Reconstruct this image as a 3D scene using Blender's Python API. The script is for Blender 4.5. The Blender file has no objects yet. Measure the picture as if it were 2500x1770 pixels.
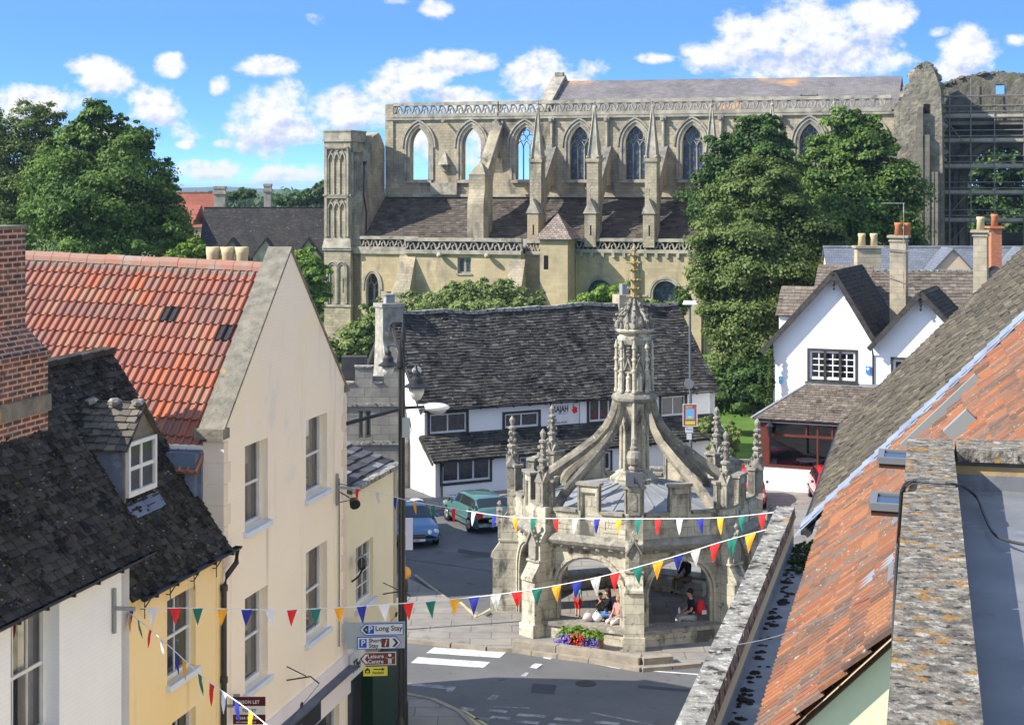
import bpy, math, random
import numpy as np
from mathutils import Vector as V, Matrix
from mathutils.geometry import tessellate_polygon
RN = random.Random(11)
SC = bpy.context.scene
COL = SC.collection
FO, YH, H, CX = 4000.0, 460.0, 14.1, 1250.0
def P(px, py, Y): return V(((px-CX)*Y/FO, Y, H-(py-YH)*Y/FO))
def G(px, py, z=0.0):
    Y = FO*(H-z)/(py-YH); return V(((px-CX)*Y/FO, Y, z))
Z = V((0, 0, 1))
def ur(a, b): return RN.uniform(a, b)

class Fr:
    """local frame: a along u, b along v (up), c along n (outward)"""
    def __init__(s, o, n, v=None, u=None):
        s.o = V(o); s.n = V(n).normalized(); s.v = V(v).normalized() if v else Z.copy()
        s.u = V(u).normalized() if u else s.v.cross(s.n).normalized()
        if v and not u: s.n = s.u.cross(s.v)
    def __call__(s, a, b, c=0.0): return s.o+s.u*a+s.v*b+s.n*c
    def hit(s, px, py, c=0.0):
        d = V(((px-CX)/FO, 1, -(py-YH)/FO)); o = V((0, 0, H))
        q = s.o+s.n*c; t = (q-o).dot(s.n)/d.dot(s.n); p = o+d*t-s.o
        return p.dot(s.u), p.dot(s.v)
    def at(s, a, b, c=0.0): return Fr(s(a, b, c), s.n, s.v, s.u)
WORLD = Fr((0, 0, 0), (0, -1, 0))     # a=x  b=z  c=-y
def XY(o, ang=0.0):                   # frame whose v is up; u at angle
    u = V((math.cos(ang), math.sin(ang), 0)); return Fr(o, u.cross(Z), Z, u)
def roof_fr(o, out, pitch):           # o eave left corner, out horizontal outward
    out = V(out).normalized(); v = -out*math.cos(pitch)+Z*math.sin(pitch)
    u = Z.cross(out); return Fr(o, u.cross(v), v, u)

class MB:
    def __init__(s): s.v = []; s.f = []; s.r = []
    def poly(s, pts, r=None):
        i = len(s.v); s.v.extend(tuple(p) for p in pts); s.f.append(tuple(range(i, i+len(pts))))
        s.r.append(RN.random() if r is None else r)
    def mesh(s, pts, faces, r=None):
        i = len(s.v); s.v.extend(tuple(p) for p in pts); r = RN.random() if r is None else r
        for f in faces: s.f.append(tuple(i+k for k in f)); s.r.append(r)
    def box(s, fr, a0, a1, b0, b1, c0, c1, r=None, tb=0.0):
        # tb: taper (inset of the top in a and c)
        q = [fr(a0, b0, c0), fr(a1, b0, c0), fr(a1, b0, c1), fr(a0, b0, c1),
             fr(a0+tb, b1, c0+tb), fr(a1-tb, b1, c0+tb), fr(a1-tb, b1, c1-tb), fr(a0+tb, b1, c1-tb)]
        s.mesh(q, [(0, 1, 2, 3), (4, 7, 6, 5), (0, 4, 5, 1), (1, 5, 6, 2), (2, 6, 7, 3), (3, 7, 4, 0)], r)
    def prism(s, fr, pts, c0, c1, holes=(), r=None, sides=True, back=True):
        r = RN.random() if r is None else r
        loops = [list(pts)]+[list(h) for h in holes]
        flat = [p for l in loops for p in l]
        tri = tessellate_polygon([[V((p[0], p[1], 0)) for p in l] for l in loops])
        n = len(flat)
        vs = [fr(p[0], p[1], c1) for p in flat]+[fr(p[0], p[1], c0) for p in flat]
        fs = [tuple(t) for t in tri]+([tuple(n+k for k in reversed(t)) for t in tri] if back else [])
        if sides:
            k = 0
            for l in loops:
                m = len(l)
                for j in range(m): a, b = k+j, k+(j+1) % m; fs.append((a, b, n+b, n+a))
                k += m
        s.mesh(vs, fs, r)
    def tube(s, pts, rad, n=6, r=None, cap=True):
        pts = [V(p) for p in pts]; m = len(pts)
        rads = rad if isinstance(rad, (list, tuple)) else [rad]*m
        vs = []; 
        for i, p in enumerate(pts):
            d = (pts[min(i+1, m-1)]-pts[max(i-1, 0)])
            d = d.normalized() if d.length > 1e-9 else Z.copy()
            ref = V((0, 0, 1)) if abs(d.z) < .95 else V((1, 0, 0))
            x = d.cross(ref).normalized(); y = d.cross(x)
            for k in range(n):
                a = 2*math.pi*k/n; vs.append(p+(x*math.cos(a)+y*math.sin(a))*rads[i])
        fs = [(i*n+k, i*n+(k+1) % n, (i+1)*n+(k+1) % n, (i+1)*n+k) for i in range(m-1) for k in range(n)]
        if cap: fs += [tuple(range(n-1, -1, -1)), tuple((m-1)*n+k for k in range(n))]
        s.mesh(vs, fs, r)
    def lathe(s, o, prof, n=8, rot=0.0, r=None, up=Z, sx=1.0):
        o = V(o); up = V(up).normalized()
        x = V((1, 0, 0)) if abs(up.z) > .9 else Z.copy()
        x = (x-up*x.dot(up)).normalized(); y = up.cross(x)
        vs = []
        for rad, z in prof:
            for k in range(n):
                a = rot+2*math.pi*k/n; vs.append(o+up*z+(x*math.cos(a)*sx+y*math.sin(a))*rad)
        m = len(prof)
        fs = [(i*n+k, i*n+(k+1) % n, (i+1)*n+(k+1) % n, (i+1)*n+k) for i in range(m-1) for k in range(n)]
        fs += [tuple(range(n-1, -1, -1)), tuple((m-1)*n+k for k in range(n))]
        s.mesh(vs, fs, r)
    def ball(s, o, rx, ry=None, rz=None, n=10, m=6, r=None, jit=0.0):
        ry = ry or rx; rz = rz or rx; o = V(o); vs = []
        for i in range(m+1):
            t = math.pi*i/m
            for k in range(n):
                a = 2*math.pi*k/n; j = 1+ur(-jit, jit)
                vs.append(o+V((rx*math.sin(t)*math.cos(a)*j, ry*math.sin(t)*math.sin(a)*j, -rz*math.cos(t)*j)))
        fs = [(i*n+k, i*n+(k+1) % n, (i+1)*n+(k+1) % n, (i+1)*n+k) for i in range(m) for k in range(n)]
        s.mesh(vs, fs, r)
    def build(s, name, mat, parent=None, smooth=False):
        me = bpy.data.meshes.new(name)
        off = root_loc(parent) if parent else V((0, 0, 0))
        va = np.array(s.v, dtype=np.float64).reshape(-1, 3)
        loc = va-np.array(off)
        me.from_pydata(loc.tolist(), [], s.f)
        return finish(me, name, mat, parent, np.array(s.r, dtype=np.float32), va, smooth)

def root_loc(o):
    while o.parent: o = o.parent
    return o.location
def finish(me, name, mat, parent, rnd, va, smooth=False):
    nf = len(me.polygons)
    if nf:
        a = me.attributes.new('rnd', 'FLOAT', 'FACE'); a.data.foreach_set('value', rnd[:nf])
        nr = np.zeros(nf*3, dtype=np.float32); me.polygons.foreach_get('normal', nr); nr = nr.reshape(-1, 3)
        lt = np.zeros(nf, dtype=np.int32); me.polygons.foreach_get('loop_total', lt)
        li = np.zeros(len(me.loops), dtype=np.int32); me.loops.foreach_get('vertex_index', li)
        nl = np.repeat(nr, lt, axis=0); t = np.stack([-nl[:, 1], nl[:, 0], np.zeros(len(nl))], 1)
        ln = np.linalg.norm(t, axis=1); t[ln < .02] = (1, 0, 0); ln[ln < .02] = 1; t /= ln[:, None]
        b = np.cross(nl, t); pv = va[li]
        uv = np.stack([(pv*t).sum(1), (pv*b).sum(1)], 1).astype(np.float32)
        l = me.uv_layers.new(name='UVMap'); l.data.foreach_set('uv', uv.ravel())
        if smooth: me.polygons.foreach_set('use_smooth', [True]*nf)
    me.materials.append(mat)
    o = bpy.data.objects.new(name, me); COL.objects.link(o)
    if parent: o.parent = parent
    return o

def tag(o, label=None, cat=None, group=None, kind=None):
    if label: o['label'] = label
    if cat: o['category'] = cat
    if group: o['group'] = group
    if kind: o['kind'] = kind
    return o
def thing(name, label, cat, loc=(0, 0, 0), group=None):
    o = bpy.data.objects.new(name, None); COL.objects.link(o); o.location = V(loc)
    o.empty_display_size = .3
    return tag(o, label, cat, group)
KIDS = {}
def dup(o, parent=None, label=None):
    c = o.copy(); COL.objects.link(c)
    if parent: c.parent = parent
    if label: c['label'] = label
    for ch in [k for k in COL.objects if k.parent == o]: dup(ch, c)
    return c

# ---------------------------------------------------------------- materials
MATS = {}
def mat(name, c, c2=None, sc=1.5, rough=.9, bump=0.0, bsc=10.0, spots=(), tile=None, tmix=1.0, brick=None,
        spec=.25, metal=0.0, emit=0.0, coat=0.0, trans=0.0, bdist=.03, sharp=(.35, .65)):
    if name in MATS: return MATS[name]
    m = bpy.data.materials.new(name); m.use_nodes = True; nt = m.node_tree; nd = nt.nodes; lk = nt.links
    bs = nd['Principled BSDF']; tc = nd.new('ShaderNodeTexCoord')
    def c4(x): return (x[0], x[1], x[2], 1)
    def noise(scale, det=6, st=None, ro=.6):
        n = nd.new('ShaderNodeTexNoise'); n.inputs['Scale'].default_value = scale
        n.inputs['Detail'].default_value = det; n.inputs['Roughness'].default_value = ro
        src = tc.outputs['Object']
        if st:
            mp = nd.new('ShaderNodeMapping'); mp.inputs['Scale'].default_value = st
            lk.new(src, mp.inputs['Vector']); src = mp.outputs['Vector']
        lk.new(src, n.inputs['Vector']); return n.outputs['Fac']
    def rng(x, lo, hi):
        r = nd.new('ShaderNodeMapRange'); r.inputs['From Min'].default_value = lo; r.inputs['From Max'].default_value = hi
        lk.new(x, r.inputs['Value']); return r.outputs['Result']
    def mix(f, a, b, mode='MIX'):
        x = nd.new('ShaderNodeMix'); x.data_type = 'RGBA'; x.blend_type = mode
        for k, val in ((0, f), (6, a), (7, b)):
            if isinstance(val, (int, float)): x.inputs[k].default_value = val
            elif isinstance(val, tuple): x.inputs[k].default_value = c4(val)
            else: lk.new(val, x.inputs[k])
        return x.outputs[2]
    col = tuple(c)
    if tile:
        at = nd.new('ShaderNodeAttribute'); at.attribute_name = 'rnd'
        cr = nd.new('ShaderNodeValToRGB'); cr.color_ramp.interpolation = 'LINEAR'
        el = cr.color_ramp.elements
        while len(el) < len(tile): el.new(.5)
        for i, t in enumerate(tile): el[i].position = i/(len(tile)-1); el[i].color = c4(t)
        lk.new(at.outputs['Fac'], cr.inputs['Fac']); col = cr.outputs['Color']
    if c2: col = mix(rng(noise(sc), sharp[0], sharp[1]), col, tuple(c2)) if not tile else mix(rng(noise(sc), .4, .75), col, tuple(c2))
    bf = None
    if brick:
        bw, bh, mortar, ms, var = brick
        b = nd.new('ShaderNodeTexBrick'); lk.new(tc.outputs['UV'], b.inputs['Vector'])
        b.inputs['Scale'].default_value = 1; b.inputs['Brick Width'].default_value = bw; b.inputs['Row Height'].default_value = bh
        b.inputs['Mortar Size'].default_value = ms; b.inputs['Mortar Smooth'].default_value = .2
        b.inputs['Color1'].default_value = (1-var, 1-var, 1-var*1.1, 1); b.inputs['Color2'].default_value = (1+var, 1+var, 1+var*.8, 1)
        b.inputs['Mortar'].default_value = c4(mortar)
        col = mix(1.0, col, b.outputs['Color'], 'MULTIPLY'); bf = b.outputs['Fac']
    for sp in spots:
        cc, s_, lo, hi = sp[:4]; st = sp[4] if len(sp) > 4 else None
        col = mix(rng(noise(s_, 5, st), lo, hi), col, tuple(cc))
    if isinstance(col, tuple): bs.inputs['Base Color'].default_value = c4(col)
    else: lk.new(col, bs.inputs['Base Color'])
    bs.inputs['Roughness'].default_value = rough; bs.inputs['Metallic'].default_value = metal
    bs.inputs['Specular IOR Level'].default_value = spec
    if coat: bs.inputs['Coat Weight'].default_value = coat; bs.inputs['Coat Roughness'].default_value = .05
    if emit: bs.inputs['Emission Color'].default_value = c4(c); bs.inputs['Emission Strength'].default_value = emit
    if bump:
        bp = nd.new('ShaderNodeBump'); bp.inputs['Strength'].default_value = bump; bp.inputs['Distance'].default_value = bdist
        h = noise(bsc, 8)
        if bf:
            ma = nd.new('ShaderNodeMath'); ma.operation = 'SUBTRACT'; lk.new(h, ma.inputs[0]); lk.new(bf, ma.inputs[1]); h = ma.outputs[0]
        lk.new(h, bp.inputs['Height']); lk.new(bp.outputs['Normal'], bs.inputs['Normal'])
    MATS[name] = m; return m
def glass_mat(name, tint=.35, rough=.03, fac=.25):
    if name in MATS: return MATS[name]
    m = bpy.data.materials.new(name); m.use_nodes = True; nt = m.node_tree; nd = nt.nodes; lk = nt.links
    nd.remove(nd['Principled BSDF']); out = nd['Material Output']
    t = nd.new('ShaderNodeBsdfTransparent'); t.inputs[0].default_value = (tint, tint, tint*1.02, 1)
    g = nd.new('ShaderNodeBsdfGlossy'); g.inputs['Roughness'].default_value = rough; g.inputs[0].default_value = (.9, .92, .95, 1)
    lw = nd.new('ShaderNodeFresnel'); lw.inputs[0].default_value = 1.5
    a = nd.new('ShaderNodeMath'); a.operation = 'ADD'; a.inputs[1].default_value = fac; lk.new(lw.outputs[0], a.inputs[0])
    x = nd.new('ShaderNodeMixShader'); lk.new(a.outputs[0], x.inputs[0]); lk.new(t.outputs[0], x.inputs[1]); lk.new(g.outputs[0], x.inputs[2])
    lk.new(x.outputs[0], out.inputs['Surface']); MATS[name] = m; return m
def leaf_mat(name, cols, tr=.3):
    if name in MATS: return MATS[name]
    m = bpy.data.materials.new(name); m.use_nodes = True; nt = m.node_tree; nd = nt.nodes; lk = nt.links
    nd.remove(nd['Principled BSDF']); out = nd['Material Output']
    at = nd.new('ShaderNodeAttribute'); at.attribute_name = 'rnd'
    cr = nd.new('ShaderNodeValToRGB'); el = cr.color_ramp.elements
    while len(el) < len(cols): el.new(.5)
    for i, t in enumerate(cols): el[i].position = i/(len(cols)-1); el[i].color = (*t, 1)
    lk.new(at.outputs['Fac'], cr.inputs['Fac'])
    d = nd.new('ShaderNodeBsdfDiffuse'); t = nd.new('ShaderNodeBsdfTranslucent'); g = nd.new('ShaderNodeBsdfGlossy')
    g.inputs['Roughness'].default_value = .6; g.inputs[0].default_value = (.5, .55, .5, 1)
    for q in (d, t): lk.new(cr.outputs[0], q.inputs[0])
    x = nd.new('ShaderNodeMixShader'); x.inputs[0].default_value = tr; lk.new(d.outputs[0], x.inputs[1]); lk.new(t.outputs[0], x.inputs[2])
    y = nd.new('ShaderNodeMixShader'); y.inputs[0].default_value = .035; lk.new(x.outputs[0], y.inputs[1]); lk.new(g.outputs[0], y.inputs[2])
    lk.new(y.outputs[0], out.inputs['Surface']); MATS[name] = m; return m

# ---------------------------------------------------------------- roofs and shared pieces
def inpoly(p, poly):
    x, y = p; c = False; j = len(poly)-1
    for i in range(len(poly)):
        if (poly[i][1] > y) != (poly[j][1] > y) and x < (poly[j][0]-poly[i][0])*(y-poly[i][1])/(poly[j][1]-poly[i][1])+poly[i][0]: c = not c
        j = i
    return c
def slates(mb, fr, w, l, tw=.3, e=.22, th=.03, jit=.25, poly=None, tint=None, bed=-.03):
    """overlapping stone slates on a sloping frame; also lays a flat bed"""
    mb.poly([fr(x, y, bed) for x, y in (poly or [(0, 0), (w, 0), (w, l), (0, l)])], .5)
    nr = max(1, int(l/e)); e = l/nr
    for j in range(nr):
        x = -ur(0, tw); sag = 0
        while x < w:
            ww = tw*ur(1-jit, 1+jit); x1 = max(x, 0); x2 = min(x+ww, w)
            if x2-x1 > .05 and (poly is None or inpoly(((x1+x2)/2, (j+.5)*e), poly)):
                t = th*ur(.6, 1.5); y0 = j*e-ur(0, e*.14*jit*4)*(j > 0); y1 = min((j+1)*e+e*.25, l+.02); g = .006
                a = ur(-.012, .012)
                mb.mesh([fr(x1+g, y0+a, t+.012), fr(x2-g, y0-a, t+.012), fr(x2-g, y1, .004), fr(x1+g, y1, .004),
                         fr(x1+g, y0+a, .0), fr(x2-g, y0-a, .0)], [(0, 1, 2, 3), (4, 5, 1, 0), (4, 0, 3), (1, 5, 2)],
                        RN.random() if tint is None else tint(x1, y0))
            x += ww
def pantiles(mb, fr, w, l, pitch=.18, e=.36, roll=.045, rad=.06, poly=None, pair=2, rfun=None):
    nr = int(round(l/e)); e = l/nr; nc = int(round(w/pitch)); p = w/nc
    for j in range(nr):
        rr = 0
        off = ur(-.015, .015)
        for i in range(nc):
            if i % pair == 0: rr = RN.random() if rfun is None else rfun(i, j)
            x = i*p; dd = ur(-.012, .012) if i % pair == 0 else 0
            if poly and not inpoly((x+p/2, (j+.5)*e), poly): continue
            y0, y1 = j*e+dd, (j+1)*e+.02; t = .05
            prof = [(0, 0), (p-2*rad, 0)]
            for k in range(5):
                a = math.pi*(1-k/4); prof.append((p-rad+math.cos(a)*rad, math.sin(a)*roll+.004))
            lo = [fr(x+a, y0, b+t) for a, b in prof]; hi = [fr(x+a, y1, b+.004) for a, b in prof]
            bt = [fr(x+a, y0, b) for a, b in prof]
            n = len(prof); q = lo+hi+bt
            mb.mesh(q, [(k, k+1, n+k+1, n+k) for k in range(n-1)]+[(2*n+k, 2*n+k+1, k+1, k) for k in range(n-1)], rr)
    mb.poly([fr(x, y, -.02) for x, y in (poly or [(0, 0), (w, 0), (w, l), (0, l)])], .5)

def arch_pts(cx, y0, ys, w, ya, n=6, pointed=True):
    """closed outline of an arched opening, from (cx-w/2,y0) clockwise; ys spring, ya apex"""
    r = []
    h = w/2
    if pointed:
        # circular arcs with centre on spring line
        rise = ya-ys; rr = (h*h+rise*rise)/(2*h)
        a1 = math.atan2(rise, rr-h)
        L = [(cx-h+rr-rr*math.cos(a1*k/n), ys+rr*math.sin(a1*k/n)) for k in range(n+1)]
        Rr = [(2*cx-x, y) for x, y in reversed(L[:-1])]
        r = L+Rr
    else:
        rise = ya-ys
        r = [(cx-h*math.cos(math.pi*k/(2*n)), ys+rise*math.sin(math.pi*k/(2*n))) for k in range(2*n+1)]
    return [(cx-h, y0)]+r+[(cx+h, y0)]
def rect(a0, a1, b0, b1): return [(a0, b0), (a0, b1), (a1, b1), (a1, b0)]
def band(mb, fr, pts, t, c0, c1, closed=False, r=None):
    """strip of width t following a 2-D line, as solid"""
    n = len(pts); off = []
    for i in range(n):
        a = V(pts[max(i-1, 0)] if not closed else pts[i-1]); b = V(pts[min(i+1, n-1)] if not closed else pts[(i+1) % n])
        d = V((b[0]-a[0], b[1]-a[1])); d = d.normalized() if d.length else V((1, 0))
        off.append(V((-d[1], d[0]))*t/2)
    o = [(p[0]+q[0], p[1]+q[1]) for p, q in zip(pts, off)]; i_ = [(p[0]-q[0], p[1]-q[1]) for p, q in zip(pts, off)]
    m = n if closed else n-1; r = RN.random() if r is None else r
    for k in range(m):
        k2 = (k+1) % n
        a, b, c, d = o[k], o[k2], i_[k2], i_[k]
        q = [fr(x, y, c1) for x, y in (a, b, c, d)]+[fr(x, y, c0) for x, y in (a, b, c, d)]
        mb.mesh(q, [(0, 1, 2, 3), (0, 4, 5, 1), (2, 6, 7, 3), (1, 5, 6, 2), (3, 7, 4, 0)], r)
def bar(mb, p, q, w, h, r=None):
    p = V(p); q = V(q); d = (q-p).normalized(); ref = Z if abs(d.z) < .95 else V((1, 0, 0))
    x = d.cross(ref).normalized()*w/2; y = d.cross(x).normalized()*h/2
    vs = [p-x-y, p+x-y, p+x+y, p-x+y, q-x-y, q+x-y, q+x+y, q-x+y]
    mb.mesh(vs, [(0, 3, 2, 1), (4, 5, 6, 7), (0, 1, 5, 4), (1, 2, 6, 5), (2, 3, 7, 6), (3, 0, 4, 7)], r)
def text(s, fr, size, m, parent, name='lettering', ex=.004, align='LEFT', sx=1.0, shear=0.0, bold=.012):
    cu = bpy.data.curves.new('t', 'FONT'); cu.body = s; cu.size = size; cu.extrude = ex; cu.align_x = align; cu.shear = shear
    cu.resolution_u = 2; cu.offset = bold*size
    ob = bpy.data.objects.new('t', cu); COL.objects.link(ob); bpy.context.view_layer.update()
    dg = bpy.context.evaluated_depsgraph_get(); me0 = bpy.data.meshes.new_from_object(ob.evaluated_get(dg))
    mb = MB(); mb.mesh([fr(v.co.x*sx, v.co.y, v.co.z) for v in me0.vertices], [tuple(p.vertices) for p in me0.polygons], .5)
    bpy.data.objects.remove(ob); bpy.data.curves.remove(cu); bpy.data.meshes.remove(me0)
    return mb.build(name, m, parent)
# ---------------------------------------------------------------- palette
ASH = (.9, .88, .82)
m_abbey = mat('abbey_stone', (.44, .375, .26), (.25, .22, .165), sc=.55, bump=.6, bsc=4, brick=(.52, .27, (.78, .76, .72), .012, .10),
              spots=[((.085, .078, .065), .8, .525, .70, (1, 1, .28)), ((.58, .48, .32), .6, .58, .76), ((.20, .19, .16), 2.6, .60, .74), ((.38, .30, .18), .13, .55, .75), ((.28, .265, .235), 2.2, .56, .72)], bdist=.05)
m_abbey_trim = mat('abbey_trim', (.42, .38, .295), (.23, .213, .175), sc=1.2, bump=.4, bsc=5, spots=[((.13, .12, .105), 1.1, .56, .72)])
m_abbey_warm = mat('abbey_warm_stone', (0.480, 0.390, 0.240), (0.348, 0.288, 0.186), sc=.4, bump=.4, bsc=4, brick=(.6, .3, (0.960, 0.936, 0.888), .01, .08),
                   spots=[((.19, .17, .135), .7, .55, .74, (1, 1, .4)), ((.45, .26, .11), .35, .66, .8)])
m_ruin = mat('ruin_rubble', (.27, .24, .18), (.14, .13, .105), sc=1.1, bump=.9, bsc=2.5, spots=[((.1, .11, .06), .7, .58, .72), ((.45, .4, .3), 1.5, .6, .75)], bdist=.2)
m_ruin_dark = mat('ruin_old_stone', (.20, .18, .145), (.11, .10, .085), sc=.5, bump=.5, bsc=4, brick=(.8, .4, (.7, .7, .7), .014, .1))
m_cross = mat('cross_stone', (.54, .50, .39), (.33, .305, .24), sc=1.2, bump=.55, bsc=9, brick=(.62, .3, (.6, .57, .52), .008, .08),
              spots=[((.10, .095, .08), 1.7, .525, .65, (1, 1, .45)), ((.62, .55, .40), .8, .6, .72), ((.13, .125, .11), 5, .60, .70)])
m_cross_dark = mat('cross_weathered_stone', (.32, .30, .245), (.15, .14, .12), sc=2.6, bump=.8, bsc=12,
                   spots=[((.46, .42, .34), 2.6, .56, .7), ((.075, .072, .066), 1.8, .56, .72)])
m_cross_rib = mat('cross_rib_stone', (.31, .28, .21), (.15, .138, .11), sc=1.7, bump=.6, bsc=12, spots=[((.09, .085, .075), 2.2, .52, .68), ((.55, .5, .4), 9, .62, .7)])
m_gold = mat('lichened_finial_stone', (.27, .23, .13), (.36, .25, .055), sc=3, bump=.5, bsc=14, spots=[((.3, .28, .22), 3, .55, .65)])
m_leadb = mat('blue_lead', (.15, .19, .27), (.10, .125, .18), sc=2, rough=.5, bump=.2, spots=[((.27, .31, .38), 2.5, .58, .75)])
m_lead = mat('lead_sheet', (.26, .27, .285), (.19, .20, .215), sc=1.2, rough=.55, bump=.2, bsc=3, spec=.4, spots=[((.42, .45, .48), 2, .6, .75)])
m_lead_dark = mat('dark_lead', (.07, .085, .12), (.1, .12, .16), sc=2, rough=.5, bump=.15, bsc=4)
m_slate_blk = mat('black_stone_slate', (.03, .03, .028), tile=[(.016, .0155, .015), (.030, .029, .026), (.042, .039, .034), (.065, .06, .05), (.034, .032, .03)], bump=.7, bsc=14,
                  spots=[((.006, .006, .006), 2.0, .56, .62), ((.2, .19, .16), 9, .67, .71), ((.03, .032, .014), 1.3, .58, .72)])
m_slate_rajah = mat('weathered_slate', (.05, .047, .042), tile=[(.03, .028, .025), (.055, .051, .044), (.038, .035, .031), (.085, .08, .068), (.048, .045, .04), (.13, .124, .11)], bump=.8, bsc=9,
                    spots=[((.012, .012, .012), 1.1, .53, .66), ((.24, .235, .22), 6, .64, .68)])
m_slate_brown = mat('brown_stone_slate', (0.145, 0.119, 0.093), tile=[(0.093, 0.076, 0.060), (0.170, 0.140, 0.111), (0.128, 0.106, 0.085), (0.212, 0.178, 0.145)], bump=.6, bsc=9,
                    spots=[((0.051, 0.047, 0.043), 1.2, .56, .7), ((0.255, 0.238, 0.204), 7, .66, .7)])
m_slate_right = mat('grey_stone_slate', (0.090, 0.074, 0.049), tile=[(0.051, 0.045, 0.033), (0.095, 0.079, 0.053), (0.068, 0.058, 0.044), (0.124, 0.105, 0.072), (0.079, 0.068, 0.044), (0.164, 0.137, 0.097)], bump=.9, bsc=12,
                    spots=[((0.022, 0.020, 0.018), 2.3, .54, .66), ((0.167, 0.155, 0.090), 1.4, .6, .72), ((0.211, 0.205, 0.180), 11, .66, .7)])
m_slate_abbey = mat('aisle_slate', (.075, .062, .05), tile=[(.05, .042, .035), (.1, .083, .066), (.07, .058, .047), (.13, .11, .09)], bump=.5, bsc=6,
                    spots=[((.03, .027, .024), .6, .55, .7), ((.2, .18, .15), 5, .66, .72)])
m_slate_nave = mat('nave_slate', (.19, .175, .17), (.14, .13, .14), sc=.5, bump=.3, bsc=4, brick=(.5, .28, (.6, .6, .6), .02, .16), spots=[((.42, .24, .11), .16, .6, .72, (1, 1, 2.2)), ((.12, .115, .11), .4, .6, .7)])
m_slate_blue = mat('blue_slate', (.12, .135, .17), (.16, .175, .21), sc=.7, rough=.7, brick=(.3, .2, (.7, .7, .7), .02, .12))
m_slate_far = mat('far_stone_roof', (.05, .045, .04), (.03, .028, .027), sc=.6, bump=.5, bsc=4, brick=(.4, .25, (.6, .6, .6), .03, .3), spots=[((.13, .12, .11), 3.2, .62, .7)])
m_pan = mat('orange_pantile', (0.414, 0.124, 0.069), tile=[(0.311, 0.154, 0.114), (0.359, 0.154, 0.105), (0.255, 0.134, 0.108), (0.345, 0.185, 0.124), (0.387, 0.161, 0.103), (0.283, 0.126, 0.097), (0.427, 0.148, 0.081), (0.048, 0.043, 0.046)],
            bump=.2, bsc=10, spec=.08, rough=1, spots=[((0.253, 0.170, 0.119), 2.1, .6, .8), ((0.127, 0.070, 0.057), 5, .64, .78)])
m_pan_old = mat('lichened_pantile', (0.312, 0.111, 0.049), tile=[(0.090, 0.059, 0.045), (0.242, 0.092, 0.042), (0.101, 0.074, 0.059), (0.281, 0.122, 0.056), (0.211, 0.078, 0.042), (0.133, 0.104, 0.084), (0.257, 0.107, 0.052)],
                bump=.6, bsc=14, spots=[((0.265, 0.229, 0.189), 13, .62, .68), ((0.090, 0.067, 0.055), 2.2, .54, .68, (1, .5, 1)), ((0.390, 0.340, 0.280), 26, .66, .70)])
m_ridge = mat('ridge_tile', (.36, .17, .12), (.30, .2, .15), sc=2, bump=.3, spots=[((.3, .28, .24), 1.2, .56, .66)])
m_cement = mat('cement', (.235, .215, .165), (.14, .13, .105), sc=4, bump=.6, bsc=16, spots=[((.5, .3, .06), 1.1, .67, .73), ((.12, .115, .1), 5, .6, .68)])
m_coping = mat('lichen_coping', (0.257, 0.228, 0.180), (0.101, 0.091, 0.076), sc=9.0, bump=1.0, bsc=26, sharp=(.42, .6),
               spots=[((0.359, 0.334, 0.281), 11, .56, .62), ((0.035, 0.032, 0.027), 15, .57, .63), ((0.312, 0.167, 0.040), 6.5, .57, .62), ((0.390, 0.365, 0.317), 3.2, .64, .66)])
m_coping2 = mat('grey_lichen_coping', (.34, .325, .28), (.14, .133, .12), sc=6, bump=1.0, bsc=14,
                spots=[((.5, .49, .45), 9, .56, .62), ((.05, .045, .04), 6, .57, .62), ((.42, .25, .1), 1.9, .66, .69)])
m_cream = mat('cream_render', (.94, .82, .65), (.92, .79, .65), sc=.5, bump=.2, bsc=8, bdist=.008, brick=(.24, .08, (.965, .965, .965), .007, .008), spots=[((.93, .78, .52), .35, .52, .72), ((.74, .66, .55), 1.6, .60, .80, (1, 1, .2)), ((.62, .54, .44), 1.3, .60, .74, (2.4, 2.4, .10)), ((.70, .70, .66), .5, .60, .75)])
m_yellow = mat('yellow_render', (.90, .66, .32), (.90, .70, .40), sc=.6, bump=.12, bsc=8, spots=[((.80, .45, .16), .8, .60, .78, (1.5, 1.5, .4)), ((.66, .50, .29), 1.4, .60, .76, (2, 2, .12)), ((.6, .5, .3), 1.8, .67, .8)])
m_cream2 = mat('pale_cream_render', (.84, .74, .50), (.80, .70, .5), sc=.7, bump=.1, bsc=8)
m_white = mat('white_render', (.82, .82, .80), (.78, .78, .77), sc=.7, bump=.15, bsc=6, spots=[((.62, .6, .56), 1.1, .62, .8, (1.6, 1.6, .3))])
m_wbrick = mat('white_painted_brick', (.84, .84, .85), (.80, .80, .82), sc=.8, bump=.35, bsc=8, brick=(.235, .078, (.95, .95, .95), .006, .008), bdist=.006)
m_wood_w = mat('white_paint', (.72, .72, .71), (.62, .62, .61), sc=3, rough=.6)
m_trim_blue = mat('pale_sill_paint', (.70, .73, .80), (.64, .67, .73), sc=2, rough=.7)
m_black = mat('black_metal', (.015, .016, .018), rough=.45, spec=.5)
m_black_w = mat('black_timber', (.03, .028, .026), (.06, .056, .05), sc=5, rough=.8, bump=.5, bsc=14)
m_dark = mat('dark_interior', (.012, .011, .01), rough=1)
m_grey = mat('grey_metal', (.3, .31, .32), rough=.4, metal=.6)
m_sign_back = mat('sign_grey', (.45, .5, .53), rough=.5)
m_curtain = mat('curtain', (.62, .61, .58), (.5, .49, .47), sc=6)
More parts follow.
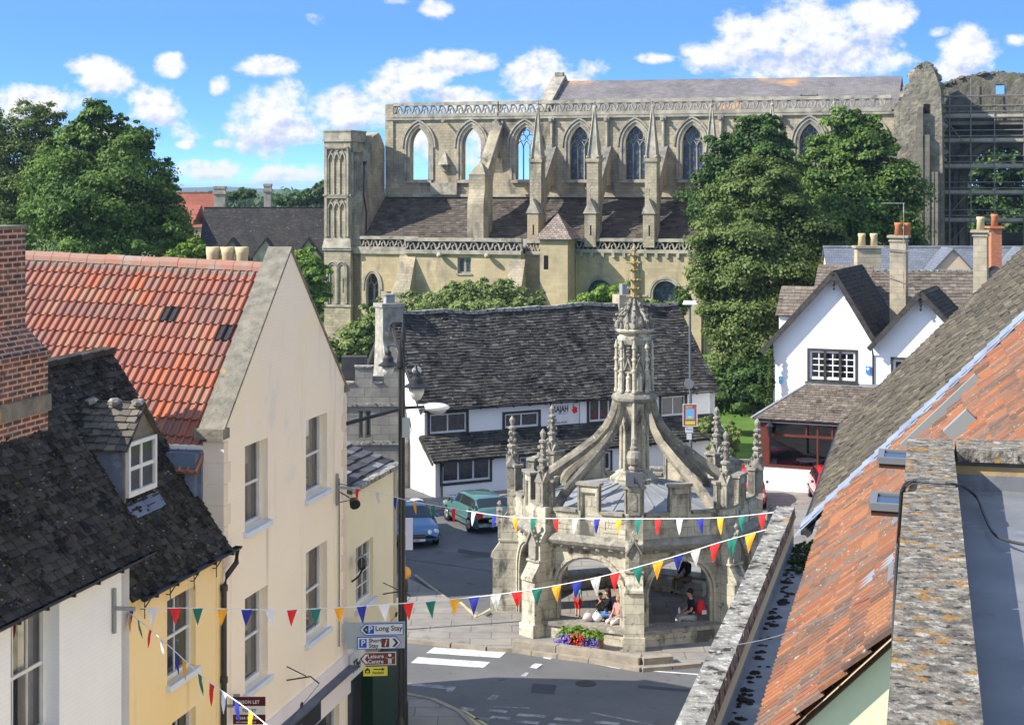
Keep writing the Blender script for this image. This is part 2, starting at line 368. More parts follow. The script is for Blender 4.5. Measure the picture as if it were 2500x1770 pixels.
m_brick = mat('old_red_brick', (.20, .075, .045), tile=None, c2=(.085, .05, .04), sc=4.5, bump=.6, bsc=10, brick=(.29, .094, (3.0, 4.6, 5.4), .02, .4), spots=[((.05, .042, .038), 2.2, .6, .72), ((.3, .27, .2), 3, .66, .74)], bdist=.02)
m_brick_or = mat('orange_brick', (.50, .17, .08), (.42, .14, .07), sc=3, brick=(.24, .08, (.9, 1.4, 1.8), .01, .12))
m_chim = mat('stone_chimney', (.44, .38, .27), (.32, .28, .21), sc=1.2, bump=.4, bsc=6, brick=(.6, .3, (.7, .68, .64), .01, .08), spots=[((.2, .19, .17), 1.4, .6, .75)])
m_pot_cream = mat('buff_pot', (.6, .48, .27), (.5, .4, .24), sc=4)
m_pot_red = mat('terracotta_pot', (.48, .17, .07), (.4, .16, .08), sc=4)
m_asphalt = mat('asphalt', (.135, .134, .132), (.11, .11, .11), sc=.5, bump=.25, bsc=30, rough=.85, spots=[((.15, .15, .15), .25, .56, .72, (1, .4, 1)), ((.065, .066, .07), .9, .66, .69), ((.085, .086, .09), 3.5, .6, .72)])
m_lane = mat('worn_asphalt', (.15, .15, .15), (.11, .11, .112), sc=.6, bump=.25, bsc=25, spots=[((.08, .08, .08), .5, .6, .66)])
m_paving = mat('stone_paving', (.27, .25, .22), (.20, .188, .17), sc=.9, bump=.3, bsc=10, brick=(1.3, .75, (.62, .6, .58), .02, .07), spots=[((.14, .133, .125), 1.3, .58, .75), ((.30, .27, .22), .5, .58, .7)])
m_kerb = mat('kerb_stone', (.34, .29, .22), (.22, .195, .16), sc=2.4, bump=.5, bsc=10)
m_paint = mat('road_paint', (.62, .62, .6), (.40, .40, .39), sc=3.5, sharp=(.42, .62), spots=[((.2, .2, .2), 5, .6, .68)])
m_paint_worn = mat('worn_road_paint', (.36, .36, .36), (.15, .15, .155), sc=3.0, sharp=(.4, .6))
m_paint_y = mat('yellow_road_paint', (.52, .45, .22), (.4, .36, .22), sc=4)
m_grass = mat('lawn_grass', (.10, .19, .028), (.065, .13, .02), sc=.7, bump=.6, bsc=20)
m_field = mat('meadow', (.10, .14, .05), (.16, .17, .08), sc=.004, sharp=(.45, .55))
m_bark = mat('bark', (.12, .095, .07), (.07, .055, .04), sc=4, bump=.8, bsc=12)
m_red_t = mat('red_timber', (.13, .034, .02), (.10, .026, .017), sc=3, rough=.5)
m_glass = glass_mat('window_glass', .7, .03, .10)
m_glass_dk = mat('leaded_glass', (.02, .022, .025), (.05, .055, .06), sc=5, rough=.12, spec=.8)
m_abbey_glass = mat('abbey_glass', (.02, .024, .03), (.1, .12, .15), sc=3.0, rough=.3, spec=.6, sharp=(.5, .7), brick=(.12, .12, (2.2, 2.4, 2.8), .012, .3))
m_green_p = mat('dark_green_paint', (.008, .035, .022), rough=.5)
m_skin = mat('skin', (.5, .28, .19), rough=.6)
m_scaf = mat('scaffold_tube', (.25, .25, .25), (.16, .14, .12), sc=2, rough=.5, metal=.4)
m_board = mat('scaffold_board', (.42, .38, .3), (.3, .27, .22), sc=2)
m_flyer = mat('weathered_slab', (.22, .205, .17), (.12, .113, .098), sc=2, bump=.6, bsc=8, spots=[((.33, .31, .26), 3, .6, .7)])
m_cord = mat('white_cord', (.75, .75, .73))
m_moss = mat('moss', (.02, .017, .012), (.06, .05, .035), sc=20, bump=1, bsc=30)
m_cable = mat('black_cable', (.03, .03, .035), (.05, .05, .05), rough=.5)
# ---------------------------------------------------------------- windows
def window(parent, fr, a0, a1, b0, b1, depth=.14, nx=1, ny=1, fw=.06, bw=.025, sash=False, curtain=0, sill=True,
           mf=None, mg=None, c=0.0, arched=0.0, sw=.08, label=None, curt_m=None, sill_m=None, back=True):
    mf = mf or m_wood_w; mg = mg or m_glass
    f = fr.at(a0, b0, c-depth); w = a1-a0; h = b1-b0; mb = MB(); t = .05
    mb.box(f, 0, fw, 0, h, -t, .03); mb.box(f, w-fw, w, 0, h, -t, .03); mb.box(f, fw, w-fw, h-fw, h, -t, .03); mb.box(f, fw, w-fw, 0, fw*1.3, -t, .035)
    zs = [fw, h-fw]
    if sash:
        mb.box(f, fw, w-fw, h*.48, h*.48+.055, -t, .01)
    for i in range(1, nx):
        x = fw+(w-2*fw)*i/nx; mb.box(f, x-bw/2, x+bw/2, fw, h-fw, -t*.8, -.005)
    for j in range(1, ny):
        if sash and abs(j/ny-.5) < .01: continue
        y = fw+(h-2*fw)*j/ny; mb.box(f, fw, w-fw, y-bw/2, y+bw/2, -t*.8+.001, -.007)
    win = mb.build('window', mf, parent)
    if label: win['label'] = label
    mb = MB(); mb.poly([f(fw*.6, fw*.6, -.03), f(w-fw*.6, fw*.6, -.03), f(w-fw*.6, h-fw*.6, -.03), f(fw*.6, h-fw*.6, -.03)])
    mb.build('pane', mg, win)
    if curtain:
        mb = MB()
        for s in ((0, 1) if curtain == 2 else (0,)):
            n = 9; cw = w*.36
            xs = [(w-cw)*(1-s)+cw*k/n for k in range(n+1)]
            for k in range(n):
                z0 = -.16-.03*(k % 2); z1 = -.16-.03*((k+1) % 2)
                mb.poly([f(xs[k], .03, z0), f(xs[k+1], .03, z1), f(xs[k+1], h-.03, z1), f(xs[k], h-.03, z0)])
        mb.build('curtain', curt_m or m_curtain, win)
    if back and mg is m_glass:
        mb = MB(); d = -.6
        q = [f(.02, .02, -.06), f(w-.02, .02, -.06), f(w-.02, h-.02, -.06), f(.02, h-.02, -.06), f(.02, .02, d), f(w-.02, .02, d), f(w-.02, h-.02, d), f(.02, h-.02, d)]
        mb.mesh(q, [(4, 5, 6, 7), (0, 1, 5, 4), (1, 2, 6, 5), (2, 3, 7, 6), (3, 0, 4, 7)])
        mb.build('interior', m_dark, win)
    if sill:
        mb = MB(); g = fr.at(a0, b0, c); mb.box(g, -sw, w+sw, -.12, -.005, -depth-.02, .1)
        mb.build('sill', sill_m or m_trim_blue, win)
    return win

def gable_roof(parent, fr, a0, a1, ze, aa, za, c0, c1, m, tw=.28, e=.22, th=.03, skip=()):
    """fr faces the gable; slopes from eaves a0,a1 (height ze) to ridge aa,za; c0 back, c1 front"""
    for side in (0, 1):
        if side in skip: continue
        run = (aa-a0) if side == 0 else (a1-aa); rise = za-ze; L = math.hypot(run, rise)
        v = (fr.u*(run if side == 0 else -run)+fr.v*rise).normalized()
        ax = fr.n if side == 0 else -fr.n
        o = fr(a0, ze, c0) if side == 0 else fr(a1, ze, c1)
        f = Fr(o, ax.cross(v), v, ax); mb = MB()
        slates(mb, f, abs(c1-c0), L, tw=tw, e=e, th=th)
        mb.prism(fr, [(a0, ze-.02), (aa, za-.02), (aa, za-.16), (a0, ze-.16)] if side == 0 else [(a1, ze-.02), (aa, za-.02), (aa, za-.16), (a1, ze-.16)], c0, c1-.01, r=.5)
        mb.build('roof_slope', m, parent)
    mb = MB(); n = max(2, int(abs(c1-c0)/.5))
    for i in range(n):
        x0 = c0+(c1-c0)*i/n; x1 = c0+(c1-c0)*(i+1)/n-.01; z = za+ur(0, .02)
        mb.mesh([fr(aa-.14, z-.1, x0), fr(aa, z+.05, x0), fr(aa+.14, z-.1, x0), fr(aa-.14, z-.1, x1), fr(aa, z+.05, x1), fr(aa+.14, z-.1, x1)], [(0, 1, 4, 3), (1, 2, 5, 4), (0, 2, 1), (3, 4, 5)])
    mb.build('ridge', m, parent)
def gutter(parent, fr, a0, a1, z, c, r=.07, name='gutter', m=None):
    mb = MB(); n = 8; vs = []
    for a in (a0, a1):
        for k in range(n+1):
            t = math.pi*k/n; vs.append(fr(a, z-math.sin(t)*r, c+math.cos(t)*r))
    mb.mesh(vs, [(k, k+1, n+2+k, n+1+k) for k in range(n)]+[tuple(range(n+1)), tuple(range(n+1, 2*n+2))])
    k = int((a1-a0)/.9)
    for i in range(k+1):
        x = a0+(a1-a0)*(i+.5)/(k+1); mb.box(fr, x-.015, x+.015, z-.09, z+.01, c-r-.05, c+r)
    return mb.build(name, m or m_black, parent)

DS = V((.2241, .9746, 0)); LF = Fr((-7.56, 24.2, 0), (.9746, -.2241, 0))
def wpx(fr, x0, x1, yt, yb, c=0.0):
    a0, zt = fr.hit(x0, yt, c); _, zb = fr.hit(x0, yb, c); a1, _ = fr.hit(x1, yt, c); return a0, a1, zb, zt

# ================ cream gabled house
cream = thing('cream_house', 'tall cream rendered house with orange pantile roof and stone-coped gable end', 'house', LF(8.32, 0, 0))
wins = [wpx(LF, 598, 654, 1090, 1298), wpx(LF, 747, 799, 1027, 1219), wpx(LF, 598, 654, 1462, 1690), wpx(LF, 747, 799, 1350, 1570)]
u0, u1 = 8.32, 15.83; um, za, ze = 12.05, 12.78, 9.3
holes = [rect(*w) for w in wins]
FZ = 2.55
holes.append(rect(u0+.5, u1-.5, .5, FZ-.7))
mb = MB(); mb.prism(LF, [(u0, 0), (u0, ze), (um, za), (u1, ze), (u1, 0)], -.35, 0, holes)
mb.box(LF, u0, u0+.3, 0, ze-.3, -9, -.35); mb.box(LF, u1-.3, u1, 0, ze-.3, -9, -.35); mb.prism(LF, [(u0, 0), (u0, ze-.6), (um, za-.5), (u1, ze-.6), (u1, 0)], -9.3, -9)
mb.build('wall', m_cream, cream)
m_q = mat('quoin_render', (.80, .68, .54), (.74, .62, .50), sc=1.2, bump=.1); mbq = MB()
mb = MB()     # quoins on both corners
for k in range(16):
    z = 9.1-k*.42; d = .34 if k % 2 else .2
    if z > 3.2:
        mb.box(LF, u1-d, u1+.012, z-.41, z-.01, -.02, .018); 
    if z > 6.9: mbq.box(LF, u0-.015, u0+d, z-.41, z-.01, -.42, .018)
mb.build('quoins', m_q, cream); mbq.build('quoins', m_q, cream)
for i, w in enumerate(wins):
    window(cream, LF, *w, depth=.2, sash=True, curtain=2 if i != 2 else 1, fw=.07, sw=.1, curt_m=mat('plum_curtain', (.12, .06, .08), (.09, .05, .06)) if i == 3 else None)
# roof
rr = V((.9746, -.2241, 0))
pit = math.atan2(za-.03-8.93, um-8.0)
TZ = lambda v: (v[0], v[1], v[2]-.02-.31*((V(v)-LF.o).dot(LF.n)+9.2)/8.8)
rf = roof_fr(LF(8.0, 8.83, -9.2), -DS, pit); L = math.hypot(za-8.96, um-8.0)
blk = {(24, 13), (25, 13), (22, 10), (23, 10), (24, 10)}
def pan_r(i, j):
    if RN.random() < .012: return 1.0
    return RN.random()*.86
mb = MB(); pantiles(mb, rf, 8.8, L, pitch=.176, e=.435, rad=.032, roll=.05, rfun=pan_r); mb.v = [TZ(v) for v in mb.v]; mb.build('roof_slope', m_pan, cream)
rb = roof_fr(LF(16.1, 8.83, -.4), DS, pit); mb = MB(); mb.poly([rb(0, 0), rb(8.8, 0), rb(8.8, L), rb(0, L)], .3); mb.v = [TZ(v) for v in mb.v]; mb.build('roof_slope', m_pan, cream)
mb = MB(); n = 20
for i in range(n):
    c0 = -9.2+8.8*i/n; c1 = c0+.43; z = za-.06+ur(-.01, .01)
    pr = [(um+math.cos(math.pi*k/6)*.15, z-.12+math.sin(math.pi*k/6)*.2) for k in range(7)]
    mb.prism(LF, pr, c0, c1)
mb.v = [TZ(v) for v in mb.v]; mb.build('ridge', m_ridge, cream)
mb = MB(); mb.prism(LF, [(um-.28, za-.35), (um, za-.06), (um+.28, za-.35)], -9.2, -.4); mb.v = [TZ(v) for v in mb.v]; mb.build('ridge_mortar', m_cement, cream)
mb = MB()
mb.prism(LF, [(u0-.05, ze-.06), (u0-.05, ze+.02), (um, za+.04), (um, za-.04)], -.52, .03)
mb.prism(LF, [(u1+.05, ze-.06), (u1+.05, ze+.02), (um, za+.037), (um, za-.045)], -.5, .028)
mb.box(LF, u0-.14, u0+.2, ze-.14, ze+.06, -.56, .055); mb.box(LF, u1-.15, u1+.14, ze-.12, ze+.06, -.52, .045)
mb.build('coping', m_cement, cream)
mb = MB()     # lead clad gutter box at the near side
mb.box(LF, u0-.1, u0, 6.0, 8.93, -2.4, -.42); mb.box(LF, u0-.3, u0, 8.6, 8.9, -3.2, -.46); mb.box(LF, u0-.22, u0-.1, 6.8, 8.7, -.72, -.50)
mb.build('lead_flashing', m_leadb, cream)
# shop front
mb = MB(); a, zt = LF.hit(845, 1650); 
mb.box(LF, u0+.1, u1-.02, FZ+.03, FZ+.32, 0, .06); mb.box(LF, u0+.1, u1, FZ-.62, FZ-.03, 0, .12)
mb.build('fascia', mat('fascia_paint', (.78, .72, .72)), cream)
mb = MB(); mb.box(LF, u0+.05, u1+.03, FZ-.03, FZ+.03, 0, .28)
mb.build('fascia_lead', m_lead_dark, cream)
window(cream, LF, u0+.5, u1-.5, .5, FZ-.7, nx=5, ny=2, sill=False, label='shop window under the fascia')
mb = MB(); sgf = LF.at(11.2, FZ-.57, .125); mb.box(sgf, 0, 2.4, 0, .42, 0, .03); sb = mb.build('sign_board', m_black, cream)
text('Malmesbury', sgf.at(.3, .22, .035), .17, m_wood_w, sb); text('by the cross', sgf.at(.5, .07, .035), .12, m_wood_w, sb)
mb = MB(); mb.tube([LF(u0+.18, 2, .05), LF(u0+.18, 3.2, .05)], .03); mb.tube([LF(15.2, 3.2, .04), LF(15.2, 7.2, .04)], .014); mb.build('downpipe', m_black_w, cream)
def hanger(px, py, lab):
    a, z = LF.hit(px, py); t = thing('iron_sign_bracket', lab, 'bracket', LF(a, z, 0)); mb = MB()
    mb.tube([LF(a, z, 0), LF(a, z+.12, .55), LF(a, z-.02, .75)], .016); mb.tube([LF(a, z+.3, 0), LF(a, z+.12, .45)], .012); mb.build('arm', m_black, t)
    mb = MB(); mb.tube([LF(a, z-.04, .74), LF(a-.25, z-.55, .35), LF(a-.3, z-.9, .1)], .006)
    mb.lathe(LF(a-.2, z-.45, .42), [(.06, -.01), (.075, 0), (.06, .01)], 10, up=V((1, -.4, 0))); mb.build('stay_wire', m_black, t)
hanger(700, 1660, 'empty black iron sign bracket on cream wall above the shop fascia')
hanger(935, 1450, 'empty black iron sign bracket on the pale narrow house beside the lamp post')
# chimney pots behind the ridge
for i, px in enumerate((520, 555, 590)):
    p = P(px, 625, 40.0)
    t = thing('chimney_pot', ('left-hand', 'middle', 'right-hand')[i]+' one of three buff chimney pots behind the orange ridge', 'chimney pot', p+V((0, 0, -.9)), 'buff pots behind the pantile ridge')
    mb = MB(); mb.lathe(p+V((0, 0, -.9)), [(.17, 0), (.155, .9), (.17, .95), (.17, 1.12), (.13, 1.12), (.12, .8)], 14); mb.build('pot', m_pot_cream, t, True)
t = thing('chimney_stack', 'low stone stack carrying three buff pots, hidden behind the orange ridge', 'chimney', P(555, 700, 40)); mb = MB()
mb.box(XY(P(555, 700, 40)), -.65, .65, -1.6, -.02+(P(0, 625, 40)-P(0, 700, 40)).z-.88, -.35, .35); mb.build('stack', m_chim, t)

def mossy(fr, w, l, n, parent):
    for nm, m_, k, r0, r1 in (('moss', m_moss, n, .02, .07), ('lichen', mat('pale_lichen', (.26, .25, .2), (.16, .16, .13), sc=20), n//4, .012, .03)):
        mb = MB()
        for i in range(k):
            r = ur(r0, r1); c = fr(ur(.1, w-.1), ur(.05, l-.05), .035); mb.ball(c, r, r, r*.55, 6, 3, jit=.4)
        tag(mb.build(nm, m_, parent), kind='stuff')
# ================ yellow house
yel = thing('yellow_house', 'ochre yellow rendered house with black stone-slate roof and one dormer', 'house', LF(4.06, 0, 0))
yw = wpx(LF, 408, 478, 1467, 1672, -.02); yw2 = wpx(LF, 420, 478, 1765, 1950, -.02)
mb = MB(); mb.prism(LF, [(3.9, 0), (3.9, 7.05), (8.32, 7.05), (8.32, 0)], -.35, -.02, [rect(*yw), rect(*yw2)])
mb.prism(Fr(LF(8.3, 0, 0), DS), [(0, 0), (0, 7.0), (2.45, 10.7), (4.9, 7.0), (4.9, 0)], -.3, -.02); mb.box(LF, 4.1, 8.3, 0, 7, -5.2, -4.9)
mb.build('wall', m_yellow, yel)
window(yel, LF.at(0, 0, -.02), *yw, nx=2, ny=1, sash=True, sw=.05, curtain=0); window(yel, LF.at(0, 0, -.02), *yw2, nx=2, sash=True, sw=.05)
pit = math.atan2(3.85, 2.6)
rf = roof_fr(LF(4.15-.1, 7.0, .16), LF.n, pit)
mb = MB(); slates(mb, rf, 4.3, 4.62, tw=.2, e=.13, th=.03, jit=.45); mb.build('roof_slope', m_slate_blk, yel); mossy(rf, 4.3, 4.6, 520, yel)
rf = roof_fr(LF(8.3, 7.0, -5.1), -LF.n, pit); mb = MB(); mb.poly([rf(0, 0), rf(4.2, 0), rf(4.2, 4.62), rf(0, 4.62)]); mb.build('roof_slope', m_slate_blk, yel)
mb = MB(); 
for i in range(9): mb.prism(LF, [(4.1+i*.47, 10.78+ur(0, .02)), (4.55+i*.47, 10.8), (4.55+i*.47, 10.92), (4.1+i*.47, 10.9)], -2.6, -2.3)
mb.build('ridge', m_slate_blk, yel)
gutter(yel, LF, 4.3, 8.55, 7.02, .24, .075)
for k in range(4):
    mb = MB(); a = 4.7+k*1.05; mb.tube([LF(a, 6.95, .2), LF(a, 6.72, .05), LF(a, 6.72, -.05)], .012); mb.tube([LF(a, 6.9, .06), LF(a, 6.55, .06)], .010); mb.build('gutter_bracket', m_black, yel)
mb = MB(); mb.tube([LF(8.45, 6.95, .24), LF(8.42, 6.72, .24), LF(8.3, 6.5, .1), LF(8.2, 6.3, .07), LF(8.2, 0, .07)], .055, 8)
for z in (6.2, 4.4, 2.6): mb.lathe(LF(8.2, z, .07), [(.075, 0), (.075, .12)], 8)
mb.build('downpipe', m_black, yel)
# dormer
dz = LF.at(0, 0, -.72)
a0, zt = LF.hit(309, 1082, -.72); a1, _ = LF.hit(378, 1070, -.72); _, zb = LF.hit(312, 1215, -.72)
a1 = max(a1, a0+.95); dm = (a0+a1)/2
print('dormer', a0, a1, zb, zt)
dt = MB(); dt.prism(LF, [(a0-.04, zt), (dm, zt+.62), (a1+.04, zt)], -.78, -.74)
dt.box(LF, a0-.04, a0+.02, zb-.1, zt+.02, -2.2, -.74); dt.box(LF, a1-.02, a1+.04, zb-.1, zt+.02, -2.2, -.74)
dor = dt.build('dormer', m_cement, yel)
mb = MB(); mb.box(LF, a0-.055, a0-.04, zb-.1, zt+.02, -2.2, -.78); mb.box(LF, a1+.04, a1+.055, zb-.1, zt, -2.2, -.78); 
for s_ in (0,): q0 = -.74; mb.mesh([LF(a0-.05, zb-.1, q0+.02), LF(a1+.12, zb-.1, q0+.02), LF(a1+.12, zb-.36, q0+.21), LF(a0-.05, zb-.36, q0+.21), LF(a0-.05, zb-.16, q0), LF(a1+.12, zb-.16, q0)], [(0, 1, 2, 3), (0, 4, 5, 1)])
mb.build('lead_cheek', m_leadb, dor)
mb = MB()
for s in (0, 1):
    run, rise = dm-a0+.22, .78; Lr = math.hypot(run, rise)
    v = (LF.u*(run if s == 0 else -run)+Z*rise).normalized(); ax = LF.n if s == 0 else -LF.n
    o = LF(a0-.2, zt-.12, -2.9) if s == 0 else LF(a1+.2, zt-.12, -.62)
    slates(mb, Fr(o, ax.cross(v), v, ax), 2.28, Lr, tw=.2, e=.15, th=.035)
mb.build('dormer_roof', mat('mossy_slate', (.1, .09, .075), tile=[(.07, .065, .055), (.15, .135, .11), (.1, .09, .08), (.2, .18, .14)], bump=.6, bsc=12, spots=[((.03, .03, .03), 3, .55, .65)]), dor)
mb = MB(); 
for k in range(5): mb.ball(LF(dm, zt+.66, -2.75+k*.47+.1), .13, .24, .075, 8, 5, jit=.15)
mb.build('dormer_ridge', mat('lichened_ridge', (.3, .29, .26), (.1, .1, .09), sc=6, bump=1, spots=[((.62, .6, .5), 5, .58, .62)]), dor)
window(dor, dz, a0+.0, a1, zb, zt, depth=-.02, nx=2, ny=2, fw=.075, bw=.07, sill=False)

# ================ white brick house
wh = thing('white_house', 'white painted brick house with black stone-slate roof, nearest on the left', 'house', LF(0, 0, 0))
WFr = LF.at(0, 0, .10)
ww = wpx(WFr, 26, 145, 1500, 1860); 
mb = MB(); aw0, aw1, bz0, bz1 = ww
arc = [(aw0, bz0), (aw0, bz1-.12)]+[(aw0+(aw1-aw0)*k/8, bz1-.12+.12*math.sin(math.pi*k/8)) for k in range(1, 8)]+[(aw1, bz1-.12), (aw1, bz0)]
mb.prism(WFr, [(-4, 0), (-4, 7.85), (4.02, 7.85), (4.02, 0)], -.4, 0, [arc]); mb.prism(Fr(WFr(4.02, 0, 0), DS), [(0, 0), (0, 7.85), (2.2, 10.9), (4.4, 7.85), (4.4, 0)], -.3, 0)
mb.build('wall', m_wbrick, wh)
mb = MB(); mb.box(WFr, aw0-.02, aw1+.04, bz0-.13, bz0, -.2, .08); sill_ = mb
w_ = window(wh, WFr, *ww, depth=.26, nx=3, sash=True, curtain=2, fw=.09, sill=False)
# uneven panes: margin lights
sill_.build('sill', m_wood_w, w_)
pit = math.radians(56); rf = roof_fr(LF(-4, 7.83, .40), LF.n, pit)
mb = MB(); slates(mb, rf, 8.15, 4.1, tw=.21, e=.14, th=.03, jit=.35); mb.build('roof_slope', m_slate_blk, wh); mossy(rf, 8.1, 4.0, 700, wh)
gutter(wh, LF, -4, 4.2, 7.86, .44, .08)
rz = 7.83+4.1*math.sin(pit); rc = .40-4.1*math.cos(pit)
mb = MB(); mb.prism(LF, [(-4, rz-.1), (4.1, rz-.1), (4.1, rz+.06), (-4, rz+.06)], rc-.3, rc+.05); mb.prism(LF, [(-4, rz), (4.1, rz), (4.1, 8), (-4, 8)], rc-1.9, rc-1.8); mb.build('ridge', m_slate_blk, wh)
# chimney of the white house (a part of it)
cc = -1.05
b0, zb_ = LF.hit(9, 985, cc); b1, _ = LF.hit(117, 960, cc); _, zsh = LF.hit(9, 875, cc); t0, _ = LF.hit(-40, 700, cc-.25); t1, _ = LF.hit(62, 700, cc-.25); _, ztop = LF.hit(30, 553, cc-.25)
print('chim', b0, b1, zb_, zsh, t0, t1, ztop)
b0 -= .75
mb = MB(); mb.box(LF, b0, b1, zb_-1.5, zsh, cc-1.0, cc)
tw_ = t1-t0
q = [LF(b0, zsh, cc-1), LF(b1, zsh, cc-1), LF(b1, zsh, cc), LF(b0, zsh, cc), LF(t0, zsh+.42, cc-.9), LF(t1, zsh+.42, cc-.9), LF(t1, zsh+.42, cc-.25), LF(t0, zsh+.42, cc-.25)]
mb.mesh(q, [(0, 1, 2, 3), (4, 7, 6, 5), (0, 4, 5, 1), (1, 5, 6, 2), (2, 6, 7, 3), (3, 7, 4, 0)])
mb.box(LF, t0, t1, zsh+.42, ztop-.05, cc-.9, cc-.25); mb.box(LF, b0-.03, b1+.04, zsh-.09, zsh+.0, cc-1.03, cc+.04)
ch = mb.build('chimney', m_brick, wh)
mb = MB(); mb.box(LF, b0-.05, b1+.05, zb_-.3, zb_-.02, cc-1.05, cc+.04); mb.build('mortar_skirt', m_cement, ch); mb = MB(); mb.box(LF, t0-.02, t1+.02, ztop-.05, ztop+.01, cc-.92, cc-.23); mb.build('chimney_cap', m_cement, ch)

# ================ small pale house
sm = thing('narrow_house', 'pale cream two-storey house with low slate roof beside the lamp post', 'house', LF(15.84, 0, 0))
sw_ = wpx(LF, 869, 911, 1337, 1488)
mb = MB(); mb.prism(LF, [(15.84, 0), (15.84, 6.72), (20, 6.72), (20, 0)], -.3, 0, [rect(*sw_), rect(16.3, 19.3, .3, 2.6)])
mb.prism(Fr(LF(20, 0, 0), DS), [(0, 0), (0, 6.72), (3.0, 7.6), (6, 6.7), (6, 0)], -.3, 0)
mb.build('wall', m_cream2, sm)
window(sm, LF, *sw_, depth=.12, nx=3, ny=4, sash=True, fw=.08, curtain=1)
pit = math.atan2(1.0, 3.0); rf = roof_fr(LF(15.86, 6.72, .12), LF.n, pit); mb = MB(); slates(mb, rf, 4.25, 3.3, tw=.45, e=.3, th=.04)
mb.build('roof_slope', mat('pale_lead_slate', (.1, .1, .11), tile=[(.03, .03, .03), (.09, .09, .1), (.05, .05, .05), (.3, .3, .31)], bump=.5), sm)
rf = roof_fr(LF(20.0, 6.72, -6.0), -LF.n, pit); mb = MB(); mb.poly([rf(0, 0), rf(4.1, 0), rf(4.1, 3.2), rf(0, 3.2)]); mb.build('roof_slope', m_slate_far, sm)
mb = MB(); 
for k in range(7): mb.box(LF, 15.9+k*.6, 16.47+k*.6, 6.70, 6.80+ur(0, .02), -.1, .17)
mb.build('eaves_slabs', m_coping2, sm)
mb = MB(); mb.box(LF, 17.0, 19.35, .05, 2.2, .0, .3); mb.build('door_surround', m_green_p, sm)
mb = MB(); mb.box(LF, 15.95, 17.0, .3, 2.55, -.1, .03); mb.build('shop_glazing', m_glass_dk, sm)
mb = MB(); mb.box(LF, 19.4, 19.95, 0, 3.1, 0, .2); mb.build('pilaster', m_cream2, sm)
mb = MB(); mb.box(LF, 15.85, 16.95, 2.2, 2.8, 0, .12); fb = mb.build('name_fascia', m_wood_w, sm); text('The', LF.at(15.9, 2.35, .13), .4, m_black, fb, shear=.4)

# ================ battlemented stone building
ct = thing('battlemented_building', 'grey ashlar stone building with battlements behind the narrow house', 'building', (-7, 70, 0))
CF = Fr((-4.64, 70, 0), (.05, -1, 0)); q = lambda px, py, c=0: CF.hit(px, py, c)
zm = q(900, 898)[1]; zc = q(900, 936)[1]
xs = [q(px, 900)[0] for px in (852, 867, 909, 937, 984)]
top = [(-16, zc), (xs[1], zc), (xs[1], zm), (xs[2], zm), (xs[2], zc), (xs[3], zc), (xs[3], zm), (xs[4], zm)]
wl = wpx(CF, 876, 886, 1003, 1068); wr = wpx(CF, 892, 905, 1003, 1068)
mb = MB(); mb.prism(CF, [(-16, 0)]+top+[(xs[4], 0)], -.5, 0, [rect(*wl), rect(*wr)])
mb.box(CF, xs[4]-.5, xs[4], 0, zc, -2.5, -.5); mb.box(CF, -16, xs[4], 0, zc, -3, -2.5); mb.box(CF, -16, -15.5, 0, zc, -2.5, -.5)
mb.build('wall', mat('grey_ashlar', (.32, .30, .26), (.22, .21, .185), sc=.8, bump=.5, bsc=5, brick=(.7, .4, (.6, .6, .6), .012, .12), spots=[((.1, .1, .1), 1, .6, .75)]), ct)
mb = MB(); mb.box(CF, -15.6, xs[4]-.4, zc-.9, zc-.7, -2.6, -.4); mb.build('roof', m_lead, ct)
mb = MB(); mb.box(CF, xs[1]-.04, xs[2]+.04, zm, zm+.07, -.55, .05); mb.box(CF, xs[3]-.04, xs[4]+.04, zm, zm+.07, -.55, .05); mb.box(CF, -16, xs[1]-.04, zc, zc+.05, -.55, .05); mb.box(CF, xs[2]+.04, xs[3]-.04, zc, zc+.05, -.55, .05)
z2 = q(900, 992)[1]; mb.box(CF, -16, xs[4]+.03, z2, z2+.12, 0, .08); z3 = q(900, 1080)[1]; mb.box(CF, -16, xs[4]+.03, z3-.1, z3+.05, 0, .08); mb.build('coping', m_coping2, ct)
for k, w in enumerate((wl, wr)): window(ct, CF, *w, depth=.2, sill=False, mf=m_abbey_trim, mg=m_glass_dk)
mb = MB(); x_, zz = q(840, 870, -2); mb.box(CF, x_-.1, x_+1.0, zc-1, zz, -2.4, -1.7); mb.build('chimney', mat('sooty_stone', (.07, .07, .07), (.04, .04, .04)), ct)
# ================ long white inn with stone roof
raj = thing('restaurant_building', 'long white restaurant building with big dark stone-slate roof and lean-to roof below', 'building', (-3.49, 74.7, 0))
RF = Fr((-3.49, 74.7, 0), (.463, -.886, 0)); M1 = RF.at(0, 0, -1.2)
upw = [wpx(M1, 1049, 1138, 1012, 1062), wpx(M1, 1232, 1314, 1011, 1056), wpx(M1, 1438, 1512, 975, 1030), wpx(M1, 1614, 1672, 969, 1022)]
low = [wpx(RF, 1079, 1196, 1124, 1180), wpx(RF, 1268, 1306, 1116, 1160), wpx(RF, 1456, 1490, 1105, 1150)]
W_ = 16.2
def up_(w): return (w[0], w[1], max(w[2], 2.72), min(w[3], 3.86))
upw = [up_(w) for w in upw]
low = [(w[0], w[1], w[2], min(w[3], 1.62)) for w in low]
mb = MB(); mb.prism(M1, [(0, 0), (0, 4.0), (W_, 4.0), (W_, 0)], -.3, 0, [rect(*w) for w in upw])
mb.prism(RF, [(0, 0), (0, 1.72), (W_, 1.72), (W_, 0)], -.3, 0, [rect(*w) for w in low]+[rect(6.6, 7.5, .02, 1.6)])
EL = Fr(RF(0, 0, 0), -RF.u)      # left end wall; its u axis = +n of RF... 
gp = [(-8.4, 0), (-8.4, 4.0), (-4.83, 7.85), (-1.2, 4.0), (-1.2, 2.66), (0, 1.72), (0, 0)]
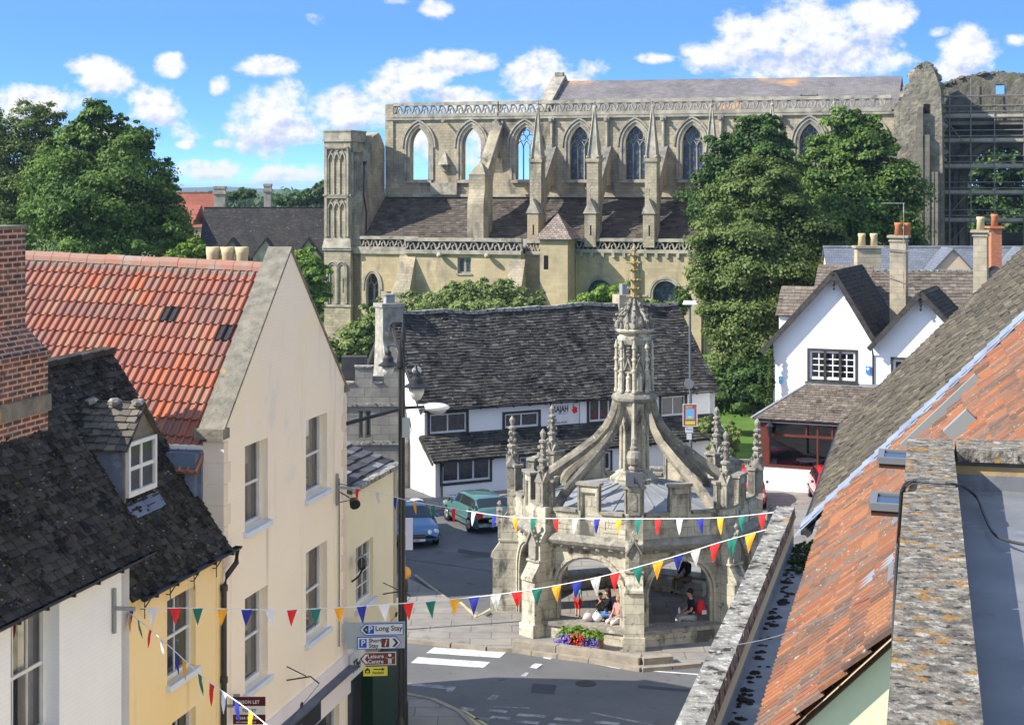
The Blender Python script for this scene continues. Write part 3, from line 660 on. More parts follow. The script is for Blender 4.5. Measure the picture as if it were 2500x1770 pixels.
for uu in (0.0, W_):
    vs = [RF(uu, z, c) for c, z in gp]+[RF(uu+(.3 if uu == 0 else -.3), z, c) for c, z in gp]; n = len(gp)
    mb.mesh(vs, [tuple(range(n)), tuple(range(2*n-1, n-1, -1))]+[(k, (k+1) % n, n+(k+1) % n, n+k) for k in range(n)])
mb.box(RF, .3, W_-.3, 0, 4, -8.4, -8.1)
mb.build('wall', m_white, raj)
sagged = MB(); pit = math.atan2(4.2, 3.95)
rf = roof_fr(RF(-.3, 3.88, -.9), RF.n, pit); L = math.hypot(4.2, 3.95)
slates(sagged, rf, 16.6, L, tw=.27, e=.175, th=.04, jit=.5, bed=-.02)
def sag(v, amp=.10):
    o = RF.o; a = (V(v)-o).dot(RF.u); f = max(0, v[2]-3.6)/4.4
    return (v[0], v[1], v[2]+f*amp*(.7*math.sin(a*.55+2.0)-.3*math.sin(a*1.7))+.03*math.sin(a*2.3+v[2]))
sagged.v = sagged.v[4:]; sagged.f = [tuple(i-4 for i in f) for f in sagged.f[1:]]; sagged.r = sagged.r[1:]
for i in range(40):
    for j in range(10): sagged.poly([rf(16.6*(i+a)/40, L*(j+b)/10, -.03) for a, b in ((0, 0), (1, 0), (1, 1), (0, 1))], .1)
sagged.v = [sag(v) for v in sagged.v]; sagged.build('roof_slope', m_slate_rajah, raj)
rb = roof_fr(RF(16.3, 3.9, -8.75), -RF.n, pit); mb = MB(); mb.poly([rb(0, 0), rb(16.6, 0), rb(16.6, L), rb(0, L)]); mb.build('roof_slope', m_slate_rajah, raj)
mb = MB()
for i in range(34):
    a0 = -.3+16.6*i/34; mb.prism(RF, [(a0, 7.98+ur(0, .03)), (a0+.47, 7.98+ur(0, .03)), (a0+.47, 8.14+ur(0, .04)), (a0, 8.14+ur(0, .04))], -5.05, -4.65)
mb.v = [sag(v) for v in mb.v]; mb.build('ridge', m_coping2, raj)
pp = math.atan2(1.0, 1.5); rf = roof_fr(RF(-.25, 1.68, .3), RF.n, pp); mb = MB(); slates(mb, rf, 16.3, 1.8, tw=.3, e=.2, th=.04, jit=.4); mb.build('lean_to_roof', m_slate_rajah, raj)
gutter(raj, RF, -.3, 16.2, 3.84, -.86, .06); gutter(raj, RF, -.25, 16.1, 1.66, .36, .05)
mb = MB(); mb.tube([RF(.25, 1.6, .36), RF(.3, 1.4, .06), RF(.3, 0, .06)], .04); mb.build('downpipe', m_black, raj)
mb = MB(); bar(mb, RF(-.32, 3.75, -.85), RF(-.32, 8.0, -4.85), .06, .22); bar(mb, RF(-.32, 3.75, -8.8), RF(-.32, 8.0, -4.85), .06, .22); bar(mb, RF(-.28, 1.55, .3), RF(-.28, 2.6, -1.2), .05, .14); mb.build('bargeboard', m_black_w, raj)
for i, w in enumerate(upw):
    wn = window(raj, M1, *w, depth=.04, nx=3 if i in (2,) else 2, fw=.07, bw=.07, sill=False, mf=m_wood_w, mg=m_glass_dk)
    mb = MB(); a, b, c_, d = w; mb.prism(M1, [(a-.12, c_-.12), (a-.12, d+.1), (b+.12, d+.1), (b+.12, c_-.12)], 0, .05, [rect(a, b, c_, d)]); mb.build('surround', m_black_w, wn)
for i, w in enumerate(low):
    wn = window(raj, RF, *w, depth=.04, nx=(3, 2, 1)[i], fw=.07, bw=.08, sill=False, mf=m_wood_w, mg=m_glass_dk)
    mb = MB(); a, b, c_, d = w; mb.prism(RF, [(a-.1, c_-.12), (a-.1, d+.06), (b+.1, d+.06), (b+.1, c_-.12)], 0, .04, [rect(a, b, c_, d)]); mb.build('surround', m_black_w, wn)
# leaded lights (diagonal cames)
# chimney on the left end
mb = MB(); C0 = RF.at(0, 0, -4.83)
def frust(mb, fr, z0, z1, r0, r1):
    (a0, a1, c0, c1), (A0, A1, C0_, C1) = r0, r1
    q = [fr(a0, z0, c0), fr(a1, z0, c0), fr(a1, z0, c1), fr(a0, z0, c1), fr(A0, z1, C0_), fr(A1, z1, C0_), fr(A1, z1, C1), fr(A0, z1, C1)]
    mb.mesh(q, [(0, 1, 2, 3), (4, 7, 6, 5), (0, 4, 5, 1), (1, 5, 6, 2), (2, 6, 7, 3), (3, 7, 4, 0)])
frust(mb, C0, 2.6, 6.9, (-.75, .0, -.9, 1.9), (-.75, .0, -.45, .5)); frust(mb, C0, 0, 2.6, (-.75, 0, -.9, 1.9), (-.75, 0, -.9, 1.9)); mb.box(C0, -.75, .3, 6.9, 8.55, -.45, .5); mb.box(C0, -.82, .36, 8.4, 8.58, -.52, .57)
chm = mb.build('chimney', mat('lichen_chimney_stone', (.36, .34, .28), (.20, .19, .165), sc=2.2, bump=.7, bsc=8, spots=[((.5, .48, .41), 3, .56, .66), ((.42, .38, .15), 2, .66, .72)]), raj)
mb = MB(); mb.box(C0, -.45, -.0, 8.58, 8.95, -.2, .2); mb.box(C0, -.5, .05, 8.95, 9.0, -.25, .25); mb.build('cowl', m_lead, chm)
mb = MB(); a_, z_ = M1.hit(1525, 745, -3.6); mb.box(RF, a_-.5, a_+.4, 7.6, 8.6, -5.2, -4.5); c2 = mb.build('chimney', m_chim, raj); mb = MB(); mb.box(RF, a_-.2, a_+.2, 8.6, 9.15, -5.0, -4.7); mb.build('cowl', m_lead, c2)
# name sign
s = wpx(M1, 1345, 1412, 984, 1043); sg = thing('restaurant_sign', 'white RAJAH sign with red emblem on the upper wall under the big roof', 'sign', M1(s[0], s[2], .05))
mb = MB(); mb.box(M1, s[0], s[1], s[2]+.1, s[3]+.06, .03, .07); mb.build('board', m_wood_w, sg)
mb = MB(); mb.prism(M1, rect(s[0]-.04, s[1]+.04, s[2]+.06, s[3]+.1), .02, .065, [rect(s[0], s[1], s[2]+.1, s[3]+.06)]); mb.build('frame', m_black_w, sg)
sw0 = s[1]-s[0]; text('RAJAH', M1.at(s[0]+.07, s[3]-.45, .073), .42, m_black, sg, sx=.62*sw0/1.35, bold=.03)
text('T: 01666 822229', M1.at(s[0]+.1, s[2]+.17, .073), .11, m_black, sg); text('indian restaurant', M1.at(s[0]+.35, s[3]-.56, .073), .08, m_grey, sg)
m_redp = mat('red_emblem', (.7, .03, .02)); mb = MB(); ex = s[1]-.24; ez = s[3]-.3
mb.prism(M1, [(ex+.13*math.cos(t)*(1+.35*(k % 2)), ez-.1+.15*math.sin(t)*(1+.35*(k % 2))) for k, t in enumerate([2*math.pi*i/10 for i in range(10)])], .07, .076)
mb.build('emblem', m_redp, sg); mb = MB(); band(mb, M1, [(ex-.1, ez+.02), (ex-.08, ez+.22), (ex+.04, ez+.28), (ex+.1, ez+.2)], .03, .07, .076); mb.build('emblem_tail', m_black, sg)

# ================ white pub with two gables
pub = thing('white_gabled_house', 'white rendered house with two dark-edged gables and red bay window', 'house', (12.55, 78.7, 0))
PF = Fr((12.55, 78.7, 0), (-.39, -.92, 0)); h = PF.hit
aL = 0.0; apx, apz = h(2040, 672); aR, zR = h(2131, 812); zE = h(1886, 838)[1]; bp, bz = h(2251, 722); vE = h(2128, 845)[1]
bR = bp+(bp-aR)*.98
print('pub', apx, apz, aR, zR, zE, bp, bz, vE, bR)
zE2 = vE
w1 = wpx(PF, 1977, 2088, 856, 925); w2 = wpx(PF, 2181, 2330, 878, 955)
mb = MB(); mb.prism(PF, [(aL, 0), (aL, zE), (apx, apz), (aR, zE+.1), (bp, bz), (bR, zE2), (bR, 0)], -.35, 0, [rect(*w1), rect(*w2)])
mb.box(PF, aL, aL+.3, 0, zE, -8, -.35); mb.box(PF, bR-.3, bR, 0, zE2, -8, -.35); mb.box(PF, aL, bR, 0, zE, -8.3, -8)
mb.build('wall', m_white, pub)
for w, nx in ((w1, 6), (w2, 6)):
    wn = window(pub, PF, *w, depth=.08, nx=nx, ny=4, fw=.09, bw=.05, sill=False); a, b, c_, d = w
    mb = MB(); mb.prism(PF, rect(a-.12, b+.12, c_-.1, d+.12), -.02, .03, [rect(a, b, c_, d)]); 
    for k in (1, 2): x = a+(b-a)*k/3; mb.box(PF, x-.06, x+.06, c_, d, -.14, .0)
    mb.box(PF, a-.2, b+.2, c_-.2, c_-.11, 0, .12); mb.build('surround', m_black_w, wn)
def two_slope(a0, ze0, am, zm, a1, ze1, c0, c1, m):
    for s, (ea, ez) in enumerate(((a0, ze0), (a1, ze1))):
        run = abs(am-ea); rise = zm-ez; L = math.hypot(run, rise); v = (PF.u*(run if s == 0 else -run)+Z*rise).normalized(); ax = PF.n if s == 0 else -PF.n
        f = Fr(PF(ea, ez, c0 if s == 0 else c1), ax.cross(v), v, ax); mb = MB(); slates(mb, f, c1-c0, L, tw=.3, e=.2, th=.03); mb.build('roof_slope', m, pub)
m_pubroof = mat('pub_dark_slate', (.05, .045, .04), tile=[(.03, .028, .025), (.055, .05, .043), (.042, .038, .033)], bump=.5, spots=[((.24, .14, .03), .45, .62, .72, (1, 1, .5)), ((.13, .12, .1), 7, .64, .7)])
two_slope(aL-.45, zE-.35, apx, apz+.22, aR+.12, zR-.2, -6.5, .45, m_pubroof)
two_slope(aR-.05, vE-.05, bp, bz+.22, bR+.4, zE2-.1, -4.5, .5, m_pubroof)
mb = MB()
for (ea, ez), (ra, rz_) in (((aL-.47, zE-.42), (apx, apz+.12)), ((aR+.1, zR-.3), (apx, apz+.12)), ((aR-.1, vE-.12), (bp, bz+.12)), ((bR+.4, zE2-.2), (bp, bz+.12))):
    bar(mb, PF(ea, ez, .47 if ra == apx else .54), PF(ra, rz_, .47 if ra == apx else .54), .07, .24)
for (x, z) in ((apx, apz-.25), (bp, bz-.25)):
    mb.box(PF, x-.1, x+.1, z, z+.4, .3, .5); mb.lathe(PF(x, z-.45, .42), [(.02, 0), (.07, .1), (.03, .18), (.09, .3), (.05, .45)], 6)
mb.build('bargeboard', m_black_w, pub)
mb = MB(); mb.tube([PF(aR+.02, vE-.1, .3), PF(aR+.02, vE-.4, .06), PF(aR+.02, 1.5, .06)], .045); mb.tube([PF(-.08, zE-.3, .1), PF(-.08, 0, .05)], .04); mb.build('downpipe', m_black, pub)
# stone chimneys of this house
for (pxa, pxb, pt, cb, ztop, nm) in ((2172, 2226, 575, -3.2, None, 1), (2376, 2424, 562, -2.4, None, 2)):
    a0, zt = PF.hit(pxa, pt, cb); a1, _ = PF.hit(pxb-15, pt, cb); mb = MB(); mb.box(PF, a0, a1, 3, zt-.12, cb-.75, cb); mb.box(PF, a0-.12, a1+.12, zt-.12, zt, cb-.87, cb+.12); mb.box(PF, a0-.05, a1+.05, zt-.3, zt-.22, cb-.8, cb+.05)
    cm = mb.build('chimney', m_chim, pub); mb = MB()
    mb.lathe(PF((a0+a1)/2, zt, cb-.25), [(.2, 0), (.17, .45), (.2, .5), (.2, .62), (.14, .62), (.13, .2)], 12)
    if nm == 1: mb.lathe(PF((a0+a1)/2+.35, zt, cb-.55), [(.2, 0), (.17, .45), (.2, .5), (.2, .6), (.14, .6), (.13, .2)], 12)
    mb.build('chimney_pot', m_pot_red if nm == 1 else m_pot_cream, cm, True)
    if nm == 1: CH1 = (a0, a1, zt, cb)
# ground floor extension
exL, exR = -.1, 5.6; ext_c = 2.2
zt0 = PF.hit(2000, 938)[1]; ze_ = PF.hit(1862, 1022, ext_c+.2)[1]
xm0 = PF.hit(1975, 935)[0]; 
pl = [(-.45, 0), (exR, 0)]
pitch = math.atan2(zt0-ze_, ext_c+.25); rf = roof_fr(PF(-.4, ze_, ext_c+.3), PF.n, pitch); L = math.hypot(zt0-ze_, ext_c+.3)
mb = MB(); slates(mb, rf, exR+.4, L, tw=.26, e=.17, th=.028, jit=.35, poly=[(0, 0), (exR+.4, 0), (exR+.4, L), (xm0+.35, L)]); mb.build('lean_to_roof', m_slate_brown, pub)
hipL = MB(); hipL.poly([PF(-.4, ze_, ext_c+.3), PF(xm0-.05, zt0, 0), PF(-.4, ze_, 0)]); hipL.build('lean_to_hip', m_slate_brown, pub)
mb = MB(); bar(mb, PF(-.42, ze_+.02, ext_c+.32), PF(xm0-.05, zt0+.02, 0), .16, .08); mb.box(PF, xm0-.1, exR, zt0-.02, zt0+.12, 0, .12); mb.build('lead_flashing', m_lead, pub)
EF = PF.at(0, 0, ext_c); wz0 = PF.hit(1863, 1137, ext_c)[1]; wz1 = ze_-.12
mb = MB(); mb.prism(EF, [(exL, 0), (exL, wz0), (exR, wz0), (exR, 0)], -.3, 0); mb.box(EF, exL, exL+.3, 0, wz0, -ext_c, -.3); mb.build('plinth_wall', mat('plinth_white', (.82, .82, .8)), pub)
mb = MB(); mb.box(EF, exL-.02, exL+.45, wz0, wz1, -.1, .02); mb.box(EF, exL, exR, wz0, wz0+.1, -.12, .05); zmid = PF.hit(1900, 1062, ext_c)[1]
mb.box(EF, exL+.45, exR, zmid-.05, zmid+.06, -.1, .01); mb.box(EF, exL, exR, wz1-.1, wz1, -.1, .015)
for x in (exL+.45, 2.1, 2.62, 3.3, 4.0, 4.6, 5.5):
    mb.box(EF, x-.04, x+.04, (wz0+.1) if x in (exL+.45, 2.62, 4.6, 5.5) else zmid+.06, wz1-.1, -.08, .0)
bay = mb.build('bay_window', m_red_t, pub)
mb = MB(); mb.poly([EF(exL+.45, wz0+.1, -.05), EF(exR, wz0+.1, -.05), EF(exR, wz1, -.05), EF(exL+.45, wz1, -.05)]); mb.build('pane', glass_mat('bay_glass', .8, .02, .03), bay)
mb = MB(); mb.box(EF, exL+.05, exR, .6, wz1-.02, -2.1, -2.05); mb.box(EF, exL+.05, exR, .6, .65, -2.05, -.12); mb.box(EF, exL+.02, exL+.08, .6, wz1-.02, -2.0, -.12); mb.build('interior', m_dark, bay)
mb = MB(); mb.box(EF, exL-.1, exR, wz1, wz1+.14, -.2, .18); mb.build('fascia', m_black, pub); mb = MB(); mb.box(EF, exL-.1, exR, wz1-.05, wz1, .06, .12); mb.build('white_gutter', m_wood_w, pub)
t = thing('cafe_table', 'small round white-topped table with jars seen through the red bay window', 'table', EF(2.3, wz0-.15, -.6)); mb = MB(); mb.lathe(EF(2.0, wz0+.3, -.55), [(.5, 0), (.5, .04)], 16); mb.build('tabletop', m_wood_w, t)
mb = MB(); 
for dx in (-.35, .35): mb.tube([EF(2.0+dx, wz0-.3, -.55), EF(2.0+dx*.8, wz0+.3, -.55)], .04)
mb.build('leg', mat('brown_wood', (.2, .1, .05)), t)
def lantern(o, lab, nm='wall_lantern', s=1.0):
    t = thing(nm, lab, 'lantern', o); mb = MB(); mb.lathe(o, [(.05*s, 0), (.1*s, .25*s), (.1*s, .3*s)], 6); mb.lathe(o+Z*.3*s, [(.14*s, 0), (.05*s, .1*s), (.02*s, .18*s)], 6); mb.tube([o+Z*.4*s, o+V((-.05, .15, .45))*s, o+V((0, .25, .2))*s], .02*s); mb.build('lantern_body', m_black, t)
lantern(EF(.45, zmid-.05, .25), 'black wall lantern on the red timber end of the bay window', s=1.6)
m_blue = mat('blue_sign', (.05, .2, .6)); m_cyan = mat('pale_blue_sign', (.2, .55, .75))
for (px, py, w_, h_, m_, lb) in ((2120, 903, .22, .34, m_blue, 'small blue alarm box on white wall right of the gable window'), (1907, 927, .2, .34, m_cyan, 'pale blue alarm box near the left corner of the white gable')):
    a, z = PF.hit(px, py); t = thing('alarm_box', lb, 'alarm', PF(a, z, .05)); mb = MB(); mb.box(PF, a-w_/2, a+w_/2, z-h_/2, z+h_/2, 0, .1); mb.build('case', m_, t); mb = MB(); mb.lathe(PF(a, z+.06, .1), [(.065, 0), (.065, .012)], 12, up=PF.n); mb.build('disc', m_wood_w, t)
# aerials on the tall chimney
a0, a1, zt, cb = CH1; t = thing('tv_aerial', 'rusty mast with television aerials strapped to the tall stone chimney', 'aerial', PF(a1-.2, zt-1.6, cb+.1))
px0 = PF.hit(2206, 560, cb+.15)[0]; ztp = PF.hit(2206, 497, cb+.15)[1]; mb = MB(); mb.tube([PF(px0, zt-2.6, cb+.12), PF(px0, ztp, cb+.12)], .025); mb.tube([PF(px0-.1, zt-2.2, cb+.12), PF(px0-1.4, zt-1.6, cb+.3)], .02); mb.build('mast', mat('rusty_mast', (.2, .1, .07), (.4, .4, .4), sc=3), t)
mb = MB(); mb.tube([PF(px0-1.1, ztp, cb+.12), PF(px0+.05, ztp, cb+.12)], .02); 
for k in range(6): mb.tube([PF(px0-1.0+k*.18, ztp, cb-.1), PF(px0-1.0+k*.18, ztp, cb+.34)], .012)
za_ = PF.hit(2206, 612, cb+.15)[1]; mb.tube([PF(px0-1.0, za_+.1, cb+.12), PF(px0+1.1, za_-.1, cb+.12)], .025)
for k in range(14): mb.tube([PF(px0-1.0+k*.15, za_+.1-k*.015, cb-.1), PF(px0-1.0+k*.15, za_+.1-k*.015, cb+.34)], .012); 
for k in range(4): mb.tube([PF(px0+1.2, za_-.2-k*.13+.2, cb-.1), PF(px0+1.45, za_-.1-k*.13+.2, cb+.1)], .016)
mb.build('antenna', m_grey, t)

# ================ houses behind the pub
def simple_house(name, label, fr, w, d, ze, zr, mroof, mwall, holes=(), ridge_m=None, tw=.3):
    """fr faces the eaves side"""
    t = thing(name, label, 'house', fr(0, 0, 0)); mb = MB(); mb.prism(fr, rect(0, w, 0, ze), -.3, 0, [rect(*q) for q in holes])
    pr = [(0, 0), (0, ze), (-d/2, zr-.05), (-d, ze), (-d, 0)]
    for a in (0, w-.3):
        vs = [fr(a, z, c) for c, z in pr]+[fr(a+.3, z, c) for c, z in pr]; n = 5
        mb.mesh(vs, [tuple(range(n)), tuple(range(2*n-1, n-1, -1))]+[(k, (k+1) % n, n+(k+1) % n, n+k) for k in range(n)])
    mb.build('wall', mwall, t); pit = math.atan2(zr-ze, d/2); L = math.hypot(zr-ze, d/2)+.15
    for s in (0, 1):
        rf = roof_fr(fr(-.15, ze-.1, .15), fr.n, pit) if s == 0 else roof_fr(fr(w+.15, ze-.1, -d-.15), -fr.n, pit); mb = MB()
        if s == 0 and tw: slates(mb, rf, w+.3, L+.05, tw=tw, e=.22)
        else: mb.prism(rf, rect(0, w+.3, 0, L+.05), -.05, .02)
        mb.build('roof_slope', mroof, t)
    mb = MB(); mb.prism(fr, rect(-.15, w+.15, zr-.02, zr+.1), -d/2-.15, -d/2+.15); mb.build('ridge', ridge_m or mroof, t)
    for q in holes: window(t, fr, *q, nx=2, ny=2, sill=False, mg=m_glass_dk)
    return t
b1 = Fr((17.9, 87, 0), (-.1, -1, 0)); zr_ = P(0, 662, 90).z; simple_house('stone_roofed_house', 'house with long brown stone roof behind the two chimneys', b1, 12, 6, zr_-3.2, zr_, m_slate_brown, m_chim, ridge_m=m_coping2)
f2 = Fr((19.0, 97, 0), (-.05, -1, 0)); zr2 = P(0, 604, 100).z; sl = simple_house('slate_roofed_house', 'house with blue-grey slate roof and two beige gablets', f2, 16, 6, zr2-3.0, zr2, m_slate_blue, m_cream2, ridge_m=m_lead, tw=0)
for px, pt in ((2327, 606), (2505, 606)):
    p = P(px, pt, 96.0); g = Fr((p.x, 96.0, 0), (-.05, -1, 0)); mb = MB(); mb.prism(g, [(-1.5, p.z-1.75), (0, p.z-.1), (1.5, p.z-1.75)], -.2, 0); mb.build('gablet', mat('beige_render', (.62, .5, .34)), sl)
    mb = MB()
    for s in (-1, 1): mb.mesh([g(0, p.z, .12), g(s*1.65, p.z-1.8, .12), g(s*1.65, p.z-1.8, -3), g(0, p.z, -3), g(0, p.z-.12, .12), g(s*1.65, p.z-1.92, .12)], [(0, 1, 2, 3), (0, 4, 5, 1)])
    mb.build('gablet_roof', m_slate_blue, sl)
def stack(px0, px1, pt, Y, zb, lab, m, pots, pm, name='chimney_stack'):
    a = P(px0, pt, Y); b = P(px1, pt, Y); f = WORLD; t = thing(name, lab, 'chimney', V(((a.x+b.x)/2, Y, zb))); mb = MB()
    mb.box(f, a.x, b.x, zb, a.z-.1, -Y-.9, -Y); mb.box(f, a.x-.12, b.x+.12, a.z-.1, a.z+.02, -Y-1.0, -Y+.12); mb.build('stack', m, t)
    for i in range(pots):
        x = a.x+(b.x-a.x)*(i+.5)/pots; mb = MB(); mb.lathe(V((x, Y+.4, a.z+.02)), [(.22, 0), (.19, .5), (.22, .56), (.22, .7), (.15, .7), (.14, .3)], 12); mb.build('chimney_pot', pm, t, True)
stack(2093, 2152, 602, 92, 7.0, 'wide stone chimney with two buff pots behind the larger white gable', m_chim, 2, m_pot_cream)
stack(2420, 2446, 554, 95, 7.0, 'orange brick chimney with one terracotta pot behind the right stone chimney', m_brick_or, 1, m_pot_red)
t = thing('satellite_dish', 'dark satellite dish beside the right stone chimney', 'satellite dish', P(2427, 668, 86)); mb = MB(); o = P(2427, 668, 86); mb.lathe(o, [(.02, 0), (.2, .03), (.38, .12), (.39, .14), (.2, .05)], 16, up=V((-.2, -1, .15))); mb.build('dish', mat('dark_grey_dish', (.06, .06, .065)), t)
mb = MB(); mb.tube([o, o+V((0, -.3, -.2))], .02); mb.tube([o, o+V((.1, .4, -.5))], .03); mb.build('arm', m_grey, t)
# small roofs left of the big gable
f3 = Fr(P(1900, 0, 85)*1, (-.39, -.92, 0)); o = P(1902, 768, 84.5); f3 = Fr((o.x, o.y, 0), (-.39, -.92, 0)); t = thing('rear_wing', 'low rear wing with brown stone roof left of the larger white gable', 'house', (o.x, o.y, 0))
mb = MB(); mb.box(f3, 0, 5, 0, o.z, -3, 0); mb.build('wall', m_white, t); rf = roof_fr(f3(-.15, o.z-.05, .2), f3.n, math.radians(48)); mb = MB(); slates(mb, rf, 5.2, 1.95, tw=.28, e=.2, jit=.35); mb.build('roof_slope', m_slate_brown, t)
o2 = P(1993, 700, 88); f4 = Fr((o2.x, o2.y, 0), (-.39, -.92, 0)); mb = MB(); mb.box(f4, 0, 3, 2, o2.z, -3, 0); rf = roof_fr(f4(-.1, o2.z-.05, .1), f4.n, math.radians(48)); slates(mb, rf, 3.0, 1.6, tw=.28, e=.2); mb.build('upper_roof', m_slate_brown, t)
# ================ market cross
CC = V((4.05, 54.3, 0)); TH0 = math.atan2(-CC.y, -CC.x)
mc = thing('market_cross', 'octagonal carved stone market cross with flying ribs and tall lantern spire', 'market cross', CC)
def pol(r, th, z): return CC+V((math.cos(th)*r, math.sin(th)*r, z))
def radial(th, r=0.0): return Fr(pol(r, th, 0), (math.cos(th), math.sin(th), 0))     # n outward
RW = 4.0; AP = RW*math.cos(math.pi/8); SD = RW*math.sin(math.pi/8)
for k in range(8):
    thv = TH0+k*math.pi/4; thm = thv+math.pi/8
    f = radial(thv); mb = MB(); w = .33
    mb.box(f, -w, w, 0, .5, 3.6, 4.76, .4); mb.box(f, -w+.03, w-.03, .5, 1.85, 3.6, 4.68, .4)
    mb.prism(Fr(f(0, 0, 0), -f.u), [(-0.0, 0)]*0+[(3.6, 1.85), (4.72, 1.85), (4.72, 1.93), (4.4, 2.42), (4.4, 3.1), (3.6, 3.1)], -.28, .28) if False else None
    pr = [(3.6, 1.85), (4.75, 1.85), (4.75, 1.93), (4.42, 2.4), (4.42, 3.05), (4.2, 3.35), (4.2, 4.1), (3.6, 4.1)]
    n = len(pr); vs = [f(-.27, z, r) for r, z in pr]+[f(.27, z, r) for r, z in pr]
    mb.mesh(vs, [tuple(range(n)), tuple(range(2*n-1, n-1, -1))]+[(i, n+i, n+(i+1) % n, (i+1) % n) for i in range(n)], .4)
    mb.box(f, -.3, .3, 2.40, 2.47, 3.7, 4.5); 
    p = mb.build('pier', m_cross, mc)
    # small gabled niche and crockets on the buttress face
    mb = MB(); mb.prism(f, [(-.16, 2.5), (-.16, 3.0), (0, 3.35), (.16, 3.0), (.16, 2.5)], 4.4, 4.52); mb.prism(f, [(-.24, 3.0), (0, 3.5), (.24, 3.0), (.24, 2.92), (0, 3.36), (-.24, 2.92)], 4.38, 4.58)
    for s in (-1, 1):
        for q in range(3): mb.ball(f(s*(.22-.07*q), 3.06+.16*q, 4.5), .05, n=6, m=4, jit=.3)
    mb.ball(f(0, 3.6, 4.48), .075, .07, .1, 6, 4, jit=.3); mb.build('buttress_gablet', m_cross_dark, p)
    # pinnacle
    mb = MB(); r0 = 4.05
    g = f.at(0, 0, r0)
    mb.box(g, -.17, .17, 4.1, 4.95, -.17, .17)
    for s in range(4):
        an = thv+s*math.pi/2; ff = Fr(pol(r0, thv, 0), (math.cos(an), math.sin(an), 0))
        mb.prism(ff, [(-.2, 4.85), (0, 5.2), (.2, 4.85)], .1, .2)
        mb.prism(ff, [(-.07, 4.25), (-.07, 4.7), (0, 4.82), (.07, 4.7), (.07, 4.25)], .17, .19)
        mb.ball(ff(0, 5.2, .17), .05, n=6, m=4, jit=.3)
    c = pol(r0, thv, 0)
    mb.lathe(c, [(.15, 4.95), (.12, 5.45), (.17, 5.5), (.17, 5.56), (.1, 5.6), (.08, 6.05), (.13, 6.1), (.13, 6.16), (.05, 6.2), (.09, 6.32), (.1, 6.4), (.02, 6.52)], 8, thv)
    for z, rr in ((5.3, .15), (5.72, .13), (5.95, .11)):
        for s in range(4):
            an = thv+math.pi/4+s*math.pi/2; mb.ball(c+V((math.cos(an)*rr, math.sin(an)*rr, z)), .055, .055, .065, 6, 4, jit=.35)
    if k == 0: mb.lathe(c, [(.02, 5.6), (.2, 5.66), (.24, 5.85), (.2, 6.02), (.05, 6.12)], 12)
    mb.build('pinnacle', m_cross_dark, mc)
    if k == 0:
        fr = f.at(0, 0, r0); mb = MB(); 
        mb.box(fr, -.26, .26, 5.0, 5.42, -.26, .26); 
        sd = mb.build('sundial', mat('sundial_slate', (.10, .11, .125), rough=.6), mc); mb = MB(); mb.mesh([fr(0, 5.32, .265), fr(.06, 5.1, .265), fr(.0, 5.1, .36)], [(0, 1, 2)]); mb.build('gnomon', m_black, sd)
    # wall with arch
    fm = radial(thm); sl = SD*1.0
    ow = 1.12
    arch = [(-ow, .0)]+[(-ow*math.cos(t)**.75 if False else -ow*math.copysign(abs(math.cos(t))**.8, math.cos(t)), 1.55+1.02*math.sin(t)**1.05+.06*(1-abs(math.cos(t)))) for t in [math.pi*i/16 for i in range(17)]]+[(ow, .0)]
    mb = MB(); mb.prism(fm, [(-sl, 0)]+[(-ow-.001, 0)]+arch[1:-1]+[(ow+.001, 0)]+[(sl, 0), (sl, 3.2), (-sl, 3.2)], AP-.38, AP-.05)
    aw = mb.build('arch_wall', m_cross, mc)
    mb = MB(); ins = [(x*1.0, z) for x, z in arch]; band(mb, fm, [(x*1.06, z+.04) for x, z in arch], .10, AP-.05, AP+.03); band(mb, fm, [(x*.96, z-.03) for x, z in arch], .07, AP-.12, AP-.02)
    mb.build('arch_moulding', m_cross, aw)
    # string course, weathering and parapet
    mb = MB()
    for (z0, z1, o0, o1) in ((2.86, 3.0, .02, .2), (3.0, 3.12, .2, .26), (3.12, 3.3, .26, .06)):
        a0 = (AP+o0)*math.tan(math.pi/8); a1 = (AP+o1)*math.tan(math.pi/8)
        mb.mesh([fm(-a0, z0, AP+o0), fm(a0, z0, AP+o0), fm(a1, z1, AP+o1), fm(-a1, z1, AP+o1), fm(-a0, z0, AP-.2), fm(a0, z0, AP-.2), fm(a1, z1, AP-.2), fm(-a1, z1, AP-.2)], [(0, 1, 2, 3), (4, 7, 6, 5), (3, 2, 6, 7), (0, 4, 5, 1)])
    for q in range(7): 
        x = (q-3)*.4+ur(-.05, .05); mb.ball(fm(x, 2.93, AP+.1), .1, .08, .07, 6, 4, jit=.3)
    mb.build('string_course', m_cross_dark, mc)
    lv = 4.0; mt = 4.86; m1 = .36; ho = SD+.03
    prof = [(-ho, 3.2), (-ho, mt), (-ho+.34, mt), (-ho+.34, lv), (-m1, lv), (-m1, mt), (m1, mt), (m1, lv), (ho-.34, lv), (ho-.34, mt), (ho, mt), (ho, 3.2)]
    mb = MB(); mb.prism(fm, prof, AP-.16, AP+.03, [rect(-m1+.1, m1-.1, 3.75, mt-.22)]); mb.prism(fm, rect(-m1+.05, m1-.05, 3.7, mt-.15), AP-.12, AP-.06); band(mb, fm, rect(-m1+.12, m1-.12, 3.77, mt-.24), .035, AP-.07, AP+.01, closed=True)
    mb.prism(fm, rect(-1.32, -m1-.12, 3.45, 3.86), AP+.03, AP+.05, [rect(-1.22, -m1-.22, 3.53, 3.78)]); mb.prism(fm, rect(m1+.12, 1.32, 3.45, 3.86), AP+.03, AP+.05, [rect(m1+.22, 1.22, 3.53, 3.78)])
    pp_ = mb.build('parapet', m_cross, mc)
    mb = MB()
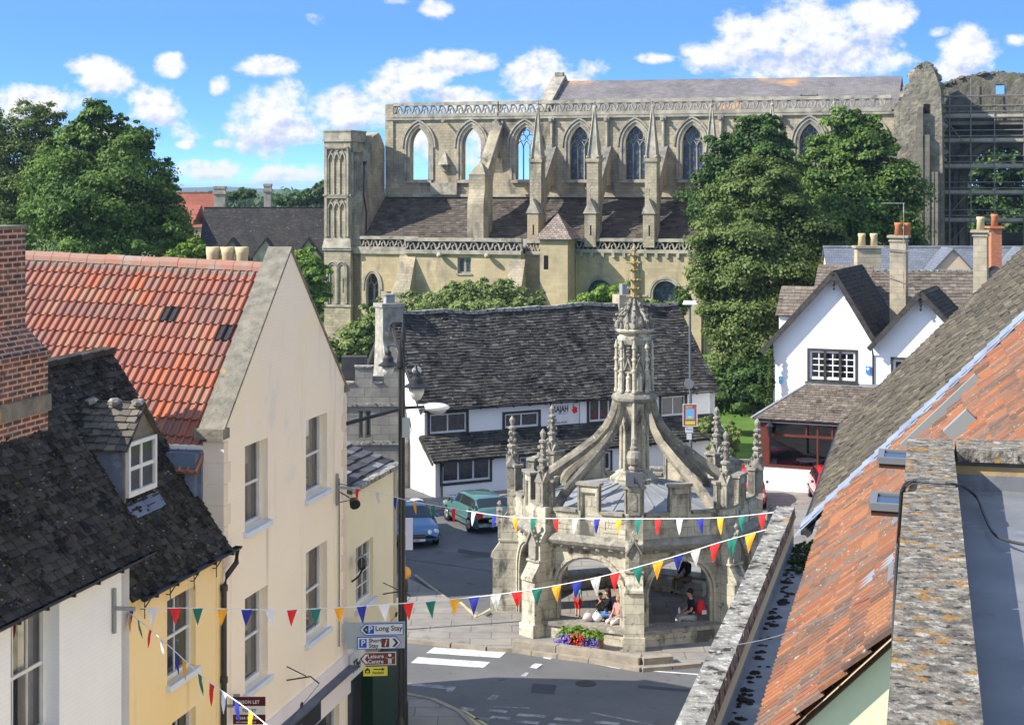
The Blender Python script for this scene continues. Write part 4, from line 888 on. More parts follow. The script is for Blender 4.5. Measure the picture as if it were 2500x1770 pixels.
    line = [(-ho, mt), (-ho+.34, mt), (-ho+.34, lv), (-m1, lv), (-m1, mt), (m1, mt), (m1, lv), (ho-.34, lv), (ho-.34, mt), (ho, mt)]
    for (xa, za_), (xb, zb_) in zip(line[:-1], line[1:]):
        if za_ == zb_: mb.box(fm, min(xa, xb)-(.05 if za_ == mt else -.05), max(xa, xb)+(.05 if za_ == mt else -.05), za_-.0, za_+.085, AP-.22, AP+.1)
        else:
            s = 1 if (xa in (-m1, ho-.34)) else -1; xx = xa; mb.box(fm, min(xx, xx+s*.06), max(xx, xx+s*.06), lv+.085, mt, AP-.17, AP+.06)
    mb.build('parapet_coping', m_cross_dark, pp_)
    # bench wall
    if k not in (2, 6):
        mb = MB(); a = 1.45; mb.box(fm, -a, a, 0, .48, AP-.3, AP+.38); mb.build('bench_wall', m_cross, mc)
        mb = MB(); n_ = 3
        for q in range(n_): mb.box(fm, -a-.02+q*(2*a+.04)/n_, -a+(q+1)*(2*a+.04)/n_-.04, .48, .60, AP-.4, AP+.45)
        mb.build('bench_slab', m_cross_dark, mc)
    # flying rib
    th = thv; prf = [(3.78, 3.35), (3.5, 4.1), (3.24, 4.42), (2.85, 4.72), (2.35, 5.06), (1.8, 5.46), (1.3, 5.84), (.95, 6.24), (.72, 6.68), (.6, 7.2)]
    mb = MB(); wd = [.3, .3, .3, .29, .28, .26, .24, .22, .2, .18]
    up_l = []; 
    for i, (r, z) in enumerate(prf):
        a = prf[max(i-1, 0)]; b = prf[min(i+1, len(prf)-1)]; d = V((b[0]-a[0], b[1]-a[1])).normalized(); up_l.append(V((-d[1], d[0]))*-1 if False else V((d[1]*-1, d[0]))*-1)
    ring = []
    for i, (r, z) in enumerate(prf):
        nn = up_l[i]; t = .27 if i < 6 else .22; w = wd[i]*.43
        # chamfered section: top ridge, shoulders, belly
        sec = [(0, .10), (.6, .02), (1, -.10), (.75, -.16), (.75, -t+.1), (.35, -t), (-.35, -t), (-.75, -t+.1), (-.75, -.16), (-1, -.10), (-.6, .02)]
        ring.append([f(w*a, z-nn[1]*(-b) if False else z+nn[1]*b, r+nn[0]*b) for a, b in sec])
    m_ = len(ring[0]); vs = [p for rg in ring for p in rg]
    mb.mesh(vs, [(i*m_+j, i*m_+(j+1) % m_, (i+1)*m_+(j+1) % m_, (i+1)*m_+j) for i in range(len(ring)-1) for j in range(m_)])
    mb.build('flying_rib', m_cross_rib, mc)
# lead roof
mb = MB(); N = 8
for k in range(8):
    t0 = TH0+k*math.pi/4; t1 = t0+math.pi/4
    a, b = pol(3.9, t0, 3.72), pol(3.9, t1, 3.72); c, d = pol(.4, t1, 4.5), pol(.4, t0, 4.5); mb.poly([a, b, c, d]); 
    bar(mb, a, d, .09, .07)
    for q in (.33, .67): bar(mb, a.lerp(b, q), d.lerp(c, q)+(a.lerp(b, q)-d.lerp(c, q))*.45*abs(q-.5)*2, .06, .05)
mb.build('lead_roof', m_lead, mc)
mb = MB(); mb.lathe(CC, [(3.9, 2.9), (3.9, 3.0), (.3, 3.6), (.3, 3.5)], 8, TH0); mb.build('vault', m_cross, mc)
# central column and neck
mb = MB(); mb.lathe(CC, [(.62, 0), (.62, .3), (.36, .4), (.34, 2.2), (.6, 3.2)], 8, TH0+.39); mb.build('central_pillar', m_cross, mc)
mb = MB(); mb.lathe(CC, [(.8, 4.35), (.8, 4.55), (.62, 4.68), (.62, 4.74), (.36, 4.85), (.34, 5.9), (.42, 6.3), (.55, 6.9), (.6, 7.05)], 8, TH0)
for k in range(8): mb.tube([pol(.44, TH0+k*math.pi/4, 4.8), pol(.42, TH0+k*math.pi/4, 6.4)], .07, 6)
mb.build('central_shaft', m_cross, mc)
# lantern
mb = MB(); mb.lathe(CC, [(.62, 7.02), (.74, 7.12), (.76, 7.2), (.70, 7.3), (.60, 7.36), (.60, 7.4)], 8, TH0); lan = mb.build('lantern_base', m_cross_dark, mc)
mb = MB(); mb.lathe(CC, [(.47, 7.36), (.47, 9.16)], 8, TH0); lan = mb.build('lantern', m_cross, mc)
for k in range(8):
    tv = TH0+k*math.pi/4; tm = tv+math.pi/8; mb = MB(); c = pol(.585, tv, 0)
    mb.lathe(c, [(.085, 7.38), (.085, 7.46), (.06, 7.5), (.06, 8.05), (.085, 8.07), (.085, 8.13), (.058, 8.16), (.055, 8.42), (.085, 8.44), (.085, 8.5), (.058, 8.53), (.05, 8.8), (.085, 8.86), (.05, 8.98), (.02, 9.1)], 8)
    mb.build('shaft', m_cross, lan)
    g = radial(tm, .47*math.cos(math.pi/8)); mb = MB()
    mb.prism(g, [(-.17, 8.08), (0, 8.55), (.17, 8.08), (.13, 8.08), (0, 8.42), (-.13, 8.08)], -.02, .11)
    for z in (8.62, 8.74, 8.86): mb.ball(g(0, z, .06), .09-.02*(z-8.6)/.12*.5, .07, .05, 6, 4, jit=.35)
    mb.box(g, -.19, .19, 8.02, 8.08, 0, .1); mb.box(g, -.19, .19, 8.95, 9.12, 0, .08); mb.build('niche_canopy', m_cross_dark, lan)
    mb = MB(); b = g(0, 0, .06); mb.lathe(b, [(.10, 7.42), (.1, 7.46), (.075, 7.48), (.085, 7.62), (.07, 7.78), (.085, 7.88), (.04, 7.94), (.05, 8.0), (.03, 8.05)], 8, jitter if False else 0); mb.build('statue', mat('statue_stone', (.56, .53, .45), (.4, .37, .3), sc=5, bump=.8, bsc=14), lan)
mb = MB(); mb.lathe(CC, [(.56, 9.1), (.56, 9.2), (.5, 9.22), (.5, 9.32), (.64, 9.36), (.67, 9.42), (.64, 9.46)], 8, TH0); mb.build('cornice', m_cross, lan)
mb = MB()
mb.lathe(CC, [(.42, 9.44), (.42, 9.55), (.38, 9.7), (.3, 9.95), (.2, 10.2), (.12, 10.3)], 8, TH0)
for k in range(16):
    t = TH0+k*math.pi/8; mb.box(radial(t, .58), -.035, .035, 9.46, 9.66, -.03, .03); mb.ball(pol(.58, t, 9.7), .05, n=6, m=4, jit=.3)
for k in range(8):
    t = TH0+k*math.pi/4
    pts = [pol(.6, t, 9.5), pol(.58, t, 9.7), pol(.5, t, 9.88), pol(.34, t, 10.05), pol(.2, t, 10.25), pol(.13, t, 10.45)]; mb.tube(pts, [.06, .06, .06, .055, .05, .04], 6)
    for q in pts[1:5]: mb.ball(q+V((math.cos(t)*.06, math.sin(t)*.06, .04)), .06, .06, .05, 6, 4, jit=.4)
    t += math.pi/8
    mb.tube([pol(.58, t, 9.64), pol(.54, t, 9.9)], [.05, .01], 5)
mb.build('crown', m_cross_dark, mc)
mb = MB(); mb.lathe(CC, [(.13, 10.2), (.12, 10.7), (.10, 11.2), (.08, 11.7), (.05, 12.05), (.07, 12.1), (.06, 12.16), (.01, 12.25)], 8, TH0)
for z, rr in ((10.5, .25), (10.78, .24), (11.05, .22), (11.38, .15), (11.62, .27), (11.88, .2)):
    mb.lathe(CC+Z*z, [(.1, -.03), (rr*.62, -.01), (rr*.62, .03), (.08, .05)], 8)
    for k in range(8): t = TH0+k*math.pi/4; mb.ball(pol(rr*.85, t, z+.02), .045, .045, .045, 6, 4, jit=.35)
for k in range(4): t = TH0+k*math.pi/2; mb.ball(pol(.07, t, 12.05), .04, n=6, m=4)
mb.build('finial', m_gold, mc)
# ================ abbey
A = Fr((-11.8, 155, 0), (-.2935, -.956, 0)); ab = thing('abbey', 'huge ruined medieval abbey with pointed windows, flying buttresses and pierced parapets', 'abbey', A(0, 0, 0))
BS = 5.2; NB = 9; ZT = 20.75
ws = [3.2+BS*k for k in range(NB)]
mb = MB(); holes = [arch_pts(s, 14.9, 18.1, 1.85, 19.75) for s in ws]
mb.prism(A, [(0, 9), (0, ZT), (48.5, ZT), (48.5, 9)], -1.0, 0, holes); mb.box(A, -.15, .65, 13.4, ZT+1.3, -1.1, .14)
mb.build('clerestory_wall', m_abbey, ab)
for i, s in enumerate(ws):
    mb = MB()
    for j, (o, c1) in enumerate(((.18, .02), (.42, .12), (.68, .2))):
        pts = arch_pts(s, 14.9 if j < 2 else 17.9, 18.1, 1.85+2*o, 19.75+o*1.05)
        band(mb, A, pts, .2 if j < 2 else .16, -.25 if j == 0 else -.02, c1)
    w = mb.build('window', m_abbey_trim, ab)
    mb = MB()
    if i >= 2:
        yb = 14.9
        for q in (-.31, .31): mb.box(A, s+q-.05, s+q+.05, yb, 18.0, -.62, -.48)
        for cx in (-.62, 0, .62): band(mb, A, arch_pts(s+cx, 17.7, 17.75, .62, 18.45)[1:-1], .07, -.62, -.48)
        for cx, cz in ((-.36, 18.75), (.36, 18.75), (0, 19.2)): band(mb, A, [(s+cx+.3*math.cos(t), cz+.3*math.sin(t)) for t in [math.pi*q/5 for q in range(10)]], .06, -.62, -.48, closed=True)
        mb.build('tracery', m_abbey_trim, w)
    if i >= 3:
        mb = MB(); mb.prism(A, arch_pts(s, 14.9, 18.1, 1.85, 19.75), -.6, -.57); mb.build('pane', m_abbey_glass, w)
# parapets with pierced wavy tracery
def parapet(parent, fr, a0, a1, z0, z1, c0=-.28, c1=.1, name='parapet', back=None, step=.85, m=m_abbey_trim):
    h = z1-z0; mb = MB()
    mb.box(fr, a0, a1, z0, z0+h*.24, c0, c1+.16); mb.box(fr, a0, a1, z1-h*.22, z1, c0, c1+.1)
    n = max(2, int(round((a1-a0)/step))); st = (a1-a0)/n; zl, zh = z0+h*.24, z1-h*.22; hh = zh-zl
    for i in range(n):
        x = a0+i*st
        band(mb, fr, [(x, zl+.02), (x+st*.25, zl+hh*.35), (x+st*.35, zh-hh*.15), (x+st*.6, zh-.03), (x+st*.85, zh-hh*.3), (x+st, zl+hh*.05)], hh*.17, c0+.1, c1)
        band(mb, fr, [(x+st*.55, zl+.02), (x+st*.5, zl+hh*.45), (x+st*.68, zl+hh*.6)], hh*.13, c0+.12, c1-.03)
    mb.box(fr, a0, a0+.12, zl, zh, c0, c1); mb.box(fr, a1-.12, a1, zl, zh, c0, c1)
    p = mb.build(name, m, parent)
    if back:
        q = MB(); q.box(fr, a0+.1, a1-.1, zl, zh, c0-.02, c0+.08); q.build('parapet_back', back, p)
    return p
parapet(ab, A, .65, 11, 20.75, 22.15); parapet(ab, A, 11.12, 46.6, 20.75, 22.15)
mb = MB(); mb.box(A, -.1, 48.4, 20.5, 20.75, 0, .22)
for k in range(NB): mb.lathe(A(3.2+BS*(k+.5), 20.45, .2), [(.1, 0), (.14, .6)], 6, up=A.n+V((0, 0, -.2)))
mb.build('string_course', m_abbey_trim, ab)
# nave roof
mb = MB(); nv = [(15, 46.5)]
q = [A(15, 20.9, -1.0), A(47, 20.9, -1.0), A(47, 24.25, -7.6), A(15, 24.42, -7.6), A(15, 20.9, -14.2), A(47, 20.9, -14.2)]
mb.mesh(q, [(0, 1, 2, 3), (3, 2, 5, 4), (0, 3, 4), (1, 5, 2)]); mb.build('nave_roof', m_slate_nave, ab)
mb = MB()
for s_ in (0, 1):
    c_a, c_b = (-.6, -7.6) if s_ == 0 else (-14.4, -7.6)
    mb.mesh([A(14.2, 20.6, c_a), A(15.4, 20.6, c_a), A(15.4, 24.6, c_b), A(14.2, 24.6, c_b), A(14.2, 21.05, c_a), A(15.4, 21.05, c_a), A(15.4, 25.0, c_b), A(14.2, 25.0, c_b)], [(0, 1, 2, 3), (4, 7, 6, 5), (0, 4, 5, 1), (1, 5, 6, 2), (2, 6, 7, 3), (3, 7, 4, 0)])
mb.mesh([A(14.3, 20, -.6), A(14.3, 24.7, -7.6), A(14.3, 20, -14.4)], [(0, 1, 2)]); mb.box(A, 14.4, 15.2, 24.9, 25.25, -7.9, -7.3); mb.build('gable_coping', m_abbey_trim, ab)
mb = MB(); mb.box(A, 38.4, 40.0, 22.25, 22.4, -3.5, -2.9); mb.tube([A(38.5, 22.0, -3), A(38.5, 22.5, -3)], .05); mb.tube([A(39.9, 22.0, -3), A(39.9, 22.5, -3)], .05); mb.build('roof_hatch', m_black, ab)
# aisle
AC = 6.0; mb = MB()
aw = [arch_pts(.9, 2.9, 5.2, 1.25, 6.4, pointed=False), arch_pts(22.2, 1.5, 5.0, 2.3, 6.15, pointed=False), arch_pts(28.0, 1.5, 5.0, 2.3, 6.15, pointed=False), arch_pts(33.8, 1.5, 5.0, 2.3, 6.15, pointed=False)]
mb.prism(A, [(-1, 0), (-1, 8.6), (48, 8.6), (48, 0)], AC-.9, AC, aw); mb.build('aisle_wall', m_abbey_warm, ab)
for i, a in enumerate(aw):
    cx, w_ = (.9, 1.25) if i == 0 else ((22.2, 28.0, 33.8)[i-1], 2.3); zs, za2, z0_ = (5.2, 6.4, 2.9) if i == 0 else (5.0, 6.15, 1.5)
    mb = MB(); band(mb, A, arch_pts(cx, zs-.3, zs, w_+.5, za2+.25, pointed=False), .2, AC-.02, AC+.1); band(mb, A, arch_pts(cx, z0_, zs, w_+.1, za2+.05, pointed=False), .14, AC-.3, AC+.04)
    w = mb.build('window', m_abbey_trim, ab); mb = MB(); mb.prism(A, a, AC-.65, AC-.6); mb.build('pane', m_abbey_glass, w)
    if i == 0:
        mb = MB(); mb.box(A, cx-.06, cx+.06, z0_, zs, AC-.58, AC-.45); 
        for s in (-.3, .3): band(mb, A, arch_pts(cx+s, zs-.2, zs-.15, .6, zs+.35)[1:-1], .09, AC-.58, AC-.45)
        mb.box(A, cx-.35, cx-.28, zs+.3, za2-.2, AC-.58, AC-.45); mb.box(A, cx+.28, cx+.35, zs+.3, za2-.2, AC-.58, AC-.45); mb.build('tracery', m_abbey_trim, w)
mb = MB()
for x0_, x1_ in ((2.2, 20.6), (23.8, 26.4), (29.6, 32.2), (35.4, 48)): mb.box(A, x0_, x1_, 4.75, 4.9, AC, AC+.12)
for s in (19.6, 25.1, 30.9): mb.box(A, s-.55, s+.3, 0, 7.6, AC, AC+.5); mb.tube([A(s+.5, 8, AC+.12), A(s+.5, 0, AC+.12)], .09)
mb.build('pilasters', m_abbey_warm, ab)
mb = MB()
for k in range(30): mb.box(A, 19.5+k*.95, 19.75+k*.95, 8.1, 8.5, AC, AC+.25)
mb.box(A, -1, 5, 8.15, 8.5, AC, AC+.2); mb.build('corbel_table', m_abbey_trim, ab)
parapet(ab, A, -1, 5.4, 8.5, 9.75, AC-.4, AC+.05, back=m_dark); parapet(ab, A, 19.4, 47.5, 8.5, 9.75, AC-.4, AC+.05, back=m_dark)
# aisle roof in slates
pit = math.atan2(13.5-9.6, 5.7); rf = roof_fr(A(-.2, 9.45, AC-.5), A.n, pit); mb = MB(); slates(mb, rf, 48, math.hypot(3.9, 5.55), tw=.5, e=.34, th=.04, jit=.3); mb.build('aisle_roof', m_slate_abbey, ab)
mb = MB(); mb.box(A, -.2, 48, 13.3, 13.55, 0, .3)
for s in [w for w in ws]: mb.box(A, s-1.3, s+1.3, 14.6, 14.85, 0, .3)
mb.build('aisle_flashing', m_abbey_trim, ab)
# end wall of the aisle beside the tower
mb = MB(); pr = [(6, 0), (6, 13.2), (5.2, 14.0), (4.2, 16.5), (3.0, 18.9), (1.6, 19.3), (1.0, 19.0), (0, 18.0), (0, 0)]; n = len(pr)
vs = [A(-1.6, z, c) for c, z in pr]+[A(-.25, z, c) for c, z in pr]; mb.mesh(vs, [tuple(range(n)), tuple(range(2*n-1, n-1, -1))]+[(k, n+k, n+(k+1) % n, (k+1) % n) for k in range(n)])
mb.build('west_wall', m_abbey, ab)
mb = MB(); mb.tube([A(-.15, 16.3, 5.4), A(-.15, 13.5, 5.5), A(-.15, 11.9, 4.8), A(-.15, 9.8, 4.9)], .07); mb.lathe(A(-.1, 16.2, 5.4), [(.12, 0), (.22, .35)], 6); mb.build('downpipe', m_black, ab)
# stair tower with blind arcades
T0, T1 = -3.62, -1.02; TC = 6.55
mb = MB(); mb.box(A, T0, T1, 0, 18.45, TC-3.6, TC)
tw = mb.build('stair_tower', m_abbey, ab)
mb = MB(); mb.box(A, T0-.12, T1+.12, 18.35, 18.6, TC-3.7, TC+.12); mb.box(A, T0-.04, T1+.04, 18.6, 19.25, TC-3.64, TC+.04); mb.box(A, T0-.1, T1+.1, 19.25, 19.4, TC-3.68, TC+.1); mb.build('tower_top', m_abbey_trim, tw)
for z0, z1, o1, o2 in ((13.4, 13.55, .08, .1), (3.3, 3.5, .1, .1), (0, .5, .3, .5)): mb = MB(); mb.box(A, T0-o1, T1+o1, z0, z1, TC-3.7, TC+o2); mb.build('string_course', m_abbey_trim, tw)
mb = MB(); mb.box(A, T0-.12, T1+.12, 8.45, 8.65, TC-3.7, TC+.14); frust(mb, A, 8.65, 9.6, (T0-.12, T1+.12, TC-3.6, TC+.22), (T0+.02, T1-.02, TC-3.6, TC-.02)); mb.build('string_course', m_abbey_trim, tw)
mb = MB()
def arcade(fr, a0, a1, n, z0, zs, za_, c, wd=.1, th=.16):
    st = (a1-a0)/n
    for i in range(n+1): mb.tube([fr(a0+i*st, z0, c+th*.4), fr(a0+i*st, zs, c+th*.4)], wd*.6, 6); mb.lathe(fr(a0+i*st, z0-.05, c+th*.4), [(wd, 0), (wd*.6, .2)], 6); mb.lathe(fr(a0+i*st, zs-.1, c+th*.4), [(wd*.6, 0), (wd*1.1, .18)], 6)
    for i in range(n): band(mb, fr, arch_pts(a0+(i+.5)*st, zs, zs+.02, st-.06, za_)[1:-1], wd, c, c+th)
    for i in range(n-1): band(mb, fr, arch_pts(a0+(i+1)*st, zs, zs+.02, st*2-.1, za_+.45)[1:-1], wd*.6, c, c+th*.6)
    mb.box(fr, a0-.3, a0-.12, z0-.1, za_+.55, c, c+th); mb.box(fr, a1+.12, a1+.3, z0-.1, za_+.55, c, c+th); mb.box(fr, a0-.3, a1+.3, za_+.4, za_+.55, c, c+th)
arcade(A, T0+.45, T1-.45, 3, 13.6, 16.7, 17.3, TC); mb.build('blind_arcade', m_abbey_trim, tw); mb = MB(); arcade(A, T0+.45, T1-.45, 3, 9.8, 12.3, 12.8, TC); mb.build('blind_arcade', m_abbey_trim, tw); mb = MB()
SR = Fr(A(T1, 0, TC), A.u); arcade(SR, .45, 2.3, 4, 13.6, 16.5, 17.0, 0); mb.build('blind_arcade', m_abbey_trim, tw)
for cx in (T0+.85, T1-.85): mb = MB(); band(mb, A, arch_pts(cx, 3.6, 6.9, .95, 7.4, pointed=False), .12, TC, TC+.16); band(mb, A, arch_pts(cx, 3.6, 6.9, .6, 7.2, pointed=False), .08, TC, TC+.1); mb.build('blind_arch', m_abbey_trim, tw)
mb = MB(); mb.box(A, T1-.75, T1-.68, 4.6, 5.9, TC, TC+.02); mb.build('arrow_slit', m_dark, tw)
# flying buttresses with piers and spires
def cross_finial(mb, p, s=.5): mb.tube([p, p+Z*s], .05, 5); bar(mb, p+Z*s*.55-A.u*s*.32, p+Z*s*.55+A.u*s*.32, .08, .08); mb.ball(p+Z*s, .08, n=6, m=4); mb.ball(p+Z*.05, .1, n=6, m=4)
def flyer(s, big=False):
    h = .34 if not big else .48
    mb = MB(); zt = 17.9 if not big else 20.3; zp = 13.9 if not big else 15.4
    pr = [(0, zt), (0, 13.8), (.6, 14.4), (1.6, 14.3), (2.8, 13.2), (3.8, 11.2), (4.6, 9.8), (4.6, zp)] if not big else [(0, 20.4), (0, 15.5), (1.0, 17.6), (2.2, 16.6), (3.4, 14.0), (4.0, 10.5), (4.8, 9.8), (4.8, 15.5)]
    n = len(pr); vs = [A(s-h, z, c) for c, z in pr]+[A(s+h, z, c) for c, z in pr]; tri = tessellate_polygon([[V((c, z, 0)) for c, z in pr]])
    mb.mesh(vs, [tuple(t) for t in tri]+[tuple(n+k for k in reversed(t)) for t in tri]+[(k, n+k, n+(k+1) % n, (k+1) % n) for k in range(n)]); fl = mb.build('flying_buttress', m_abbey, ab)
    mb = MB(); a, b = (0, zt), (4.7, zp); 
    mb.mesh([A(s-h-.06, a[1]+.12, a[0]), A(s+h+.06, a[1]+.12, a[0]), A(s+h+.06, b[1]+.12, b[0]), A(s-h-.06, b[1]+.12, b[0]), A(s-h-.06, a[1]-.02, a[0]), A(s+h+.06, a[1]-.02, a[0]), A(s+h+.06, b[1]-.02, b[0]), A(s-h-.06, b[1]-.02, b[0])], [(0, 1, 2, 3), (0, 4, 5, 1), (1, 5, 6, 2), (3, 2, 6, 7), (0, 3, 7, 4)]); mb.build('flyer_coping', m_flyer, fl)
    if not big:
        mb = MB(); mb.tube([A(s, 17.8, .15), A(s, 20.6, .15)], .16, 6); mb.box(A, s-.25, s+.25, 20.2, 20.55, 0, .4); mb.build('wall_shaft', m_abbey_trim, ab)
        mb = MB(); mb.box(A, s-.52, s+.52, 9.3, 16.5, 4.1, 5.5); mb.box(A, s-.6, s+.6, 16.4, 16.7, 4.0, 5.6)
        pi_ = mb.build('pier', m_abbey, ab); mb = MB(); frust(mb, A, 16.7, 21.1, (s-.46, s+.46, 4.25, 5.3), (s-.05, s+.05, 4.7, 4.8))
        for sx in (-.46, .46):
            for cc_ in (4.15, 5.4): mb.tube([A(s+sx, 16.7, cc_), A(s+sx*.1, 21.1, 4.75+(cc_-4.75)*.1)], .06, 4); mb.ball(A(s+sx, 16.85, cc_), .16, n=6, m=4, jit=.3)
        mb.ball(A(s, 21.2, 4.75), .17, .17, .22, 6, 4, jit=.2); mb.tube([A(s, 21.1, 4.75), A(s, 21.65, 4.75)], .06, 5); mb.ball(A(s, 21.65, 4.75), .1, n=6, m=4); mb.build('spire', m_abbey_trim, pi_)
        mb = MB(); mb.box(A, s-.5, s+.5, 9.0, 12.0, 5.5, 6.35); mb.build('lower_pier', m_abbey, pi_)
        mb = MB(); mb.prism(A, [(s-.62, 11.9), (s, 13.2), (s+.62, 11.9)], 5.3, 6.45); cross_finial(mb, A(s, 13.1, 6.2), .9); mb.build('gablet', m_abbey_trim, pi_)
        mb = MB(); mb.box(A, s+.0, s+.12, 10.0, 10.9, 6.35, 6.36); mb.build('slot', m_dark, pi_)
    else:
        mb = MB(); mb.box(A, s-.75, s+.75, 9.3, 15.3, 4.0, 6.3); frust(mb, A, 15.3, 16.4, (s-.8, s+.8, 3.95, 6.35), (s-.1, s+.1, 5.0, 5.2)); 
        mb.mesh([A(s-.75, 12.7, 6.7), A(s+.75, 12.7, 6.7), A(s+.75, 14, 6.3), A(s-.75, 14, 6.3), A(s-.75, 12.7, 6.3), A(s+.75, 12.7, 6.3)], [(0, 1, 2, 3), (0, 3, 4), (1, 5, 2), (0, 4, 5, 1)]); mb.box(A, s-.75, s+.75, 9.3, 12.7, 6.3, 6.7)
        pi_ = mb.build('pier', m_abbey, ab); mb = MB(); cross_finial(mb, A(s, 16.3, 5.1), 1.0); mb.build('cross_finial', m_abbey_trim, pi_)
flyer(ws[1]+BS/2, True)
for k in range(2, 8): flyer(ws[k]+BS/2)
s = ws[0]+BS/2; mb = MB(); mb.mesh([A(s-.5, 16.3, .7), A(s+.5, 16.3, .7), A(s, 17.6, 0), A(s-.5, 16.3, 0), A(s+.5, 16.3, 0)], [(0, 1, 2), (0, 2, 3), (1, 4, 2), (0, 3, 4, 1)]); mb.box(A, s-.25, s+.25, 15.7, 16.3, 0, .3); mb.box(A, s-1.3, s+1.3, 13.5, 14.6, 0, .5); mb.build('corbel', m_abbey_trim, ab)
# porch
PC = 9.0; mb = MB(); pw = wpx(A.at(0, 0, PC), 1117, 1150, 629, 668); pu0, pu1 = 5.3, 15.9
mb.prism(A, [(pu0, 0), (pu0, 8.4), (pu1, 8.4), (pu1, 0)], PC-.5, PC, [rect(*pw), arch_pts(10.4, 0, 3.2, 3.6, 4.9, pointed=False)]); mb.box(A, pu0, pu0+.5, 0, 8.4, AC, PC-.5); mb.box(A, pu1-.5, pu1, 0, 8.4, AC, PC-.5); pch = mb.build('porch', m_abbey_warm, ab)
mb = MB(); mb.box(A, pu0+.5, pu1-.5, 8.6, 8.8, AC-.3, PC-.5); mb.mesh([A(pu0+5.5, 8.9, 6), A(pu1, 8.9, 6), A(pu1, 8.9, 8.6), A(pu0+5.5, 8.9, 8.6), A(pu0+5.5, 9.6, 5.6), A(pu1, 9.6, 5.6)], [(0, 1, 2, 3), (4, 5, 2, 3)]); mb.build('porch_roof', m_lead, pch)
window(pch, A.at(0, 0, PC), *pw, depth=.25, nx=2, mf=m_abbey_trim, mg=m_abbey_glass, fw=.12, bw=.2, sill=True, sill_m=m_abbey_trim)
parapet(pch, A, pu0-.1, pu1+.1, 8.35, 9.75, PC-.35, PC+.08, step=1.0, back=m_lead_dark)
SL = Fr(A(pu0, 0, AC), -A.u)
mb = MB(); band(mb, A, arch_pts(10.4, 3.4, 3.6, 4.6, 5.6, pointed=False)[1:-1], .25, PC, PC+.25); mb.ball(A(8.6, 8.25, PC+.5), .25, .4, .25); mb.ball(A(13, 8.25, PC+.5), .25, .4, .25); mb.build('hood_mould', m_abbey_trim, pch)
def batter(s0, s1, z_top, z_m, c0, c1, z0=0):
    mb = MB(); pr = [(c0, z0), (c0, z_top), (c0+.15, z_top), (c1, z_m), (c1, z0)]; n = 5; vs = [A(s0, z, c) for c, z in pr]+[A(s1, z, c) for c, z in pr]
    mb.mesh(vs, [tuple(range(n)), tuple(range(2*n-1, n-1, -1))]+[(k, n+k, n+(k+1) % n, (k+1) % n) for k in range(n)]); mb.build('buttress', m_abbey, pch)
batter(pu0-.6, pu0+.9, 8.2, 5.0, PC-.2, PC+1.6); batter(pu1-1.0, pu1+.4, 8.0, 5.0, PC-.2, PC+1.5); batter(pu0-1.4, pu0-.6, 7.8, 4.0, AC, PC+.8)
# pyramid-roofed stair turret
tu0 = A.hit(1318, 620, 8.6)[0]; tu1 = A.hit(1386, 620, 8.6)[0]; mb = MB(); mb.box(A, tu0, tu1, 0, 9.75, 6, 8.6); mb.box(A, tu0-.1, tu1+.15, 3.9, 4.0, 6, 8.75); mb.box(A, pu1, tu0, 0, 8.3, 6, 7.4); tt = mb.build('stair_turret', m_abbey_warm, ab)
mb = MB(); frust(mb, A, 9.7, 11.9, (tu0-.45, tu1+.45, 5.6, 8.95), ((tu0+tu1)/2-.03, (tu0+tu1)/2+.03, 7.2, 7.26)); mb.build('pyramid_roof', mat('turret_slate', (.2, .15, .12), (.3, .25, .22), sc=2, brick=(.35, .22, (.4, .4, .4), .03, .25)), tt)
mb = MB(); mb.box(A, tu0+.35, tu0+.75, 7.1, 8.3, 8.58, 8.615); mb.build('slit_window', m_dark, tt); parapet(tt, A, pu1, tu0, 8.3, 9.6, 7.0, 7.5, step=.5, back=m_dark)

# ---------------- crossing ruin and scaffold
ru = thing('ruined_transept', 'crumbling transept wall with tall dark arch behind scaffolding at the right of the abbey', 'ruin', A(48, 0, 0))
RA = Fr(A(47, 0, 0), (-.2935, -.956, 0)); rh = RA.hit
def blob_wall(mb, fr, pts, c0, c1, sub=1): mb.prism(fr, pts, c0, c1)
e = [rh(px, py, 1.2) for px, py in ((2197, 250), (2232, 178), (2240, 160), (2262, 150), (2280, 172), (2296, 215), (2300, 300), (2301, 420), (2298, 620))]
pts = [(e[0][0]-.5, 0)]+[(e[0][0]-.5, e[0][1])]+e[0:8]+[(e[8][0]+.2, 0)]
mb = MB(); mb.prism(RA, [(p[0], p[1]+ur(-.1, .1)*(p[1] > 1)) for p in pts], -3.5, 1.2)
for k in range(60):
    t = RN.random(); i = RN.randrange(1, 8); a = e[i-1 if i else 0]; b = e[i]; x = a[0]+(b[0]-a[0])*t; z = a[1]+(b[1]-a[1])*t; r = ur(.2, .55); mb.ball(RA(x-.1, z-.15, ur(-3, 1.2)), r, r, r*.7, 7, 5, jit=.3)
mb.build('broken_pier', m_ruin, ru)
mb = MB(); a = rh(2205, 300, 1.6); b = rh(2260, 300, 1.6)
for j, (px, w_, zt_, c_) in enumerate(((2240, 28, 262, 1.5), (2263, 14, 330, 1.4))):
    x0 = rh(px-w_/2, 500, c_)[0]; x1 = rh(px+w_/2, 500, c_)[0]; z = rh(px, zt_, c_)[1]
    q = [(x0, 9), (x0-.1, 9), (x1-.3, z), (x1, z), (x1, 0), (x0-.6, 0), (x0-.6, 9)]; mb.prism(RA, [(x0-.5, 0), (x0-.5, 11), (x1-.4, z), (x1, z), (x1, 0)], 1.0, c_+.3)
for px in (2268, 2278, 2288): x = rh(px, 500, 1.6)[0]; mb.tube([RA(x, 0, 1.4), RA(x, 15.5, 1.4)], .22, 8)
mb.build('clustered_shafts', m_ruin_dark, ru)
